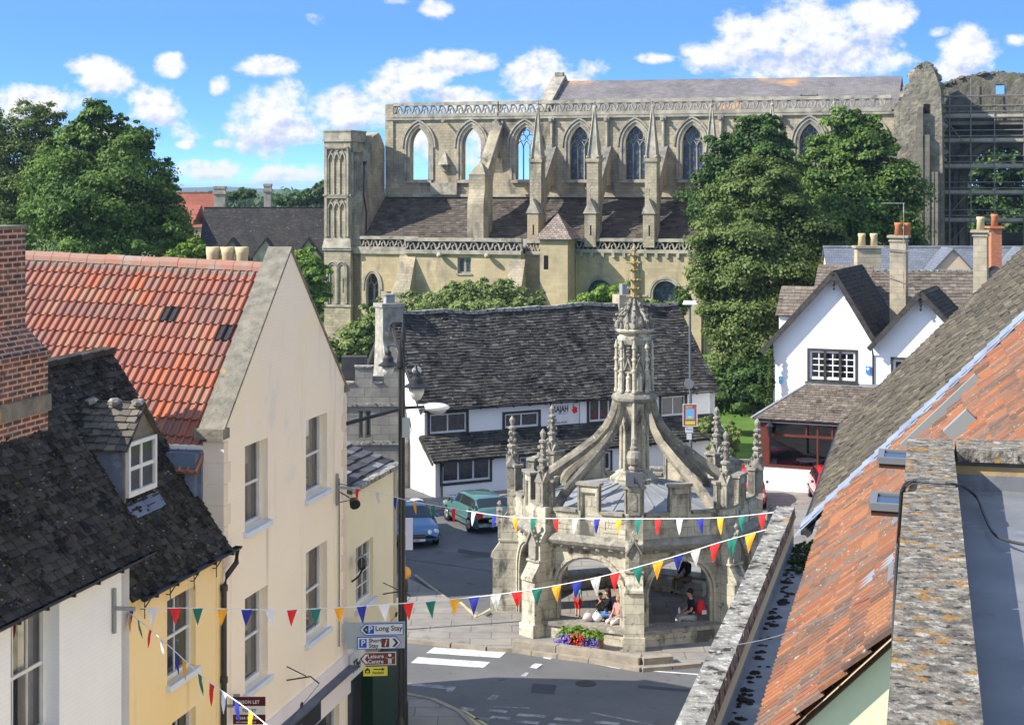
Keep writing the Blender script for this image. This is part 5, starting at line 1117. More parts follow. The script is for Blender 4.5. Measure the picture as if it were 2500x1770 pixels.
mb = MB(); x, z = rh(2262, 263, 1.25); mb.box(RA, x-.25, x+.25, z-.5, z+.3, 1.15, 1.25); mb.build('dark_opening', m_dark, ru)
# arch wall further back
BC = -5.0; bh = lambda px, py: RA.hit(px, py, BC); tp = [bh(px, py) for px, py in ((2290, 262), (2310, 205), (2345, 192), (2390, 180), (2440, 176), (2500, 182), (2560, 180), (2640, 190))]
x0 = tp[0][0]; x1 = tp[-1][0]; ac = bh(2445, 400); za_ = bh(2445, 358)[1]; aw2 = abs(bh(2530, 500)[0]-bh(2362, 500)[0])
mb = MB(); hole = arch_pts(ac[0], 0.2, 14.5, aw2, za_, 8, pointed=False); sq = bh(2442, 218); sq2 = rect(sq[0]-.4, sq[0]+.35, sq[1]-.45, sq[1]+.4)
mb.prism(RA, [(x0-1, 0), (x0-1, tp[0][1])]+tp+[(x1, 0)], BC-1.5, BC, [hole, sq2]); 
for k in range(90):
    i = RN.randrange(1, 8); t = RN.random(); a, b = tp[i-1], tp[i]; r = ur(.2, .45); mb.ball(RA(a[0]+(b[0]-a[0])*t, a[1]+(b[1]-a[1])*t-.1, BC-ur(0, 1.5)), r, r, r*.6, 7, 5, jit=.3)
mb.build('arch_wall', mat('shaded_rubble', (.17, .155, .12), (.085, .08, .065), sc=1.2, bump=.9, bsc=3, spots=[((.09, .11, .045), .9, .56, .7), ((.3, .27, .21), 2.2, .62, .75)], bdist=.15), ru)  # shade on the arch wall is put into this darker rubble colour
mb = MB(); band(mb, RA, arch_pts(ac[0], .2, 14.5, aw2+.8, za_+.4, 8, pointed=False), .5, BC-.2, BC+.35); band(mb, RA, arch_pts(ac[0], .2, 14.5, aw2+2.0, za_+1.0, 8, pointed=False), .35, BC-.2, BC+.2); mb.build('arch_moulding', m_ruin_dark, ru)
mb = MB(); mb.box(RA, x0-1, x1, 19.6, 19.9, BC, BC+1.6); mb.box(RA, x1, x1+1, 0, 21, -14, 4); mb.box(RA, x0-1, x1, 0, 10.0, -14.5, -14); mb.box(RA, x0-1.5, x0-1, 0, 18, -14, -5); mb.build('side_wall', m_ruin_dark, ru)
sc_ = thing('scaffolding', 'steel scaffolding with timber lifts in front of the ruined arch', 'scaffolding', RA(6, 0, -3.0)); SCc = -3.2
sh_ = lambda px, py, c=SCc: RA.hit(px, py, c)
xl = sh_(2302, 400)[0]; xr = sh_(2560, 400)[0]; lifts = [sh_(2400, y)[1] for y in (285, 345, 408, 472, 540)]
for c_ in (SCc, SCc-1.3):
    for px in (2302, 2318, 2370, 2428, 2500, 2555):
        x = sh_(px, 400)[0]; mb = MB(); mb.tube([RA(x, 0, c_), RA(x, lifts[0]+(3.4 if px in (2370, 2428) else 2.2), c_)], .055, 5); mb.build('standard', m_scaf, sc_)
    for i, z in enumerate(lifts+[lifts[-1]-2.2, lifts[-1]-4.4, lifts[0]+1.9]):
        for dz in (0, .55, 1.05):
            if i > 4 and dz: continue
            mb = MB(); mb.tube([RA(xl, z+dz-.1, c_+.07), RA(xr, z+dz-.1, c_+.07)], .045, 5); mb.build('ledger', m_scaf, sc_)
for z in lifts:
    mb = MB(); mb.box(RA, xl, xr, z-.02, z+.05, SCc-1.25, SCc-.05); mb.box(RA, xl, xr, z+.05, z+.27, SCc-.1, SCc-.06); mb.build('boarded_lift', m_board, sc_)
for (pa, pb) in (((2305, 290), (2350, 345)), ((2310, 600), (2370, 540)), ((2320, 520), (2365, 470))):
    a, b = sh_(*pa), sh_(*pb); mb = MB(); mb.tube([RA(a[0], a[1], SCc+.15), RA(b[0], b[1], SCc+.15)], .045, 5); mb.build('brace', m_scaf, sc_)
# ================ trees
m_leaf_a = leaf_mat('leaf_mid_green', [(0.034, 0.071, 0.014), (0.075, 0.138, 0.023), (0.144, 0.230, 0.040), (0.063, 0.115, 0.021)])
m_leaf_b = leaf_mat('leaf_olive', [(0.052, 0.081, 0.021), (0.103, 0.152, 0.034), (0.178, 0.230, 0.063), (0.075, 0.115, 0.028)])
m_leaf_c = leaf_mat('leaf_dark', [(0.023, 0.052, 0.014), (0.048, 0.098, 0.021), (0.092, 0.167, 0.032), (0.034, 0.071, 0.016)])
m_leaf_l = leaf_mat('leaf_bright', [(0.081, 0.149, 0.018), (0.149, 0.253, 0.029), (0.218, 0.322, 0.052), (0.103, 0.184, 0.023)])
m_leaf_y = leaf_mat('leaf_yew', [(0.086, 0.132, 0.034), (0.172, 0.230, 0.063), (0.253, 0.310, 0.098), (0.115, 0.167, 0.046)])
rng = np.random.default_rng(5)
def leaves(centers, radii, n, size, name, m, parent, squash=.85, low=-.5):
    """leaf quads on lumpy sub-clumps spread over ellipsoids"""
    centers = np.array(centers, float); radii = np.array(radii, float)
    area = (radii.prod(1)**(1/3.))**2; pr = area/area.sum(); pts = []; nor = []; tone = []
    for i in range(len(centers)):
        k = max(26, int(area[i]*7)); d = rng.normal(size=(k, 3)); d /= np.linalg.norm(d, axis=1)[:, None]; d = d[d[:, 2] > low]
        if len(d) < 3: continue
        cc = centers[i]+d*radii[i]*np.where(rng.random((len(d), 1)) < .22, rng.uniform(1.0, 1.2, (len(d), 1)), rng.uniform(.62, 1.04, (len(d), 1))); cr = (radii[i].min()*rng.uniform(.22, .40, len(d)))
        m_ = max(1, int(n*pr[i]/len(d))); tn = rng.uniform(0, .6, len(d))**1.2
        for c, r, t0, dd in zip(cc, cr, tn, d):
            q = rng.normal(size=(m_, 3)); q /= np.linalg.norm(q, axis=1)[:, None]; q[:, 2] = np.where(q[:, 2] < -.35, -q[:, 2]*.6, q[:, 2])
            rad = r*rng.uniform(.45, 1.12, (m_, 1)); pts.append(c+q*rad*np.array([1.15, 1.15, squash])); nor.append(q+dd*.5+np.array([0, 0, .35])); tone.append(np.clip(t0+rng.uniform(0, .45, m_), 0, 1))
    for i in range(len(centers)):
        m_ = int(n*pr[i]*.3); q = rng.normal(size=(m_, 3)); q /= np.linalg.norm(q, axis=1)[:, None]; pts.append(centers[i]+q*radii[i]*rng.uniform(.45, .93, (m_, 1))); nor.append(q+np.array([0, 0, .3])); tone.append(rng.uniform(0, .5, m_))
    p = np.concatenate(pts); nn = np.concatenate(nor); tn = np.concatenate(tone); N = len(p)
    nn += rng.normal(size=nn.shape)*.55; nn /= np.linalg.norm(nn, axis=1)[:, None]
    a = np.cross(nn, rng.normal(size=nn.shape)); a /= np.linalg.norm(a, axis=1)[:, None]; b = np.cross(nn, a)
    s = size*rng.uniform(.6, 1.3, (N, 1)); v = np.stack([p-a*s*.5, p-b*s*.32+nn*s*.08, p+a*s*.5, p+b*s*.32+nn*s*.08], 1).reshape(-1, 3)
    v = v-np.array(root_loc(parent)); me = bpy.data.meshes.new(name)
    me.vertices.add(4*N); me.vertices.foreach_set('co', v.astype(np.float32).ravel()); me.loops.add(4*N); me.loops.foreach_set('vertex_index', np.arange(4*N, dtype=np.int32))
    me.polygons.add(N); me.polygons.foreach_set('loop_start', np.arange(0, 4*N, 4, dtype=np.int32)); me.update(calc_edges=True)
    at = me.attributes.new('rnd', 'FLOAT', 'FACE'); at.data.foreach_set('value', tn.astype(np.float32)); me.materials.append(m)
    o = bpy.data.objects.new(name, me); COL.objects.link(o); o.parent = parent; return o
def tree(name, label, Y, blobs, n, size, m, group=None, trunk=True, cat='tree', base=None, depth=.9, extra=()):
    """blobs: (px,py,rx_px,ry_px[,dy metres])"""
    cs, rs = [], []
    for b in blobs:
        y = Y+(b[4] if len(b) > 4 else 0); c = P(b[0], b[1], y); k = y/FO; cs.append(c); rs.append((b[2]*k, b[2]*k*depth, b[3]*k))
    x = sum(c.x for c in cs)/len(cs) if base is None else P(base, 0, Y).x
    t = thing(name, label, cat, (x, Y, 0), group)
    leaves(cs, rs, n, size, 'crown' if cat == 'tree' else 'foliage', m, t)
    if trunk:
        top = max(c.z for c in cs); mb = MB(); r = .045*top; mb.tube([V((x, Y, 0)), V((x+.1, Y, top*.3)), V((x-.1, Y, top*.6)), V((x, Y, top*.88))], [r, r*.8, r*.5, r*.15], 8)
        for c in cs: mb.tube([V((x, Y, top*.3)), V(((x+c.x)/2, (Y+c.y)/2, top*.3+(c.z-top*.3)*.4)), V(c)], [r*.5, r*.3, r*.08], 6)
        mb.build('trunk', m_bark, t)
    return t
tree('broadleaf_tree', 'large dark green tree behind the left end of the orange pantile roof', 118, [(245, 330, 62, 70), (200, 400, 90, 90, 1), (300, 400, 85, 90, -1), (250, 500, 170, 110, -2), (120, 520, 85, 100), (380, 520, 66, 90), (245, 285, 28, 36), (345, 350, 34, 50, 1), (425, 575, 42, 60, -2), (190, 330, 36, 44), (130, 430, 60, 60), (270, 590, 200, 60, -2), (215, 290, 18, 30), (300, 320, 26, 40), (400, 440, 30, 50)], 66000, .27, m_leaf_a)
tree('birch_tree', 'lighter green tree at the far left edge, half hidden by the large dark one', 130, [(60, 330, 75, 66), (20, 420, 110, 95), (90, 430, 90, 100), (20, 530, 110, 100), (110, 300, 42, 40), (-40, 350, 70, 80)], 38000, .25, m_leaf_b, base=20)
tree('maple_tree', 'dense bright green maple behind the white gables, in front of the abbey wall', 128, [(2080, 350, 78, 66), (2040, 430, 80, 85), (2140, 430, 82, 90), (2100, 520, 140, 120), (2030, 590, 110, 80), (2190, 530, 56, 66), (2085, 300, 40, 30), (2205, 590, 44, 50), (2125, 330, 40, 45), (2050, 370, 40, 50)], 62000, .29, m_leaf_a)
tree('lime_tree', 'dark green tree with a rounded top against the abbey windows, left of the bright maple', 122, [(1845, 345, 66, 58), (1775, 410, 60, 76), (1880, 420, 76, 80), (1800, 500, 110, 110), (1850, 305, 44, 28), (1920, 480, 46, 80), (1735, 490, 40, 60), (1900, 360, 34, 40)], 50000, .27, m_leaf_c)
tree('ash_tree', 'big olive green ash tree nearest the market cross, right of the restaurant roof', 103, [(1860, 480, 88, 80), (1780, 560, 86, 95), (1940, 590, 100, 100), (1840, 650, 140, 120), (1760, 720, 70, 100), (1985, 660, 76, 80), (1850, 800, 120, 120), (1790, 910, 80, 90), (1735, 620, 38, 60), (1890, 900, 80, 70), (1875, 430, 46, 36), (2030, 600, 40, 56), (1715, 690, 32, 50), (1800, 470, 44, 50), (1930, 500, 44, 46), (1760, 800, 50, 70), (1990, 560, 40, 40)], 120000, .215, m_leaf_b)
tree('garden_shrub', 'dark leafy shrubs under the ash tree beside the lawn', 94, [(1790, 960, 90, 60), (1860, 940, 70, 80), (1745, 960, 40, 55)], 16000, .24, m_leaf_c, trunk=False, cat='shrub')
tree('yew_bush', 'broad flat-topped light green yew spreading in front of the abbey porch', 122, [(1080, 742, 100, 34), (1180, 728, 110, 38), (1270, 745, 75, 34), (1010, 762, 62, 34), (1320, 765, 42, 24), (1130, 790, 220, 60), (1230, 710, 60, 22)], 26000, .25, m_leaf_y, cat='shrub', trunk=False)
tree('yew_bush', 'bushy yellow-green shrub left of the restaurant chimney, below the stair tower', 98, [(905, 800, 38, 48), (870, 850, 60, 60), (830, 905, 58, 60), (925, 760, 22, 26), (815, 940, 50, 40), (900, 900, 60, 60)], 22000, .22, m_leaf_y, cat='shrub', trunk=False)
tree('elder_bush', 'light green bush behind the restaurant ridge, left of the cross spire', 122, [(1445, 745, 50, 30), (1490, 728, 48, 30), (1420, 765, 34, 26), (1530, 720, 26, 26), (1590, 755, 26, 22)], 11000, .24, m_leaf_l, cat='shrub', trunk=False)
tree('elder_bush', 'small bush growing under the right arched abbey window', 118, [(1640, 765, 34, 34), (1668, 735, 22, 40), (1620, 790, 50, 30)], 7000, .24, m_leaf_a, cat='shrub', trunk=False)
tree('garden_tree', 'small bright green tree between the cream gable and the stair tower', 142, [(757, 660, 42, 50), (770, 720, 34, 50), (735, 700, 36, 60), (765, 770, 24, 36)], 12000, .3, m_leaf_l)
tree('hedge_tree', 'bright lime bush behind the buff chimney pots', 112, [(478, 612, 42, 24), (450, 635, 50, 30), (520, 640, 40, 20)], 6000, .22, m_leaf_l, cat='shrub', trunk=False)
tree('rose_bush', 'pale leafy climber beside the poster post and garden wall', 78, [(1750, 1085, 22, 60), (1720, 1040, 26, 20), (1775, 1110, 28, 24), (1790, 1070, 18, 40)], 7000, .13, m_leaf_y, cat='shrub', trunk=False)
tree('ivy', 'green ivy climbing the left corner of the white gabled house', 78.3, [(1882, 930, 9, 50), (1878, 990, 10, 40), (1884, 880, 6, 40)], 3500, .12, m_leaf_b, cat='climber', trunk=False, depth=.5)
for i, (px, py) in enumerate(((2400, 500), (2480, 560), (2350, 560))): pass
tree('churchyard_tree', 'dark trees seen through the ruined arch behind the scaffolding', 178, [(2370, 450, 45, 70), (2440, 420, 60, 70), (2520, 460, 60, 90), (2400, 560, 80, 70), (2480, 570, 80, 70), (2400, 390, 50, 50), (2490, 390, 50, 50)], 20000, .5, m_leaf_c)

# ================ far houses on the left
LH = Fr((P(487, 0, 175).x, 175, 0), (.08, -1, 0)); zr_ = P(0, 508, 181).z; ze_ = zr_-5.4
fh = simple_house('dormered_house', 'long house with dark stone roof and dormer gables beyond the orange roof', LH, 21, 12, ze_, zr_, m_slate_far, m_abbey_warm, tw=0)
for px in (565, 648, 752):
    p = P(px, 582, 171); g = Fr((p.x, 171, 0), (.08, -1, 0)); mb = MB(); mb.prism(g, [(-1.3, p.z-4.5), (-1.3, p.z-1.9), (0, p.z-.1), (1.3, p.z-1.9), (1.3, p.z-4.5)], -.2, 0, [rect(-.45, .45, p.z-3.3, p.z-2.2)]); dm_ = mb.build('dormer', m_abbey_trim, fh)
    mb = MB()
    for s in (-1, 1): mb.mesh([g(0, p.z, .15), g(s*1.6, p.z-2.2, .15), g(s*1.6, p.z-2.2, -4), g(0, p.z, -4), g(0, p.z-.2, .15), g(s*1.6, p.z-2.4, .15)], [(0, 1, 2, 3), (0, 4, 5, 1)])
    mb.build('dormer_roof', m_slate_far, dm_); window(dm_, g, -.45, .45, p.z-3.3, p.z-2.2, nx=2, ny=3, sill=False, mg=m_glass_dk)
for (pa, pb, pt, Y, lb) in ((522, 549, 455, 186, 'wide weathered stone chimney behind the dark far roof, nearer the trees'), (644, 661, 449, 184, 'slender stone chimney on the ridge of the dark far roof')):
    a = P(pa, pt, Y); b = P(pb, pt, Y); t = thing('chimney_stack', lb, 'chimney', ((a.x+b.x)/2, Y, zr_-2)); mb = MB(); mb.box(WORLD, a.x, b.x, zr_-2, a.z-.3, -Y-.9, -Y); mb.box(WORLD, a.x-.12, b.x+.12, a.z-.9, a.z-.6, -Y-1, -Y+.12); mb.box(WORLD, a.x-.06, b.x+.06, a.z-.3, a.z, -Y-.95, -Y+.06); mb.build('stack', m_abbey_trim, t)
m_redroof = mat('far_red_tile', (.33, .11, .07), (.27, .09, .06), sc=.5, brick=(.4, .3, (.7, .7, .7), .03, .1))
rh_ = Fr((P(405, 0, 196).x, 196, 0), (.05, -1, 0)); zr3 = P(0, 472, 200).z; simple_house('red_roofed_house', 'house with red tiled roof glimpsed between the tree and the dark far roof', rh_, 5.6, 8, zr3-4, zr3, m_redroof, m_abbey_warm, tw=0)
t = thing('red_gable_wing', 'nearer hipped red roof beside the trees, left of the dark far roof', 'house', P(455, 600, 176)); a = P(430, 500, 182); b = P(492, 500, 182); c = P(470, 550, 176); d = P(395, 550, 176); mb = MB(); mb.poly([d, c, b, a]); mb.poly([c, c+V((0, 8, 0)), b]); mb.poly([V((d.x, d.y, 0)), V((c.x, c.y, 0)), c, d]); mb.build('roof', m_redroof, t)
tree('far_tree', 'small round tree behind the dark far roof, left of the slender chimney', 260, [(600, 474, 26, 14), (570, 480, 26, 12)], 2500, .6, m_leaf_c)
tree('far_tree', 'dark round-topped tree immediately left of the abbey stair tower', 235, [(775, 478, 40, 22), (790, 462, 22, 16), (740, 488, 40, 16), (700, 492, 36, 12)], 7000, .6, m_leaf_c)
# woods and hills
def ridge(name, m, pts, Y, dy, seed, amp, kind='structure'):
    """pts: (px, py of skyline) at distance Y"""
    r2 = random.Random(seed); mb = MB(); n = 160; row = []
    xs = [p[0] for p in pts]
    for i in range(n+1):
        px = xs[0]+(xs[-1]-xs[0])*i/n; j = max(k for k in range(len(pts)-1) if pts[k][0] <= px+1e-6)
        t = (px-pts[j][0])/(pts[j+1][0]-pts[j][0]); py = pts[j][1]+(pts[j+1][1]-pts[j][1])*t+r2.uniform(-amp, amp)
        w = P(px, py, Y); row.append(w)
    for a, b in zip(row[:-1], row[1:]): mb.poly([V((a.x, a.y-dy, -1)), V((b.x, b.y-dy, -1)), b, a]); mb.poly([a, b, V((b.x, b.y+dy, -1)), V((a.x, a.y+dy, -1))])
    return tag(mb.build(name, m, None), kind=kind)
ridge('hills', mat('far_hill', (.04, .075, .05), (.085, .11, .06), sc=.012, sharp=(.4, .6)), [(-3000, 452), (300, 458), (430, 459), (560, 455), (640, 462), (760, 463), (900, 461), (2500, 457), (6000, 450)], 4200, 1500, 3, .8)
ridge('hills', mat('mid_hill', (.05, .085, .035), (.10, .125, .05), sc=.03, sharp=(.4, .6)), [(-3000, 466), (300, 468), (450, 466), (560, 470), (800, 466), (2500, 464), (6000, 460)], 1700, 700, 4, .9)
cs, rs = [], []
for i in range(210):
    x = -260+i*2.6+ur(-2, 2); Y = 560+ur(-60, 80); cs.append((x, Y, ur(3, 5.5))); rs.append((7, 7, ur(5, 8)))
wd = thing('w', 'x', 'y'); o = leaves(cs, rs, 30000, 2.6, 'woodland', m_leaf_c, wd, low=0); o.parent = None; bpy.data.objects.remove(wd); tag(o, kind='stuff'); o['label'] = 'far belt of dark woodland in front of the hills'; o['category'] = 'woodland'
# ================ foreground right: neighbouring roofs
DR = V((.2448, .9696, 0)); NR = V((-.9696, .2448, 0))
def lat(Y, l): return .2525*Y+l
def RP(Y, l, z): return V((lat(Y, l), Y, z))
# stone slate house
st = thing('stone_slate_house', 'house on the right with steep grey stone-slate roof running up to the frame edge', 'house', RP(37, 1, 0))
far = V((8.88, 44.0, 7.86)); near = V((5.37, 30.0, 7.86)); uu = (near-far).normalized(); out = uu.cross(Z)*-1; out = Z.cross(uu)*-1
out = V((-uu.y*-1, uu.x*-1, 0)) if False else V((uu.y, -uu.x, 0))
if out.x > 0: out = -out
rfs = roof_fr(far, out, math.radians(45.3)); Wd = (near-far).length
mb = MB(); slates(mb, rfs, Wd, 9.5, tw=.30, e=.17, th=.032, jit=.45); mb.build('roof_slope', m_slate_right, st)
mb = MB(); f = Fr((far.x, far.y, 0), out, Z, uu)
mb.box(f, 0, Wd, 0, 7.7, -.6, -.25); mb.prism(Fr(f(0, 0, 0), uu), [(.3, 0), (.3, 7.6), (7.0, 13.9), (7.0, 0)], .02, .3)
mb.prism(Fr(f(Wd, 0, 0), uu), [(.3, 0), (.3, 7.6), (7.0, 13.9), (7.0, 0)], -.3, -.02); mb.build('wall', m_cream2, st)
mb = MB(); mb.prism(rfs, [(-.05, -.1), (-.05, 9.6), (.0, 9.6), (.0, -.1)], -.2, .0); mb.prism(rfs, [(0, -.12), (Wd-.2, -.12), (Wd-.2, .0), (0, .0)], -.16, -.02); mb.build('bargeboard', m_black_w, st)
mb = MB(); vs = [rfs(x, 0, 0) for x in (0, 1)]; 
bar(mb, rfs(-.02, -.14, -.06), rfs(Wd-.4, -.14, -.06), .11, .1); mb.build('gutter', m_black, st)
# lead soakers stepping up the joint
mb = MB(); n = 30
for i in range(n):
    y0 = .1+i*.31; mb.mesh([rfs(Wd-.14, y0-.05, .15), rfs(Wd+.22, y0-.12, .10), rfs(Wd+.24, y0+.30, .08), rfs(Wd-.12, y0+.36, .12), rfs(Wd-.14, y0-.05, .02), rfs(Wd+.22, y0-.12, .02)], [(0, 1, 2, 3), (0, 4, 5, 1)])
mb.poly([rfs(Wd+.16, -.1, .09), rfs(Wd+.34, -.2, .07), rfs(Wd+.34, 9.4, .07), rfs(Wd+.16, 9.4, .09)])
mb.build('lead_soakers', mat('bright_lead', (.25, .29, .36), (.16, .19, .25), sc=3, rough=.5, spec=.4, bump=.3), st)
# orange pantile house
oh = thing('pantile_house', 'house on the right with old lichened orange pantile roof behind a stone parapet', 'house', RP(23, 1, 0))
rfo = roof_fr(RP(30.0, -1.75, 8.3), NR, math.radians(45)); Wo = (RP(30, -1.75, 8.3)-RP(16.6, -1.75, 8.3)).length
_run = {}
def old_r(i, j):
    k = (i+(j//5)*7, j//4)
    if k not in _run: _run[k] = RN.random() if RN.random() < .55 else _run.get((k[0]-1, k[1]), RN.random())
    return _run[k] if RN.random() < .72 else RN.random()
m = MB(); pantiles(m, rfo, Wo, 8.6, pitch=.175, e=.33, rad=.05, roll=.062, pair=1, rfun=old_r); m.build('roof_slope', m_pan_old, oh)
Fo = Fr(RP(30.0, 0, 0), NR)
gn = Fr(RP(16.75, -1.75, 0), -DR)     # near gable, u to the right
mb = MB(); mb.prism(gn, [(.15, 0), (.15, 8.3), (6.5, 14.6), (6.5, 0)], -.3, 0); mb.build('gable_wall', mat('pale_green_render', (.74, .76, .48), (.70, .73, .47), sc=1.5, bump=.1), oh)
FPW = Fr(RP(28.4, -2.6, 0), NR); Lp = (RP(28.4, 0, 0)-RP(9.0, 0, 0)).length
mb = MB(); mb.box(FPW, 0, Lp, 0, 8.42, -.31, -.03); mb.box(FPW, 0, Lp, 7.3, 7.95, -1.2, -.31); mb.build('front_wall', m_cream2, oh)
mb = MB(); x = 0
while x < Lp:
    w = ur(.8, 1.2); n = 5
    mb.box(FPW, x+.006, min(x+w, Lp)-.006, 8.42, 8.6+ur(-.008, .008), -.345, .0, tb=.02); x += w
mb.build('parapet_coping', m_coping2, oh)
mb = MB(); mb.box(FPW, .3, Lp, 7.95, 7.98, -1.25, -.31); mb.box(FPW, .3, Lp, 7.98, 8.15, -.33, -.31); mb.build('lead_gutter', m_lead, oh)
mb = MB()
for k in range(420):
    x = .5+(Lp-.5)*RN.random()**1.2; c = -.36-abs(RN.gauss(0, .10)) if RN.random() < .45 else -.86+RN.gauss(0, .07); c = max(-1.0, min(-.36, c)); r = ur(.015, .06)
    mb.ball(FPW(x, 7.985, c), r*1.3, r, r*.5, 6, 4, jit=.4)
tag(mb.build('moss', m_moss, None), 'scattered dark moss cushions lying in the lead gutter behind the parapet', 'moss', kind='stuff')
wd = bpy.data.objects.new('w', None); COL.objects.link(wd); o = leaves([FPW(.35+.3*k, 8.0, -.7+.12*math.sin(k*2)) for k in range(7)], [(.24, .24, .09)]*7, 4200, .05, 'weeds', m_leaf_c, wd, low=0); o.parent = None; bpy.data.objects.remove(wd); tag(o, 'dark green weeds at the far end of the parapet gutter', 'weeds', kind='stuff')
# roof windows
def skylight(parent, pxl, pyt, w, l, label):
    a, b = rfo.hit(pxl, pyt, .12); f = rfo.at(a, b); mb = MB()
    mb.prism(f, rect(-w/2, w/2, -l, 0), -.02, .13, [rect(-w/2+.1, w/2-.1, -l+.12, -.1)]); s = mb.build('roof_window', mat('grey_window_cladding', (.2, .21, .21), rough=.45, metal=.3), parent)
    s['label'] = label; mb = MB(); mb.prism(f, rect(-w/2+.09, w/2-.09, -l+.1, -.09), .06, .08); mb.build('pane', m_glass_dk, s); mb = MB(); mb.prism(f, rect(-w/2-.1, w/2+.1, -l-.3, -l), .0, .05); mb.build('lead_apron', m_lead, s)
def open_light(px, py, label):
    Lh = 1.05; f2 = Fr(rfo.o+NR*Lh-Z*.05, rfo.n, rfo.v, rfo.u); a, b = f2.hit(px, py); hp = rfo(a, b, 0); w = .74
    fr0 = rfo.at(a, b); mb = MB(); mb.prism(fr0, rect(-.06, w+.06, -Lh-.05, .1), -.02, .11, [rect(.03, w-.03, -Lh+.04, .0)]); s = mb.build('roof_window', mat('grey_window_cladding', (.2, .21, .21), rough=.45, metal=.3), oh); s['label'] = label
    mb = MB(); mb.prism(fr0, rect(.03, w-.03, -Lh+.04, 0), -.03, -.0); mb.build('opening', m_dark, s)
    sf = Fr(hp, Z, NR*1.0+Z*.02, -rfo.u); mb = MB(); mb.prism(sf, rect(-w, 0, 0, Lh), .06, .14, [rect(-w+.08, -.08, .08, Lh-.08)]); mb.build('sash', mat('grey_window_cladding', (.2, .21, .21)), s)
    mb = MB(); mb.prism(sf, rect(-w+.07, -.07, .07, Lh-.07), .09, .115); mb.build('pane', mat('sky_pane', (.10, .11, .13), rough=.04, spec=1.0, metal=.6), s)
    mb = MB(); mb.prism(sf, rect(-w+.02, -.02, .04, Lh-.02), .0, .06, [rect(-w+.09, -.09, .1, Lh-.1)]); mb.build('sash_timber', mat('dark_timber', (.06, .03, .02)), s)
open_light(2146, 1133, 'upper grey roof window, sash propped open beside the stone coping')
open_light(2127, 1243, 'lower grey roof window, sash propped open beside the stone coping')
mb = MB(); a, b = rfo.hit(2250, 1055, .1); f = rfo.at(a, b); mb.prism(f, rect(-.07, .07, -.4, 1.3), 0, .2); mb.build('flue_box', mat('grey_box', (.25, .26, .25), rough=.5), oh)
mb = MB(); a, b = rfo.hit(2350, 1050, .1); f = rfo.at(a, b); mb.prism(f, rect(-.1, .1, -.2, .25), 0, .28); mb.build('vent_box', mat('grey_box', (.25, .26, .25)), oh)
mb = MB(); a, b = rfo.hit(2170, 1375, .05); f = rfo.at(a, b, .02); mb.prism(f, [(-.3, -.5), (.2, -.5), (.35, .3), (-.1, .35)], .04, .065); mb.build('lead_patch', m_lead, oh)
# ---------------- rooftop parapet right below the viewpoint
cb = thing('rooftop_parapet', 'broad lichen-covered stone coping of the nearest rooftop, turning right at its far end', 'parapet', RP(9, 0, 11.0))
CFm = Fr(RP(13.77, 0, 0), NR)      # a toward the camera, c = left
kc = .9697
def L2(l): return -l*kc
Lc = (RP(13.77, 0, 0)-RP(4.5, 0, 0)).length
mb = MB(); x = 0
for i in range(6):
    w = Lc/6; mb.box(CFm, x+.004, x+w-.004, 11.83, 12.0, -.237*kc, .164*kc, tb=.01); x += w
cp = mb.build('coping', m_coping, cb)
mb = MB(); FX = Fr(RP(13.77, .237, 0), -DR); 
for i in range(5): mb.box(FX, .003+i*.85, .85+i*.85-.003, 11.9, 12.0+ur(-.004, .004), -.0, .58, tb=.012)
mb.build('cross_coping', m_coping, cb)
mb = MB(); mb.box(CFm, .1, Lc, 9.0, 11.83, -.21*kc, .14*kc); mb.box(FX, 0, 4.3, 9.0, 11.9, 0, .5); mb.build('wall', mat('parapet_masonry', (.3, .27, .22), (.16, .15, .13), sc=3, bump=.8, bsc=12), cb)
mb = MB(); mb.box(FX, 0, 4.3, 11.78, 11.86, .5, .53); mb.build('render_band', mat('ochre_render', (.5, .34, .14), (.36, .26, .13), sc=4, bump=.4), cb)
mb = MB(); mb.box(FX, 0, 4.3, 11.67, 11.79, .5, .545); q = [FX(0, 11.67, .5), FX(6, 11.67, .5), FX(6, 11.84, 9.5), FX(-.0, 11.84, 9.5)]; mb.mesh(q+[p-Z*.1 for p in q], [(0, 3, 2, 1), (4, 5, 6, 7), (0, 1, 5, 4), (0, 4, 7, 3)]); mb.build('flat_roof', mat('roof_felt', (.20, .205, .215), (.14, .145, .155), sc=1.2, rough=.55, bump=.2, bsc=6, spots=[((.12, .125, .14), 3.5, .62, .70), ((.3, .31, .32), 1.5, .62, .72)]), cb)
# cable
cab = thing('cable', 'black cable looped over the stone coping and across the flat roof', 'cable', RP(11, 0, 12)); mb = MB()
K = lambda px, py, z: G(px, py, z)
pts = [K(2176, 1775, 11.0), K(2182, 1500, 11.2), K(2190, 1350, 11.4), K(2197, 1250, 11.75), K(2202, 1195, 12.02), K(2222, 1176, 12.02), K(2270, 1178, 12.02), K(2330, 1182, 12.02), K(2352, 1187, 11.9), K(2385, 1215, 11.76), K(2405, 1262, 11.76), K(2425, 1300, 11.775), K(2460, 1320, 11.785), K(2530, 1334, 11.80)]
def smooth(pts, k=5):
    r = []; n = len(pts)
    for i in range(n-1):
        p0, p1, p2, p3 = pts[max(i-1, 0)], pts[i], pts[i+1], pts[min(i+2, n-1)]
        for j in range(k):
            t = j/k; r.append(.5*((2*p1)+(p2-p0)*t+(2*p0-5*p1+4*p2-p3)*t*t+(3*p1-p0-3*p2+p3)*t**3))
    return r+[pts[-1]]
mb.tube(smooth(pts), .011, 6); mb.tube([p+V((.02, .01, .0)) for p in smooth(pts[:6])], .009, 6); mb.build('flex', m_cable, cab)
wire = thing('stay_wire', 'thin grey wire from the orange roof over the gutter to the street parapet', 'wire', RP(20, -1.8, 9)); mb = MB()
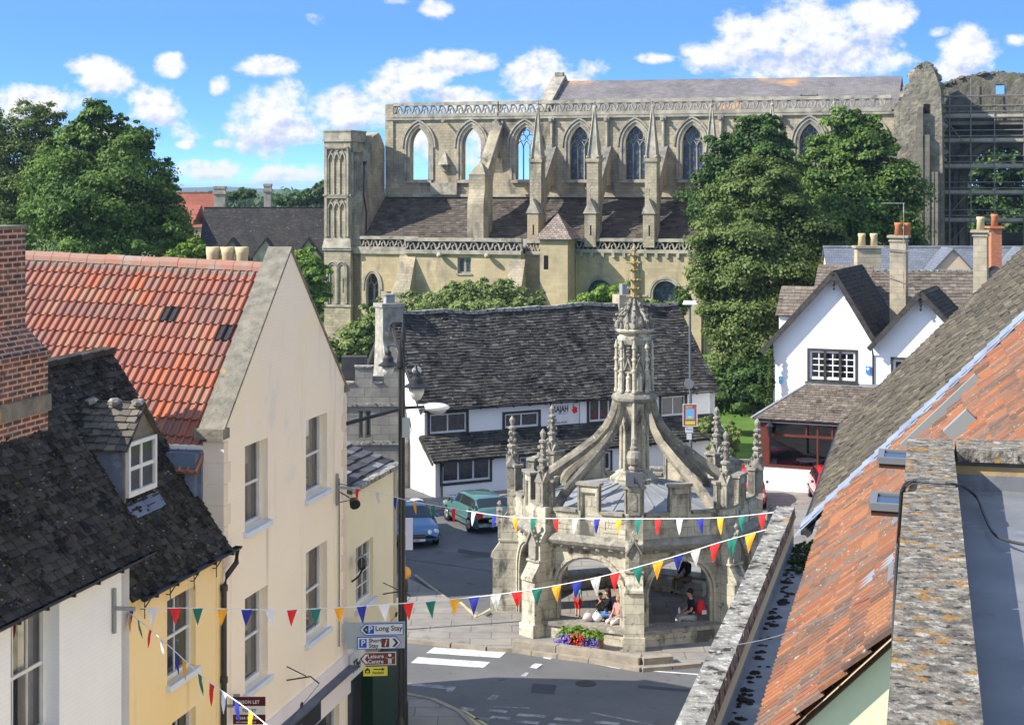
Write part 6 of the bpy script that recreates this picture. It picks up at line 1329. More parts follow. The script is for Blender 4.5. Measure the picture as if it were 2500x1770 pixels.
a0, b0 = rfo.hit(2140, 1440, .08); p0 = rfo(a0, b0, .08); p3 = G(1730, 1582, 8.62); mb.tube([p0.lerp(p3, t)+V((0, 0, -.35*math.sin(math.pi*t)*.4)) for t in [i/12 for i in range(13)]], .006, 5); mb.build('strand', m_grey, wire)

# ================ ground
def sheet(name, pts, z, m, kind='structure', edge=0):
    mb = MB(); tri = tessellate_polygon([[V((p.x, p.y, 0)) for p in pts]]); vs = [V((p.x, p.y, z)) for p in pts]
    mb.mesh(vs, [tuple(t) for t in tri])
    if edge: mb.mesh(vs+[V((p.x, p.y, z-edge)) for p in pts], [(k, (k+1) % len(pts), len(pts)+(k+1) % len(pts), len(pts)+k) for k in range(len(pts))])
    return tag(mb.build(name, m, None), kind=kind)
S = 9000
sheet('ground', [V((-S, -200, 0)), V((S, -200, 0)), V((S, S, 0)), V((-S, S, 0))], -.10, m_field)
sheet('churchyard_lawn', [V((-60, 84, 0)), V((60, 84, 0)), V((70, 175, 0)), V((-60, 175, 0))], -.05, m_grass)
sheet('road', [V((-60, 5, 0)), V((30, 5, 0)), V((30, 84, 0)), V((-60, 86, 0))], 0, m_asphalt)
fb = [(900, 1548), (985, 1556), (1104, 1569), (1190, 1578), (1253, 1580), (1300, 1588), (1363, 1596), (1440, 1606), (1567, 1628), (1640, 1622), (1712, 1616), (1900, 1600), (2100, 1500)]
rear = [(2000, 1290), (1700, 1290), (1450, 1330), (1290, 1400), (1225, 1465), (1199, 1509), (1100, 1462), (1008, 1417), (900, 1370)]
pv = [G(*p, .1) for p in fb+rear]; sheet('pavement', pv, .10, m_paving, edge=.14)
mb = MB()     # kerb stones along the front edge
line = [G(*p, .11) for p in fb[:-2]]
for a, b in zip(line[:-1], line[1:]):
    n = max(1, int((b-a).length/.9)); d = (b-a)
    for i in range(n): p, q = a+d*(i/n), a+d*((i+.97)/n); bar(mb, V((p.x, p.y-.07, .035)), V((q.x, q.y-.07, .035)), .16, .17)
tag(mb.build('kerb', m_kerb, None), kind='structure')
mb = MB(); line = [G(*p, .2) for p in ((1255, 1569), (1363, 1582), (1440, 1592), (1567, 1612), (1640, 1606))]    # raised step of the cross
for a, b in zip(line[:-1], line[1:]):
    n = max(1, int((b-a).length/1.3)); d = b-a
    for i in range(n): p, q = a+d*(i/n), a+d*((i+.98)/n); bar(mb, V((p.x, p.y, .17)), V((q.x, q.y, .17)), .34, .26)
tag(mb.build('step_kerb', m_kerb, None), kind='structure')
pc = [G(*p) for p in ((900, 1690), (978, 1700), (1057, 1716), (1120, 1745), (1160, 1785), (1180, 1850), (900, 1850))]; sheet('corner_pavement', pc, .1, m_paving, edge=.14)
mb = MB()
for a, b in zip(pc[:5], pc[1:6]): bar(mb, V((a.x, a.y, .06)), V((b.x, b.y, .06)), .15, .14)
tag(mb.build('kerb', m_kerb, None), kind='structure')
sheet('lane', [G(900, 1352), G(1240, 1400), G(1480, 1290), G(1900, 1270), G(1960, 1195), G(1240, 1205), G(1000, 1215), G(860, 1230)], .012, m_lane)
sheet('forecourt', [G(1800, 1290), G(2100, 1290), G(2100, 1160), G(1840, 1190)], .02, m_paving)
pl_ = [G(*p) for p in ((1000, 1222), (1063, 1219), (1260, 1180), (1300, 1196), (1100, 1242), (1010, 1256))]; sheet('inn_pavement', pl_, .06, m_paving, edge=.06)
def mark(pts, m=None, name='road_marking', z=.008): return sheet(name, [G(*p) for p in pts], z, m or m_paint)
mark([(1040, 1594), (1060, 1580), (1236, 1592), (1220, 1606)]); mark([(1003, 1618), (1020, 1604), (1197, 1616), (1180, 1630)])
mark([(983, 1672), (985, 1666), (1115, 1676), (1102, 1690), (1085, 1688), (1092, 1682)], m_paint_worn)
mark([(1325, 1606), (1340, 1598), (1357, 1600), (1343, 1610)]); mark([(1292, 1629), (1306, 1619), (1325, 1621), (1310, 1632)]); mark([(1270, 1650), (1283, 1641), (1292, 1642), (1284, 1652)], m_paint_worn); mark([(1187, 1708), (1202, 1696), (1221, 1696), (1206, 1710)], m_paint_worn)
mark([(1363, 1603), (1370, 1602), (1518, 1631), (1512, 1633)]); mark([(1528, 1634), (1530, 1632), (1800, 1652), (1800, 1655)])
for i, (x, y, w) in enumerate(((1200, 1733, 40), (1270, 1744, 65), (1205, 1750, 45), (1360, 1754, 64), (1168, 1752, 30), (1268, 1760, 50), (1345, 1768, 50), (1460, 1762, 55), (1130, 1728, 30))):
    mark([(x-3, y-3), (x+w, y+2), (x+w-6, y+8), (x-10, y+3)], m_paint_worn)
mark([(1440, 1740), (1450, 1739), (1596, 1768), (1590, 1771)], m_paint_worn); mark([(1205, 1724), (1292, 1727), (1292, 1729), (1205, 1727)], m_paint_worn)
mark([(1115, 1737), (1121, 1733), (1210, 1790), (1200, 1795)], m_paint_y, 'yellow_line'); mark([(1126, 1733), (1132, 1731), (1222, 1788), (1214, 1790)], m_paint_y, 'yellow_line')
mark([(1585, 1622), (1590, 1618), (1720, 1608), (1720, 1612)], m_paint_y, 'yellow_line'); mark([(1600, 1624), (1605, 1621), (1720, 1613), (1720, 1616)], m_paint_y, 'yellow_line')
mark([(1120, 1478), (1126, 1476), (1166, 1512), (1160, 1516)], m_paint_y, 'yellow_line', .112); mark([(1160, 1516), (1166, 1510), (1196, 1492), (1198, 1496)], m_paint_y, 'yellow_line', .112)
m_pt = mat('tar_patch', (.055, .056, .06), (.07, .07, .074), sc=2, bump=.2, bsc=30); m_cov = mat('iron_cover', (.05, .048, .045), rough=.6, bump=.5, bsc=20)
sheet('road_patch', [G(*p) for p in ((1300, 1668), (1360, 1672), (1352, 1694), (1296, 1690))], .005, m_pt); sheet('road_patch', [G(*p) for p in ((1560, 1672), (1700, 1684), (1696, 1690), (1556, 1679))], .005, m_pt); sheet('road_patch', [G(*p) for p in ((1002, 1306), (1062, 1300), (1066, 1312), (1004, 1322))], .016, m_pt); sheet('road_patch', [G(*p) for p in ((1120, 1340), (1200, 1352), (1196, 1360), (1116, 1350))], .016, m_pt)
mb = MB(); mb.lathe(G(1430, 1668, .004), [(.3, 0), (.3, .006), (.26, .006), (.25, .003), (.01, .004)], 20); tag(mb.build('manhole_cover', m_cov, None), 'round iron manhole cover in the shaded road before the cross', 'manhole cover')
mb = MB(); mb.poly([G(1010, 1404, .1)+Z*.006, G(1016, 1402, .1)+Z*.006, G(1122, 1480, .1)+Z*.006, G(1116, 1482, .1)+Z*.006]); tag(mb.build('paving_edge', m_kerb, None), kind='structure')
# ================ cars
def car(name, label, o, head, paint, L=4.1, Wd=1.7, Hh=1.44, saloon=False, plate='', rear_plate='', twin=False):
    head = V(head).normalized(); side = head.cross(Z)*-1; f = Fr(V(o), side, Z, head)
    t = thing(name, label, 'car', o); w = Wd/2; k = L/4.1; h = Hh/1.44
    if saloon: ST = [(-2.05, .86, .3, .62, .64, .7), (-2.0, .95, .24, .86, .92, .62), (-1.55, .99, .2, .93, .99, .62), (-1.28, 1, .2, .95, 1.03, .6), (-.72, 1, .2, .96, 1.40, .56), (-.1, 1, .2, .96, 1.44, .58), (.42, 1, .2, .95, 1.38, .56), (1.08, 1, .2, .92, .98, .66), (1.6, .98, .2, .84, .88, .66), (1.95, .9, .26, .66, .72, .66), (2.06, .78, .34, .5, .52, .6)]
    else: ST = [(-2.05, .88, .3, .64, .68, .7), (-2.0, .96, .24, .88, .94, .64), (-1.88, .99, .2, .94, 1.04, .62), (-1.40, 1, .2, .97, 1.38, .56), (-.8, 1, .2, .97, 1.43, .58), (-.1, 1, .2, .96, 1.44, .58), (.42, 1, .2, .95, 1.38, .56), (1.1, 1, .2, .92, .98, .66), (1.6, .98, .2, .82, .86, .66), (1.95, .9, .26, .64, .70, .66), (2.06, .78, .34, .5, .52, .6)]
    rows = []
    for a, ww, zs, zb, zr, wr in ST:
        W2 = w*ww; wr = wr*w/.85; zs *= h; zb *= h; zr *= h
        hs = [(W2*.9, zs), (W2, zs+.1), (W2, (zs+zb)/2), (W2*.965, zb), (wr*1.04, zr-.05), (wr*.82, zr)]
        rows.append([f(a*k, z, c) for c, z in hs]+[f(a*k, z, -c) for c, z in reversed(hs)])
    m_ = 12; mb = MB(); vs = [p for r in rows for p in r]; n = len(rows)
    mb.mesh(vs, [(i*m_+j, i*m_+j+1, (i+1)*m_+j+1, (i+1)*m_+j) for i in range(n-1) for j in range(m_-1)]+[tuple(range(m_)), tuple(range(n*m_-1, (n-1)*m_-1, -1))])
    b = mb.build('body', paint, t, True)
    def quad(i, j, s0, s1, r0, r1, off=.012):
        A_, B_, C_, D_ = rows[i][j], rows[i][j+1], rows[i+1][j+1], rows[i+1][j]
        g = lambda s, r: A_.lerp(D_, s).lerp(B_.lerp(C_, s), r)
        q = [g(s0, r0), g(s1, r0), g(s1, r1), g(s0, r1)]; nn = (q[1]-q[0]).cross(q[3]-q[0]); nn = nn.normalized() if nn.length > 1e-6 else Z.copy()
        ctr = f(0, .8, 0)
        if nn.dot(q[0]-ctr) < 0: nn = -nn
        return [p+nn*off for p in q]
    mb = MB()
    for i in range(3 if saloon else 2, 7):
        for j in (3, 7): mb.poly(quad(i, j, .06 if i in (3, 5) else .0, .94 if i in (4, 6) else 1.0, .12 if j == 3 else .1, .9))
    for j in range(4, 7): mb.poly(quad(6, j, .08, .92, .04 if j == 4 else 0, .96 if j == 6 else 1)); mb.poly(quad(3 if saloon else 2, j, .08, .9, .04 if j == 4 else 0, .96 if j == 6 else 1))
    mb.build('windows', mat('car_glass', (.015, .02, .022), rough=.05, spec=.8), t)
    m_t = mat('tyre', (.012, .012, .012)); m_r = mat('alloy', (.5, .5, .52), rough=.3, metal=.8)
    for a in (-1.28, 1.3):
        for s in (-1, 1):
            mb = MB(); p = f(a*k, .31, s*(w-.19)); mb.lathe(p, [(.2, 0), (.3, .01), (.315, .05), (.315, .16), (.3, .2), (.2, .2)], 20, up=side*s); wh_ = mb.build('wheel', m_t, t, True)
            mb = MB(); q = p+side*s*.195; mb.lathe(q, [(.2, .0), (.19, .012), (.05, -.0+.015)], 20, up=side*s)
            for e in range(5): an = e*2*math.pi/5; bar(mb, q+side*s*.015, q+side*s*.015+(head*math.cos(an)+Z*math.sin(an))*.18, .05, .02)
            mb.build('rim', m_r, wh_)
            mb = MB(); mb.lathe(f(a*k, .31, s*(w-.02)), [(.36, 0), (.36, .012)], 20, up=side*s); mb.build('wheel_arch', m_t, t)
    m_rl = mat('tail_light', (.6, .02, .02), rough=.2); m_hl = mat('head_light', (.75, .78, .8), rough=.08, metal=.4); mp = mat('number_plate', (.75, .75, .72)); mpy = mat('rear_plate', (.75, .6, .1))
    for s in (-1, 1):
        mb = MB(); mb.box(f, -2.06*k, -1.96*k, .68*h, .9*h, s*w*.62 if s > 0 else -w*.93, w*.93 if s > 0 else -w*.62); mb.build('tail_light', m_rl, t)
        mb = MB()
        if twin:
            for c_, r in ((.78, .12), (.5, .095)): mb.lathe(f((2.0 if c_ < .6 else 1.93)*k, .62*h, s*w*c_), [(r, -.12), (r, .02), (r*.7, .05), (.01, .06)], 14, up=head+Z*.25)
        else: mb.box(f, 1.88*k, 2.0*k, .55*h, .7*h, s*w*.5 if s > 0 else -w*.86, w*.86 if s > 0 else -w*.5)
        mb.build('headlight', m_hl, t)
        mb = MB(); mb.ball(f(.75*k, 1.0*h, s*(w+.1)), .07, .1, .07, 8, 5); mb.build('mirror', m_black if not twin else paint, t, True)
    mb = MB(); mb.box(f, 2.03*k, 2.075*k, .3, .4, -.26, .26); pl = mb.build('number_plate', mp, t)
    if plate: text(plate, Fr(f(2.077*k, .315, -.24 if False else .24), head), .105, m_black, pl, sx=.9) if False else text(plate, Fr(f(2.08*k, .32, 0), head).at(-.24, 0, 0), .1, m_black, pl)
    mb = MB(); mb.box(f, -2.075*k, -2.05*k, .5, .6, -.26, .26); pl = mb.build('number_plate', mpy, t)
    mb = MB(); mb.box(f, 2.0*k, 2.07*k, .46, .6, -.27, .27); 
    gr = mb.build('grille', m_grey if twin else m_black, t)
    if twin:
        mb = MB(); [mb.box(f, 2.07*k, 2.08*k, .475+.03*q, .49+.03*q, -.25, .25) for q in range(4)]; mb.build('grille_bars', m_black, gr)
    mb = MB(); mb.box(f, -2.04*k, 2.02*k, .45, .49, w-.005, w+.012); mb.box(f, -2.04*k, 2.02*k, .45, .49, -w-.012, -w+.005); mb.build('side_strip', m_black, t)
    return t
def paint(n, c): return mat(n, c, rough=.25, coat=.8, spec=.5, metal=.15)
car('parked_car', 'teal green hatchback parked in front of the restaurant, seen from behind', (-1.5, 68.7, .02), (-.39, .92, 0), paint('green_paint', (.07, .17, .16)))
car('parked_car', 'metallic blue saloon with round headlights, nose toward the lamp post', (-4.15, 66.2, .02), (.22, -.975, 0), paint('blue_paint', (.05, .15, .30)), L=4.6, Wd=1.8, saloon=True, plate='2 UAY', twin=True)
car('parked_car', 'red car half hidden behind the rightmost pinnacle of the market cross', (10.45, 73.6, .03), (-.08, -1, 0), paint('red_paint', (.55, .015, .02)), Hh=1.5)
car('parked_car', 'red car mostly hidden by the grey stone-slate roof', (14.35, 73.6, .03), (-.05, -1, 0), paint('red_paint', (.55, .015, .02)), Hh=1.5)

# ================ people
def skin_obj(name, joints, edges, m, parent, root=0, sub=1):
    """joints: {name:(co,radius)}"""
    me = bpy.data.meshes.new(name); ks = list(joints); ix = {k: i for i, k in enumerate(ks)}
    me.from_pydata([tuple(joints[k][0]) for k in ks], [(ix[a], ix[b]) for a, b in edges], [])
    o = bpy.data.objects.new(name, me); COL.objects.link(o); o.modifiers.new('s', 'SKIN')
    if not me.skin_vertices: 
        bpy.context.view_layer.objects.active = o
    sv = me.skin_vertices[0].data
    for i, k in enumerate(ks):
        r = joints[k][1]; sv[i].radius = (r, r) if isinstance(r, float) else r; sv[i].use_root = (i == root)
    s = o.modifiers.new('u', 'SUBSURF'); s.levels = sub; s.render_levels = sub
    dg = bpy.context.evaluated_depsgraph_get(); dg.update(); m2 = bpy.data.meshes.new_from_object(o.evaluated_get(dg))
    mb = MB(); mb.mesh([v.co.copy() for v in m2.vertices], [tuple(p.vertices) for p in m2.polygons], .5)
    bpy.data.objects.remove(o); bpy.data.meshes.remove(me); bpy.data.meshes.remove(m2)
    return mb.build(name, m, parent, True)
def cloth(n, c): return mat('cloth_'+n, c, rough=.95)
def person(label, o, heading, top, legs, hair, s=1.0, sit=True, lean=0.0, sleeves=.5, hat=None, long_hair=False, shoes=(.05, .04, .04), wide=False, shorts=False, arms='lap'):
    t = thing('person', label, 'person', o); h = V(heading).normalized(); sd = Z.cross(h); o = V(o)
    def p(x, y, z): return o+h*(x*s)+sd*(y*s)+Z*(z*s)
    zp = .10 if sit else .92; J = {}
    def add(k, x, y, z, r): J[k] = (p(x, y, z), float(r*s))
    add('pelvis', 0, 0, zp, .125); add('waist', .0+lean*.3, 0, zp+.2, .115); add('chest', .01+lean*.7, 0, zp+.4, .135); add('neck0', .0+lean, 0, zp+.54, .07); add('neck', .015+lean*1.1, 0, zp+.6, .05)
    add('jaw', .045+lean*1.2, 0, zp+.67, .072); add('head', .03+lean*1.2, 0, zp+.76, .098); add('crown', .015+lean*1.2, 0, zp+.83, .07); add('nose', .135+lean*1.2, 0, zp+.725, .018)
    E = [('pelvis', 'waist'), ('waist', 'chest'), ('chest', 'neck0'), ('neck0', 'neck'), ('neck', 'jaw'), ('jaw', 'head'), ('head', 'crown'), ('head', 'nose')]
    for q, y in (('L', 1), ('R', -1)):
        add('ear'+q, .02+lean*1.2, y*.095, zp+.73, .018); E.append(('head', 'ear'+q))
        add('sh'+q, .0+lean*.9, y*.19, zp+.5, .06)
        if arms == 'lap': el, wr = (.06+lean*.5, y*.25, zp+.24), (.27, y*.13, zp+.14)
        elif arms == 'up': el, wr = (.16+lean*.6, y*.25, zp+.3), (.30+lean, y*.12, zp+.5)
        else: el, wr = (-.01, y*.26, zp+.22), (.06, y*.25, zp-.02)
        add('el'+q, *el, .042); add('wr'+q, *wr, .028); E += [('chest', 'sh'+q), ('sh'+q, 'el'+q), ('el'+q, 'wr'+q)]
        d = V(wr)-V(el); d = d.normalized(); pa = V(wr)+d*.07; add('pa'+q, *pa, .034); E.append(('wr'+q, 'pa'+q))
        for i in range(4):
            L_ = (.075, .085, .08, .06)[i]; bs = pa+d*.03+V((0, (i-1.5)*.018, 0)); e1 = bs+d*L_*.5; e2 = bs+d*L_+V((0, 0, -.02)); add('f%s%d' % (q, i), *e1, .009); add('g%s%d' % (q, i), *e2, .007); E += [('pa'+q, 'f%s%d' % (q, i)), ('f%s%d' % (q, i), 'g%s%d' % (q, i))]
        th = V(wr)+d*.05+V((0, -y*.045, .01)); add('th'+q, *th, .011); E.append(('wr'+q, 'th'+q))
        add('hip'+q, .02, y*.1, zp-.03, .1)
        if sit: kn, an, to = (.44, y*.13, zp-.0), (.46, y*.12, zp-.42), (.60, y*.13, zp-.47)
        else: kn, an, to = (.03, y*.1, .5), (-.02, y*.1, .1), (.12, y*.11, .04)
        add('kn'+q, *kn, .065); add('an'+q, *an, .04); add('to'+q, *to, .035); E += [('pelvis', 'hip'+q), ('hip'+q, 'kn'+q), ('kn'+q, 'an'+q), ('an'+q, 'to'+q)]
    body = skin_obj('body', J, E, m_skin, t)
    def sub(keys, edges, grow, name, m, ends=None):
        K = {k: (J[k][0], J[k][1]+grow*s) for k in keys}
        if ends: 
            for k, (a, b, f_) in ends.items(): K[k] = (J[a][0].lerp(J[b][0], f_), J[a][1]*(1-f_)+J[b][1]*f_+grow*s)
        return skin_obj(name, K, edges, m, t)
    e = {}; ed = [('waist', 'pelvis'), ('waist', 'chest'), ('chest', 'neck0')]
    for q in 'LR': e['sl'+q] = ('el'+q, 'wr'+q, sleeves) if sleeves > 0 else ('sh'+q, 'el'+q, .7); ed += [('chest', 'sh'+q)]+([('sh'+q, 'el'+q), ('el'+q, 'sl'+q)] if sleeves > 0 else [('sh'+q, 'sl'+q)])
    ks = ['waist', 'pelvis', 'chest', 'neck0', 'shL', 'shR']+(['elL', 'elR'] if sleeves > 0 else [])
    sub(ks, ed, .018, 'shirt', top, e)
    e = {}; ed = []
    for q in 'LR': e['cf'+q] = ('kn'+q, 'an'+q, .2 if shorts else .88); ed += [('pelvis', 'hip'+q), ('hip'+q, 'kn'+q), ('kn'+q, 'cf'+q)]
    sub(['pelvis', 'hipL', 'hipR', 'knL', 'knR'], ed, .016, 'shorts' if shorts else 'trousers', legs, e)
    for q in 'LR': skin_obj('shoe', {'a': (J['an'+q][0], .045*s), 'b': (J['to'+q][0], .042*s)}, [('a', 'b')], cloth('shoe%.2f' % shoes[0], shoes), t)
    mb = MB(); c = J['head'][0]; mb.ball(c-h*.02*s+Z*.025*s, .108*s, .108*s, .105*s, 10, 7, jit=.05)
    if long_hair: mb.ball(c-h*.06*s-Z*.1*s, .085*s, .1*s, .17*s, 10, 6, jit=.05)
    hr = mb.build('hair', hair, t, True)
    hd = J['head'][0]; mb = MB(); 
    for y in (-1, 1): mb.ball(hd+h*.095*s+sd*y*.035*s-Z*.005*s, .012*s, n=6, m=4)
    mb.ball(hd+h*.088*s-Z*.085*s, .012*s, .024*s, .006*s, 6, 4); mb.build('face_features', m_dark, t)
    if hat: mb = MB(); mb.lathe(c+Z*.03*s, [(.17*s, 0), (.17*s, .01*s), (.11*s, .03*s), (.105*s, .1*s), (.06*s, .12*s)], 14); mb.build('hat', hat, t, True)
    return t
hb = mat('brown_hair', (.06, .03, .015)); hd_ = mat('dark_hair', (.02, .015, .012)); hl = mat('fair_hair', (.3, .17, .07))
ZB = .60
person('woman in black top and blue jeans sitting on the left front bench', P(1487, 0, 51.6)*1+V((0, 0, ZB-P(1487, 0, 51.6).z)), (-1, -.15, 0), cloth('black', (.012, .012, .015)), cloth('jeans', (.10, .2, .42)), hb, s=.95, sleeves=.9, arms='up', lean=.03, long_hair=True)
person('small child with brown hair sitting on the lap side of the woman in black', P(1466, 0, 51.9)*1+V((0, 0, ZB+.05-P(1466, 0, 51.9).z)), (.2, -1, 0), cloth('khaki', (.15, .1, .06)), cloth('darkblue', (.03, .035, .06)), hb, s=.68, sleeves=0, arms='up')
person('woman in pink dress on the left front bench, half behind the front pier', P(1512, 0, 51.0)*1+V((0, 0, ZB-P(1512, 0, 51.0).z)), (-.8, -.6, 0), cloth('pink', (.45, .2, .18)), cloth('white', (.65, .62, .58)), hl, s=.9, sleeves=0, long_hair=True, shorts=True, shoes=(.3, .2, .15))
o = G(1410, 1506, .12); person('child in teal T-shirt and red shorts standing inside the market cross', o, (.6, .7, 0), cloth('teal', (.03, .3, .3)), cloth('red', (.45, .02, .02)), hb, s=.62, sit=False, sleeves=0, shorts=True, arms='down')
p0 = P(1676, 0, 56.6); person('man in hat, black jacket and khaki trousers sitting at the back of the cross', V((p0.x, 56.6, .55)), (-.8, -.5, 0), cloth('black', (.012, .012, .015)), cloth('khaki2', (.16, .12, .07)), hd_, sleeves=.9, hat=cloth('hat', (.06, .05, .04)))
mb = MB(); mb.box(Fr((p0.x+.15, 56.75, 0), (-.5, -.85, 0)), -1.2, .6, .1, .55, -.3, .3); mb.build('stone_seat', m_cross, mc)
p1 = P(1690, 0, 51.35); man = person('man in black T-shirt and light trousers sitting on the right front bench', V((p1.x, 51.35, ZB)), (-1, -.1, 0), cloth('black', (.012, .012, .015)), cloth('grey', (.35, .35, .36)), hd_, sleeves=0, lean=.04)
bp_ = thing('backpack', 'red backpack with white label worn by the man on the right front bench', 'backpack', (p1.x+.2, 51.35, ZB+.3)); mb = MB(); c = V((p1.x+.25, 51.33, ZB+.38)); 
mb.ball(c, .15, .17, .26, 12, 8); mb.ball(c+V((.12, 0, -.08)), .07, .13, .13, 10, 6); bb = mb.build('bag_body', cloth('redbag', (.7, .03, .04)), bp_, True)
mb = MB(); f = Fr(c+V((.1, -.16, -.1)), (.35, -1, 0)); mb.box(f, -.07, .08, -.07, .05, -.02, .02); mb.build('label_patch', m_wood_w, bb); mb = MB(); mb.tube([c+V((-.05, -.12, .2)), c+V((-.32, -.15, .12)), c+V((-.3, -.15, -.15)), c+V((-.08, -.12, -.2))], .018); mb.build('strap', m_black, bp_)
for px, py, r, m_, lb in ((1436, 1510, .17, cloth('patterned', (.5, .42, .42)), 'pale patterned carrier bag beside the woman in jeans, on the front bench'), (1457, 1514, .17, cloth('whitebag', (.75, .75, .75)), 'white carrier bag on the left front bench of the cross')):
    c = P(px, py, 51.1); c.z = ZB+r*.8; t = thing('carrier_bag', lb, 'bag', c-Z*r*.8); mb = MB(); mb.ball(c, r, r*.7, r*.85, 10, 7, jit=.12); mb.tube([c+V((-.08, 0, r*.6)), c+V((0, 0, r*1.3)), c+V((.08, 0, r*.6))], .012); mb.build('bag', m_, t, True)
t = thing('water_bottle', 'small pale bottle held by the man with the red backpack', 'bottle', (p1.x-.42, 51.25, ZB+.2)); mb = MB(); mb.lathe(V((p1.x-.42, 51.25, ZB+.22)), [(.03, 0), (.035, .02), (.035, .13), (.015, .17), (.015, .2)], 10); mb.build('bottle', m_wood_w, t)
# planter
pc_ = V((2.12, 50.02, .1)); t = thing('flower_planter', 'wooden planter of red and purple flowers against the front-left wall of the cross', 'planter', pc_); f = Fr(pc_, (-.45, -.9, 0))
mb = MB(); mb.box(f, -.5, .5, 0, .24, -.2, .16); mb.build('trough', mat('dark_wood', (.06, .05, .035)), t); mb = MB(); mb.box(f, .5, .64, 0, .40, -.21, .19); mb.build('end_board', mat('orange_wood', (.30, .13, .05), (.2, .09, .04)), t)
leaves([f(x, .36+ur(0, .12), ur(-.0, .12)-.0) for x in (-.5, -.25, 0, .25, .5)], [(.23, .2, .17)]*5, 3000, .09, 'foliage', m_leaf_l, t)
for nm, m_, x0, x1, n in (('red_flowers', mat('petal_red', (.75, .03, .02)), -.15, .25, 60), ('purple_flowers', mat('petal_purple', (.2, .13, .6)), -.75, -.25, 120), ('orange_flowers', mat('petal_orange', (.8, .16, .06)), -.3, .45, 45), ('blue_flowers', mat('petal_blue', (.13, .13, .45)), .15, .7, 80)):
    mb = MB()
    for k in range(n): x = ur(x0, x1); mb.ball(f(x, .10+ur(0, .42)*(1-abs(x)*.5), ur(.12, .36)), .026, n=5, m=3)
    tag(mb.build(nm, m_, t), kind='stuff')

# ================ bunting
CB = {'b': mat('pennant_blue', (.03, .04, .30)), 'w': mat('pennant_white', (.72, .72, .74)), 'r': mat('pennant_red', (.70, .03, .03)), 'g': mat('pennant_green', (.02, .17, .13)), 'o': mat('pennant_orange', (.85, .38, .03))}
def bunting(label, knots, pen, cols, w=.19, h=.31, tail=0):
    """knots: (px,py,Y) of the cord; pen: px positions"""
    t = thing('bunting', label, 'bunting', P(*knots[0])); pts = [P(*k) for k in knots]; sm = smooth(pts, 8); mb = MB(); mb.tube(sm, .008, 5); mb.build('cord', m_cord, t)
    pxs = [(CX+p.x*FO/p.y) for p in sm]
    for q, c in zip(pen, cols):
        i = next((i for i in range(len(sm)-1) if (pxs[i]-q)*(pxs[i+1]-q) <= 0 and pxs[i] != pxs[i+1]), None)
        if i is None: continue
        f_ = (q-pxs[i])/(pxs[i+1]-pxs[i]); p = sm[i].lerp(sm[i+1], f_); d = (sm[i+1]-sm[i]).normalized(); sw = d.cross(Z).normalized(); ww = w*ur(.92, 1.06); hh = h*ur(.92, 1.05)
        dn = (Z*-1+sw*ur(-.18, .18)+d*ur(-.12, .12)).normalized(); mb = MB(); a, b = p-d*ww/2, p+d*ww/2; n = 4; fold = ur(-.02, .02); vs = []
        for r in range(n+1):
            s_ = r/n; cc = p+dn*hh*s_; hw = ww/2*(1-s_)+.002
            for e in (-1, 0, 1): vs.append(cc+d*hw*e+sw*(fold*(1-abs(e))*math.sin(s_*3.1)+.012*math.sin(s_*5+e)))
        fs = [(r*3+e, r*3+e+1, r*3+4+e, r*3+3+e) for r in range(n) for e in range(2)]; mb.mesh(vs, fs, .5)
        mb.mesh([v+sw*.0025 for v in vs], [tuple(reversed(q_)) for q_ in fs], .5)
        pn = mb.build('pennant', CB[c], t)
        mb = MB(); bar(mb, a, b, .006, .016); mb.build('hem', m_cord, pn)
    return t
ov = lambda L: [x*1.0898 for x in L]
seq = 'bwrgo'*6
bunting('long lower string of pennants rising across the market cross to the right parapet', [(306, 1484, 28.3), (480, 1484, 28.4), (700, 1488, 28.4), (960, 1474, 28.3), (1220, 1450, 28.2), (1450, 1411, 28.0), (1640, 1360, 27.8), (1760, 1323, 27.7), (1880, 1290, 27.6)],
        ov([288, 342, 393, 443, 499, 553, 605, 654, 708, 760, 810, 860, 915, 964, 1018, 1062, 1110, 1158, 1203, 1246, 1293, 1334, 1378, 1428, 1474, 1520, 1558, 1602, 1640, 1681]), seq)
bunting('upper string of pennants crossing the parapet of the market cross', [(838, 1186, 39.2), (920, 1202, 38), (1000, 1222, 36.8), (1100, 1240, 35.4), (1250, 1262, 33.6), (1450, 1266, 31.8), (1650, 1266, 30.2), (1780, 1262, 29.2), (1930, 1246, 28.2)],
        ov([801, 845, 886, 929, 971, 1016, 1062, 1108, 1153, 1195, 1245, 1290, 1338, 1386, 1431, 1475, 1523, 1569, 1614, 1662, 1708]), 'rwbogrwbogrwbogrwbogr', w=.185, h=.30)
bunting('short string of pennants dropping toward the viewer from the white house bracket', [(306, 1488, 28.3), (360, 1530, 26.9), (420, 1583, 25.6), (500, 1655, 24.4), (600, 1727, 23.3), (660, 1775, 22.6), (800, 1880, 21.5)],
        [318, 338, 368, 395, 430, 450, 488, 518, 548, 578, 614, 650], 'ogrwbogrwbow', w=.2, h=.33)
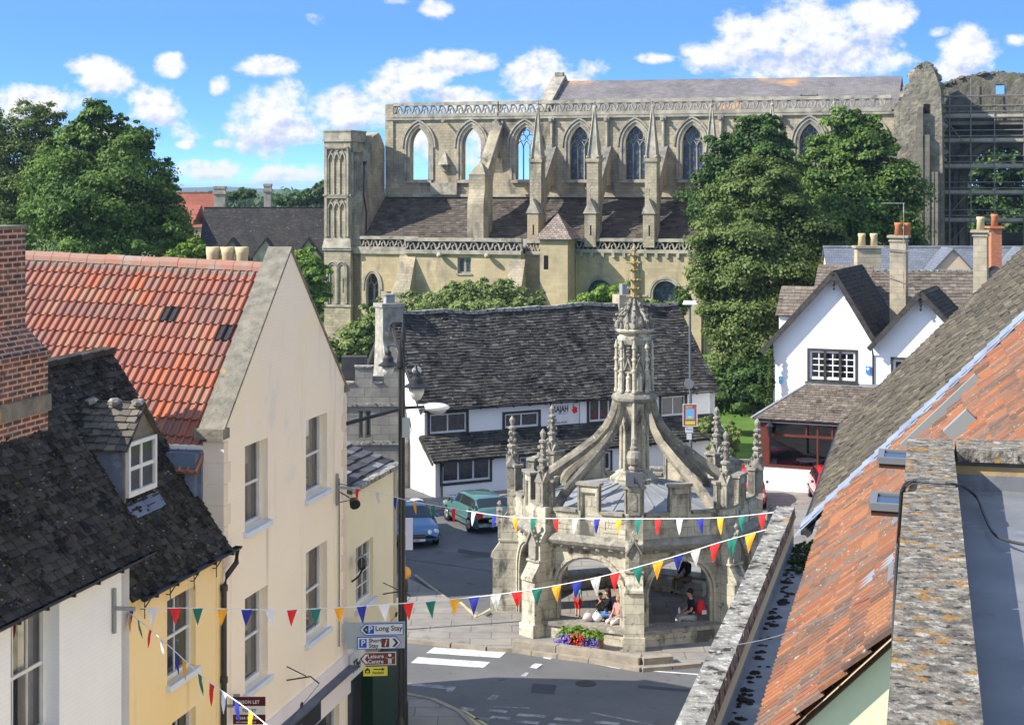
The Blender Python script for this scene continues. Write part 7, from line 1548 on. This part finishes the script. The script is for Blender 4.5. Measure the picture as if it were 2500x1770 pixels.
# brackets
def strap_bracket(u, zc, lab, c=.12, armL=.45):
    t = thing('wall_bracket', lab, 'bracket', LF(u, zc, c)); mb = MB(); mb.box(LF, u-.035, u+.035, zc-.42, zc+.33, c, c+.04); mb.build('back_plate', m_grey, t); mb = MB(); bar(mb, LF(u, zc+.0, c+.04), LF(u+.1, zc-.02, c+armL), .05, .06); mb.build('arm', m_grey, t); return t
a, z = LF.hit(277, 1484, .12); strap_bracket(a, z, 'grey steel strap bracket on the white brick house that holds two bunting strings', .12, .35)
a, z = LF.hit(822, 1190, .02); tb = strap_bracket(a, z, 'grey steel strap bracket with floodlight high on the cream house corner', .02, .4)
mb = MB(); mb.lathe(LF(a+.1, z-.3, .4), [(.03, 0), (.1, .02), (.13, .16), (.13, .2)], 12, up=V((.3, -.8, -.4))); mb.tube([LF(a, z-.1, .1), LF(a+.1, z-.3, .4)], .015); mb.tube([LF(a, z+.1, .05), LF(a+.25, z, .3), LF(a+.15, z-.3, .35), LF(a, z-.35, .1)], .01); mb.build('floodlight', m_black, tb)
a, z = LF.hit(862, 1375, .05); t = thing('wall_lamp', 'black round wire-guarded wall lamp beside the narrow house sash window', 'wall lamp', LF(a, z, 0)); mb = MB(); c = LF(a, z, .28); mb.ball(c, .12, .12, .16, 12, 8); mb.tube([c+Z*-.15, LF(a, z-.3, .2), LF(a, z-.45, .02)], .025); mb.build('lamp_body', m_black, t)
mb = MB(); 
for k in range(8): an = k*math.pi/4; mb.tube([c+V((math.cos(an)*.14, math.sin(an)*.14, -.05)), c+V((math.cos(an)*.16, math.sin(an)*.16, .1)), c+Z*.24], .008)
mb.build('wire_guard', m_grey, t)
# ================ to-let board
TB = Fr(P(570, 1766, 32.5), (0, -1, 0)); t = thing('letting_board', 'maroon and white letting board fixed to the cream house above the shop', 'sign', TB(0, 0, 0)); k = 32.5/FO; bw, bh = 77*k, 66*k
mt_ = mat('maroon_board', (.09, .015, .02)); mb = MB(); mb.box(TB, 0, bw, 0, bh, -.02, .0); bd = mb.build('board', m_wood_w, t); mb = MB(); mb.box(TB, -.01, bw+.01, bh*.66, bh, .001, .004); mb.box(TB, -.01, bw+.01, -.01, bh*.34, .001, .004); mb.build('maroon_panel', mt_, bd)
text('MAISON LET', TB.at(.03, bh*.75, .006), bh*.17, m_wood_w, bd, sx=.95); text('TO LET', TB.at(bw*.27, bh*.43, .006), bh*.17, mt_, bd, sx=.95); text('01666 829166', TB.at(.05, bh*.17, .006), bh*.15, m_wood_w, bd, sx=.95); text('www.maisonlet.co.uk', TB.at(.05, bh*.04, .006), bh*.09, m_wood_w, bd, sx=.95)
mb = MB(); mb.box(TB, -.0, bw*.2, bh, bh+.05, -.03, .02); mb.box(TB, -.35, .0, bh*.6, bh*.7, -.03, .0); mb.build('bracket', m_grey, t)
# ================ direction signs
SG = Fr(P(872, 1584, 39.2), (.08, -1, 0)); k = 39.2/FO; S_ = lambda px, py: (SG.hit(px, py)); t = thing('direction_signs', 'cluster of direction signs for parking and leisure centre on the corner post', 'sign', P(980, 1800, 39.2))
m_sb = mat('sign_blue', (.02, .10, .5)); m_br = mat('sign_brown', (.16, .05, .03)); m_ye = mat('sign_yellow', (.72, .65, .08)); m_sw = mat('sign_white', (.66, .70, .74))
mb = MB(); a0, b0 = S_(845, 1590); a1, b1 = S_(989, 1517); mb.box(SG, a0, a1, b0+.05, b1, -.03, -.005); mb.build('backing_plate', mat('plate_grey', (.36, .42, .46), rough=.4), t)
def arrow_sign(x0, x1, y0, y1, left, m_edge, m_face, nm):
    a0, b0 = S_(x0, y1); a1, b1 = S_(x1, y0); h = b1-b0; tp_ = h*.45
    def shp(i):
        return [(a0+i, (b0+b1)/2), (a0+tp_+i*.6, b1-i), (a1-i, b1-i), (a1-i, b0+i), (a0+tp_+i*.6, b0+i)] if left else [(a0+i, b0+i), (a0+i, b1-i), (a1-tp_-i*.6, b1-i), (a1-i, (b0+b1)/2), (a1-tp_-i*.6, b0+i)]
    mb = MB(); mb.prism(SG, shp(0), 0, .012); s = mb.build(nm, m_edge, t); mb = MB(); mb.prism(SG, shp(.018), .012, .016); mb.build('face', m_face, s)
    mb = MB(); x = a0+.07 if left else a1-.07; d = 1 if left else -1; m = (b0+b1)/2; mb.prism(SG, [(x, m), (x+d*h*.28, b1-.05), (x+d*h*.5, b1-.05), (x+d*h*.22, m), (x+d*h*.5, b0+.05), (x+d*h*.28, b0+.05)], .016, .02); mb.build('chevron', m_black if m_face is m_sw else m_sw, s)
    return s, a0, a1, b0, b1
s, a0, a1, b0, b1 = arrow_sign(878, 985, 1520, 1551, True, m_sb, m_sw, 'long_stay_sign'); h = b1-b0
mb = MB(); mb.box(SG, a0+h*.58, a0+h*1.22, b0+.045, b1-.045, .016, .02); mb.build('parking_panel', m_sb, s); text('P', SG.at(a0+h*.72, b0+.08, .022), h*.75, m_sw, s); text('Long Stay', SG.at(a0+h*1.32, b0+.11, .02), .175, m_black, s, sx=.95)
s, a0, a1, b0, b1 = arrow_sign(872, 980, 1552, 1585, False, m_sb, m_sw, 'short_stay_sign'); h = b1-b0
mb = MB(); mb.box(SG, a0+.05, a0+h*.75, b0+.05, b1-.05, .016, .02); mb.build('parking_panel', m_sb, s); text('P', SG.at(a0+.09, b0+.09, .022), h*.7, m_sw, s); text('Short', SG.at(a0+h*.9, b0+h*.55, .02), .14, m_black, s); text('Stay', SG.at(a0+h*.92, b0+h*.15, .02), .14, m_black, s)
mb = MB(); mb.box(SG, a0+h*1.92, a0+h*2.55, b0+.045, b1-.045, .016, .02); mb.build('information_panel', m_br, s); text('i', SG.at(a0+h*2.14, b0+.08, .022), h*.75, m_sw, s, shear=.25)
s, a0, a1, b0, b1 = arrow_sign(876, 967, 1590, 1624, True, m_sw, m_br, 'leisure_centre_sign'); h = b1-b0
text('Leisure', SG.at(a0+h*.68, b0+h*.56, .02), .13, m_sw, s); text('Centre', SG.at(a0+h*.68, b0+h*.16, .02), .13, m_sw, s); mb = MB(); x = a1-.15; mb.lathe(SG(x, b0+h*.76, .018), [(.038, 0), (.038, .006)], 12, up=SG.n)
bar(mb, SG(x-.1, b0+h*.6, .02), SG(x, b0+h*.42, .02), .04, .006); bar(mb, SG(x+.1, b0+h*.6, .02), SG(x, b0+h*.42, .02), .04, .006); mb.box(SG, x-.04, x-.005, b0+h*.12, b0+h*.5, .017, .023); mb.box(SG, x+.005, x+.04, b0+h*.12, b0+h*.5, .017, .023); mb.build('figure_symbol', m_sw, s)
a0, b0 = S_(887, 1650); a1, b1 = S_(946, 1626); mb = MB(); mb.box(SG, a0, a1, b0, b1, -.01, .005); s = mb.build('fairfield_sign', m_ye, t); text('Fairfield', SG.at(a0+.22, b0+.05, .007), .085, m_black, s)
mb = MB(); m = b0+(b1-b0)*.72; mb.box(SG, a0+.24, a0+.46, m-.012, m+.012, .005, .009); mb.prism(SG, [(a0+.44, m-.04), (a0+.52, m), (a0+.44, m+.04)], .005, .009); mb.prism(SG, [(a0+.04, b0+.07), (a0+.04, b0+.15), (a0+.1, b0+.2), (a0+.16, b0+.15), (a0+.16, b0+.07)], .005, .009, [rect(a0+.07, a0+.13, b0+.09, b0+.13)]); mb.build('arrow_and_house', m_black, s)
# ================ posts
bx = lambda px, Y: P(px, 0, Y).x
lp = thing('lamp_post', 'tall black lamp post with two lantern heads at the street corner', 'lamp post', (bx(977, 39.45), 39.45, .1)); x = bx(977, 39.45); zt = P(0, 851, 39.45).z; mb = MB()
mb.lathe(V((x, 39.45, 0)), [(.10, .1), (.10, 1.2), (.06, 1.4), (.048, 4), (.042, zt-.5), (.09, zt-.45), (.09, zt-.3), (.05, zt-.1), (.02, zt+.2)], 12)
x2 = bx(985, 39.7); zt2 = P(0, 800, 39.7).z; mb.lathe(V((x2, 39.7, 0)), [(.045, .1), (.038, zt2-.4), (.065, zt2-.3), (.06, zt2-.1), (.01, zt2+.25)], 10); mb.build('column', m_black, lp, False)
def lamp_head(px, py, Y, dia, jx, jz):
    c = P(px, py, Y); mb = MB(); r = dia/2; mb.lathe(c, [(r, 0), (r*1.02, .02), (r*.55, .1), (r*.5, .2), (r*.3, .26), (r*.3, .34), (r*.1, .4)], 18); mb.tube([c+Z*.38, c+Z*.5, V(((c.x+jx)/2, (Y+39.5)/2, c.z+.55)), V((jx, 39.6, jz))], .025); h = mb.build('lantern_head', m_black, lp, False)
    mb = MB(); mb.lathe(c+Z*-.01, [(.02, -r*1.0), (r*.3, -r*.9), (r*.55, -r*.5), (r*.62, -.01)], 16); mb.build('glass_bowl', mat('frosted_glass', (.55, .56, .55), rough=.15, spec=.6), h, True)
lamp_head(948, 893, 40.6, .50, x, P(0, 850, 39.5).z); lamp_head(1017, 945, 38.8, .62, x, P(0, 905, 39.5).z)
mb = MB(); c = P(1016, 905, 39.3); mb.lathe(c, [(.16, 0), (.18, .03), (.1, .08)], 14, up=V((.8, -.5, .3)), sx=.6); mb.tube([c, P(990, 903, 39.5)], .015); mb.build('spotlight', mat('pale_lamp', (.5, .52, .52)), lp)
mb = MB(); mb.box(Fr(P(992, 1066, 39.35), (0, -1, 0)), -.09, .09, 0, .46, 0, .14); mb.build('junction_box', mat('box_grey', (.42, .46, .45)), lp); mb = MB(); mb.tube([P(1000, 1020, 39.35), P(1004, 1050, 39.25), P(998, 1068, 39.25), P(986, 1064, 39.35)], .015); mb.build('cable_loop', m_black, lp)
wl_ = thing('street_light', 'white street-light head on a long black arm from the cream house corner', 'street light', P(848, 1034, 39.6)); mb = MB(); mb.tube([P(846, 1034, 39.6), P(935, 1010, 40.2), P(985, 996, 40.4), P(1035, 993, 40.6)], [.05, .045, .04, .035], 8); mb.build('arm', m_black, wl_)
mb = MB(); c = P(1063, 994, 40.7); mb.ball(c, .36, .19, .11, 16, 8); mb.box(Fr(c, (0, -1, 0)), -.42, -.2, -.04, .06, -.09, .09); hd2 = mb.build('lamp_head', mat('white_lamp', (.8, .81, .82), rough=.35), wl_, True); mb = MB(); mb.ball(c+V((.05, 0, -.09)), .22, .14, .09, 14, 6); mb.build('lamp_bowl', mat('grey_bowl', (.35, .38, .4), rough=.15), hd2, True)
be = thing('belisha_beacon', 'orange globe beacon on a black pole at the street corner', 'beacon', (bx(988, 41.5), 41.5, .1)); c = P(988, 1398, 41.5); mb = MB(); mb.lathe(V((c.x, c.y, 0)), [(.09, .1), (.09, 1.1), (.065, 1.2), (.06, c.z-.5), (.09, c.z-.45), (.09, c.z-.3), (.07, c.z-.15)], 12); mb.build('pole', m_black, be)
mb = MB(); mb.ball(c, .165, n=18, m=12); mb.build('globe', mat('amber_globe', (.85, .38, .06), rough=.35), be, True); mb = MB(); f = Fr(V((c.x-.02, c.y-.1, 1.7)), (0, -1, 0)); mb.box(f, -.05, .06, .3, .78, 0, .01); mb.build('sticker', m_sb, be)
mb = MB(); mb.box(f, -.04, .05, .58, .66, .01, .013); mb.build('red_sticker', m_redp, be)
b2 = thing('striped_pole', 'black and white banded crossing pole with white board beyond the lamp post', 'pole', (bx(983, 52), 52, .1)); c = P(983, 0, 52); z1 = P(0, 1250, 52).z
mb = MB(); mb.lathe(V((c.x, 52, 0)), [(.055, .1), (.055, z1)], 10); mb.build('pole', m_black, b2); mb = MB()
for q in range(4): mb.lathe(V((c.x, 52, .6+q*.9)), [(.06, 0), (.06, .45)], 10)
mb.build('white_bands', m_wood_w, b2); mb = MB(); f = Fr(P(990, 1342, 51.6), (.1, -1, 0)); mb.box(f, 0, .23, 0, 1.0, 0, .03); mb.build('board', mat('lilac_board', (.38, .38, .45)), b2)
ws_ = thing('warning_sign', 'small white sign with orange triangle above the orange globe', 'sign', P(981, 1400, 41)); f = Fr(P(974, 1392, 41), (.05, -1, 0)); mb = MB(); mb.box(f, 0, .16, 0, .36, 0, .01); mb.build('plate', m_wood_w, ws_); mb = MB(); mb.prism(f, [(.02, .05), (.08, .28), (.14, .05)], .01, .014); mb.build('triangle', mat('orange_sign', (.8, .2, .05)), ws_)
pp = thing('poster_column', 'slim tall street light with white head and a colourful fete poster', 'lamp post', (bx(1686, 67), 67, .1)); x = bx(1684, 67); zt = P(0, 742, 67).z; mb = MB(); mb.tube([V((x+.05, 67, .1)), V((x+.04, 67, 4)), V((x-.0, 67, zt))], [.075, .06, .05], 8); mb.build('column', mat('grey_green_post', (.1, .115, .12)), pp)
mb = MB(); mb.box(Fr((x, 67, zt), (0, -1, 0)), -.28, .28, -.02, .12, -.14, .14, tb=.05); mb.build('lamp_head', mat('white_lamp', (.8, .81, .82)), pp); mb = MB(); c = P(1682, 937, 66.9); mb.lathe(c, [(.14, 0), (.2, 0), (.2, .05), (.14, .05)], 14, up=V((0, -1, 0))); mb.build('ring', m_grey, pp)
f = Fr(P(1668, 1040, 66.8), (.05, -1, 0)); mb = MB(); mb.box(f, 0, .56, 0, .88, 0, .02); po = mb.build('poster', mat('poster_red', (.45, .10, .07)), pp)
mb = MB(); mb.prism(f, rect(-.02, .58, -.02, .9), .0, .03, [rect(.01, .55, .01, .87)]); mb.build('poster_border', m_wood_w, po); mb = MB(); mb.box(f, .1, .46, .26, .7, .02, .026); mb.build('blue_panel', mat('poster_blue', (.2, .45, .75)), po); mb = MB(); mb.box(f, .08, .48, .06, .2, .02, .026); mb.box(f, .18, .38, .32, .4, .026, .03); mb.build('yellow_panel', m_ye, po); text('FETE', f.at(.1, .72, .025), .13, mat('poster_cream', (.8, .7, .3)), po)
f = Fr(P(1673, 1056, 66.8), (.05, -1, 0)); mb = MB(); mb.box(f, 0, .32, 0, .22, 0, .02); mb.box(f, .06, .26, -.28, -.03, 0, .02); pq = mb.build('parking_plate', m_wood_w, pp); text('P', f.at(.04, .1, .022), .11, m_sb, pq); text('Mon-Sat', f.at(.12, .12, .022), .05, m_black, pq)
# garden bench, gate posts
bf = Fr(G(1752, 1172), (.05, -1, 0)); t = thing('garden_bench', 'grey slatted wooden bench behind the market cross by the lawn', 'bench', bf(.8, 0, 0)); m_gw = mat('grey_wood', (.35, .33, .29)); mb = MB(); 
for k in range(14): mb.box(bf, .05+k*.115, .1+k*.115, .5, .92, -.06, -.03)
mb.box(bf, 0, 1.65, .92, 1.0, -.08, -.0); mb.build('backrest', m_gw, t); mb = MB(); [mb.box(bf, 0, 1.65, .42, .45, .02+.12*k, .11+.12*k) for k in range(4)]; mb.build('seat', m_gw, t)
for a_ in (.0, 1.58):
    for c_ in (-.08, .42): mb = MB(); mb.box(bf, a_, a_+.07, 0, .45 if c_ > 0 else 1.0, c_, c_+.07); mb.build('leg', m_gw, t)
gwl = thing('garden_wall', 'low stone boundary wall between the restaurant forecourt and the lawn', 'wall', G(1650, 1190)); p, q = G(1520, 1190), G(1745, 1195); mb = MB(); bar(mb, V((p.x, p.y, .45)), V((q.x, q.y, .45)), .4, .9); mb.build('wall', m_chim, gwl); mb = MB(); bar(mb, V((p.x, p.y, .95)), V((q.x, q.y, .95)), .5, .1); mb.build('coping', m_coping2, gwl)
# doorway figure / sack at the shop door
t = thing('display_stand', 'patterned beige fabric roll standing at the dark green shop front', 'fabric roll', LF(16.2, 0, .35)); mb = MB(); c = P(908, 1768, 42.2); mb.lathe(c-Z*1.0, [(.1, 0), (.12, .9), (.1, 1.2), (.04, 1.3)], 10); mb.build('roll', mat('patterned_cloth', (.45, .3, .22), (.15, .06, .05), sc=18, sharp=(.48, .52)), t)
# unseen terrace behind the cream house, added to cast the plaza shade
hf = Fr((-8, 55.0, 0), (1, 0, 0)); simple_house('unseen_terrace_house', 'unseen terrace house behind the cream house, placed to shade the lane', hf, 9.5, 7, 6.2, 8.6, m_slate_brown, m_chim, tw=0)
# ================ sun, sky, camera
EL = math.radians(37.6); S3 = V((-.966*math.cos(EL), -.259*math.cos(EL), math.sin(EL)))
sl = bpy.data.lights.new('sun', 'SUN'); sl.energy = 3.3; sl.angle = math.radians(.5); sl.color = (1, .94, .85)
so = bpy.data.objects.new('sun', sl); COL.objects.link(so); so.rotation_euler = S3.to_track_quat('Z', 'Y').to_euler()
w = bpy.data.worlds.new('World'); SC.world = w; w.use_nodes = True; nt = w.node_tree; nd = nt.nodes; lk = nt.links
bg = nd['Background']; tc = nd.new('ShaderNodeTexCoord'); sky = nd.new('ShaderNodeTexSky'); sky.sky_type = 'NISHITA'; sky.sun_disc = False
sky.sun_elevation = EL; sky.sun_rotation = math.atan2(S3.x, S3.y); sky.air_density = 1.0; sky.dust_density = .4; sky.ozone_density = 2.0
def math_(op, a, b=None, cl=False):
    n = nd.new('ShaderNodeMath'); n.operation = op; n.use_clamp = cl
    for i, v in enumerate((a, b)):
        if v is None: continue
        if isinstance(v, (int, float)): n.inputs[i].default_value = v
        else: lk.new(v, n.inputs[i])
    return n.outputs[0]
sp = nd.new('ShaderNodeSeparateXYZ'); lk.new(tc.outputs['Generated'], sp.inputs[0])
zc = math_('MAXIMUM', sp.outputs[2], 0.0)
# deepen the low sky: look up the sky model at a steeper angle
zz = math_('ADD', math_('MULTIPLY', math_('POWER', zc, .8), 2.6), .07)
cb_ = nd.new('ShaderNodeCombineXYZ'); lk.new(sp.outputs[0], cb_.inputs[0]); lk.new(sp.outputs[1], cb_.inputs[1]); lk.new(zz, cb_.inputs[2])
nm = nd.new('ShaderNodeVectorMath'); nm.operation = 'NORMALIZE'; lk.new(cb_.outputs[0], nm.inputs[0]); lk.new(nm.outputs[0], sky.inputs[0])
# cloud field in direction space: azimuth tangent and elevation tangent
ysafe = math_('MAXIMUM', sp.outputs[1], .05)
ax_ = math_('DIVIDE', sp.outputs[0], ysafe); az_ = math_('DIVIDE', sp.outputs[2], ysafe)
vec = nd.new('ShaderNodeCombineXYZ'); lk.new(ax_, vec.inputs[0]); lk.new(az_, vec.inputs[1])
def noise_(scale, det, st=(1, 1, 1), off=(0, 0, 0), ro=.55):
    mp = nd.new('ShaderNodeMapping'); mp.inputs['Scale'].default_value = st; mp.inputs['Location'].default_value = off; lk.new(vec.outputs[0], mp.inputs[0])
    n = nd.new('ShaderNodeTexNoise'); n.inputs['Scale'].default_value = scale; n.inputs['Detail'].default_value = det; n.inputs['Roughness'].default_value = ro; lk.new(mp.outputs[0], n.inputs['Vector']); return n
n1 = noise_(42, 8, (1, 1.25, 1), ro=.64)
# individual cumulus: px, py, rx, ry, weight  (directions on the horizon ring)
CL = [(220, 158, 70, 22, .8), (262, 195, 62, 36, .9), (410, 162, 38, 28, .9), (535, 205, 24, 28, .7), (655, 165, 72, 24, .9), (90, 255, 130, 42, 1), (375, 262, 66, 50, 1), (670, 300, 105, 80, 1), (700, 222, 55, 32, .8), (455, 353, 30, 10, .7), (545, 352, 26, 10, .7),
      (520, 415, 90, 24, .8), (700, 430, 110, 26, .7), (850, 275, 110, 50, 1), (1000, 190, 85, 45, 1), (1110, 150, 100, 30, .95), (950, 225, 60, 40, .95), (1120, 235, 100, 22, .8), (1065, 25, 36, 26, 1), (1310, 180, 70, 55, 1), (1370, 215, 130, 34, .9), (1460, 175, 40, 30, .6), (1030, 350, 60, 50, .7), (1180, 340, 70, 60, .8),
      (1760, 140, 90, 40, 1), (1850, 90, 90, 60, 1), (1960, 60, 130, 60, 1), (2050, 120, 150, 60, 1), (2150, 40, 80, 50, 1), (1900, 165, 170, 40, .9), (2210, 145, 60, 24, .6), (1605, 143, 40, 12, .6), (1700, 125, 40, 26, .8), (2370, 125, 70, 60, 1), (2330, 170, 60, 30, .8), (2480, 100, 30, 14, .5), (960, 5, 30, 8, .4), (770, 50, 20, 12, .35), (1240, 265, 200, 25, .6), (2300, 78, 30, 12, .5), (200, 330, 240, 40, .5)]
tot = None; core = None
def quad_(px, py, rx, ry, wt):
    cx, cy = (px-CX)/FO, (YH-py)/FO; kx, ky = FO/rx, FO/ry; ma = nd.new('ShaderNodeVectorMath'); ma.operation = 'MULTIPLY_ADD'; lk.new(vec.outputs[0], ma.inputs[0]); ma.inputs[1].default_value = (kx, ky, 0); ma.inputs[2].default_value = (-cx*kx, -cy*ky, 0)
    dt = nd.new('ShaderNodeVectorMath'); dt.operation = 'DOT_PRODUCT'; lk.new(ma.outputs[0], dt.inputs[0]); lk.new(ma.outputs[0], dt.inputs[1])
    g = nd.new('ShaderNodeMath'); g.operation = 'MULTIPLY_ADD'; lk.new(dt.outputs['Value'], g.inputs[0]); g.inputs[1].default_value = -wt; g.inputs[2].default_value = wt; return g.outputs[0]
for c_ in ((120, 300, 130, 30), (390, 300, 60, 26), (655, 355, 120, 50), (740, 310, 90, 22), (860, 320, 110, 24), (1030, 235, 90, 24), (1130, 170, 70, 16), (1310, 228, 90, 20), (1740, 175, 90, 18), (1880, 150, 120, 30), (2010, 150, 130, 40), (2130, 110, 70, 40), (2370, 175, 60, 22), (250, 235, 50, 14), (650, 190, 60, 10), (520, 440, 90, 14), (700, 455, 120, 14), (1065, 46, 26, 8)):
    g = quad_(*c_, 1.0); core = g if core is None else math_('MAXIMUM', core, g)
core = math_('MAXIMUM', core, -.6)
for px, py, rx, ry, wt in CL:
    cx, cy = (px-CX)/FO, (YH-py)/FO
    kx, ky = FO/rx/1.2, FO/ry/1.2; ma = nd.new('ShaderNodeVectorMath'); ma.operation = 'MULTIPLY_ADD'; lk.new(vec.outputs[0], ma.inputs[0]); ma.inputs[1].default_value = (kx, ky, 0); ma.inputs[2].default_value = (-cx*kx, -cy*ky, 0)
    dt = nd.new('ShaderNodeVectorMath'); dt.operation = 'DOT_PRODUCT'; lk.new(ma.outputs[0], dt.inputs[0]); lk.new(ma.outputs[0], dt.inputs[1])
    g = nd.new('ShaderNodeMath'); g.operation = 'MULTIPLY_ADD'; lk.new(dt.outputs['Value'], g.inputs[0]); g.inputs[1].default_value = -wt; g.inputs[2].default_value = wt; g = g.outputs[0]
    tot = g if tot is None else math_('MAXIMUM', tot, g)
tot = math_('MAXIMUM', tot, -1.2)
cov = math_('ADD', tot, math_('MULTIPLY', math_('SUBTRACT', n1.outputs['Fac'], .5), 3.3))
fac = nd.new('ShaderNodeMapRange'); fac.interpolation_type = 'SMOOTHSTEP'; fac.inputs[1].default_value = -.12; fac.inputs[2].default_value = .85; lk.new(cov, fac.inputs[0])
# clouds of the unseen rest of the sky
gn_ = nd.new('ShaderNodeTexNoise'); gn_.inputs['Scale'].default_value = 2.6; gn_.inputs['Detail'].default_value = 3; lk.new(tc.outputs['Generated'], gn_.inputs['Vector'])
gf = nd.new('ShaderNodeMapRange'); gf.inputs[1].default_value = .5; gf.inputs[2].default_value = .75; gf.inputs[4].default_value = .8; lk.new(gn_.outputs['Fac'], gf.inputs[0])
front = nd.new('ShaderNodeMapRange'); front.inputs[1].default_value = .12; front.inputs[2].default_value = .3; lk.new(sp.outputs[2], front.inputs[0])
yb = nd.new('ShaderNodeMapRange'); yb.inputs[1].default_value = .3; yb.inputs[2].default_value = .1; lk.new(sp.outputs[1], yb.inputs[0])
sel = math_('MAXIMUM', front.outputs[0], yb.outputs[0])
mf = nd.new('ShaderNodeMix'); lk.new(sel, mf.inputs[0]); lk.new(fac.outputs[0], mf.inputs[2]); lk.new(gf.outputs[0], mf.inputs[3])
# sky tint
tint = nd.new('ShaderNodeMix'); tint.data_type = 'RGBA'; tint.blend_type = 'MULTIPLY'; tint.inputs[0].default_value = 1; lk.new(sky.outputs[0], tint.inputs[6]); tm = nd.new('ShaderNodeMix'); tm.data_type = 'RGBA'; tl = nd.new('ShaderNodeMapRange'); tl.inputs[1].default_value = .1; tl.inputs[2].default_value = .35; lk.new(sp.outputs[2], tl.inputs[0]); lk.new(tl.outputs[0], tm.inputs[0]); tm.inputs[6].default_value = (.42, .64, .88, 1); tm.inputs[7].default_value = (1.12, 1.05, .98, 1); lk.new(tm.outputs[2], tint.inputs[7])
sh_r = nd.new('ShaderNodeMapRange'); sh_r.inputs[1].default_value = .25; sh_r.inputs[2].default_value = 1.5; lk.new(cov, sh_r.inputs[0])
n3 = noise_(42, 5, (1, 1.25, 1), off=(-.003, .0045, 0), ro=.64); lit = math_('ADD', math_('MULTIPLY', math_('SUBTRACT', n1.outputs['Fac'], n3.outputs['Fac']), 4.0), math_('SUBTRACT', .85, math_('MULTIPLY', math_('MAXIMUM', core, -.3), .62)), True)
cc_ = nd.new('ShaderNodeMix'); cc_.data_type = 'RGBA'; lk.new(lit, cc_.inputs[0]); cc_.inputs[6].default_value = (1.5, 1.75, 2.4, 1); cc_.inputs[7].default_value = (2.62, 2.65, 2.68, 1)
mx = nd.new('ShaderNodeMix'); mx.data_type = 'RGBA'; lk.new(mf.outputs[0], mx.inputs[0]); lk.new(tint.outputs[2], mx.inputs[6]); hc = nd.new('ShaderNodeMix'); hc.data_type = 'RGBA'; lk.new(sel, hc.inputs[0]); lk.new(cc_.outputs[2], hc.inputs[6]); hc.inputs[7].default_value = (5.4, 5.2, 4.9, 1); lk.new(hc.outputs[2], mx.inputs[7])  # out-of-view clouds set brighter than the visible ones, as fill for the shade
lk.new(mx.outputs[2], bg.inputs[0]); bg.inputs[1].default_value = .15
hz = bpy.data.materials.new('haze_air'); hz.use_nodes = True; hn = hz.node_tree; hn.nodes.remove(hn.nodes['Principled BSDF']); pv_ = hn.nodes.new('ShaderNodeVolumePrincipled'); pv_.inputs['Color'].default_value = (.55, .7, 1, 1); pv_.inputs['Density'].default_value = .00013; pv_.inputs['Anisotropy'].default_value = .2; hn.links.new(pv_.outputs[0], hn.nodes['Material Output'].inputs['Volume'])
mb = MB(); mb.box(WORLD, -9200, 9200, -2.5, 32, -9200, 300); tag(mb.build('haze', hz, None), kind='stuff', label='thin blue summer haze over the far hills', cat='haze')
cam = bpy.data.cameras.new('camera'); co = bpy.data.objects.new('camera', cam); COL.objects.link(co); co.location = (0, 0, H); co.rotation_euler = (math.pi/2, 0, 0)
cam.sensor_width = 36; cam.lens = FO/2500*36; cam.shift_y = -(885-YH)/2500; cam.clip_start = .5; cam.clip_end = 30000; SC.camera = co
SC.view_settings.view_transform = 'Standard'; SC.view_settings.look = 'None'; SC.view_settings.exposure = 1.38; SC.view_settings.gamma = 1
SC.cycles.max_bounces = 5; SC.cycles.transparent_max_bounces = 8

# repeats share a group
GR = {'parked_car': 'cars parked around the market cross', 'person': 'people in the market cross', 'bunting': 'strings of bunting over the street', 'chimney_stack': 'stone and brick chimney stacks', 'carrier_bag': 'carrier bags on the bench', 'iron_sign_bracket': 'empty iron sign brackets', 'wall_bracket': 'steel strap brackets', 'alarm_box': 'alarm boxes on the white house', 'yew_bush': 'bushes below the abbey', 'elder_bush': 'bushes behind the restaurant', 'far_tree': 'far trees on the left'}
for o in list(COL.objects):
    k = o.name.split('.')[0]
    if o.parent is None and k in GR and 'label' in o: o['group'] = GR[k]
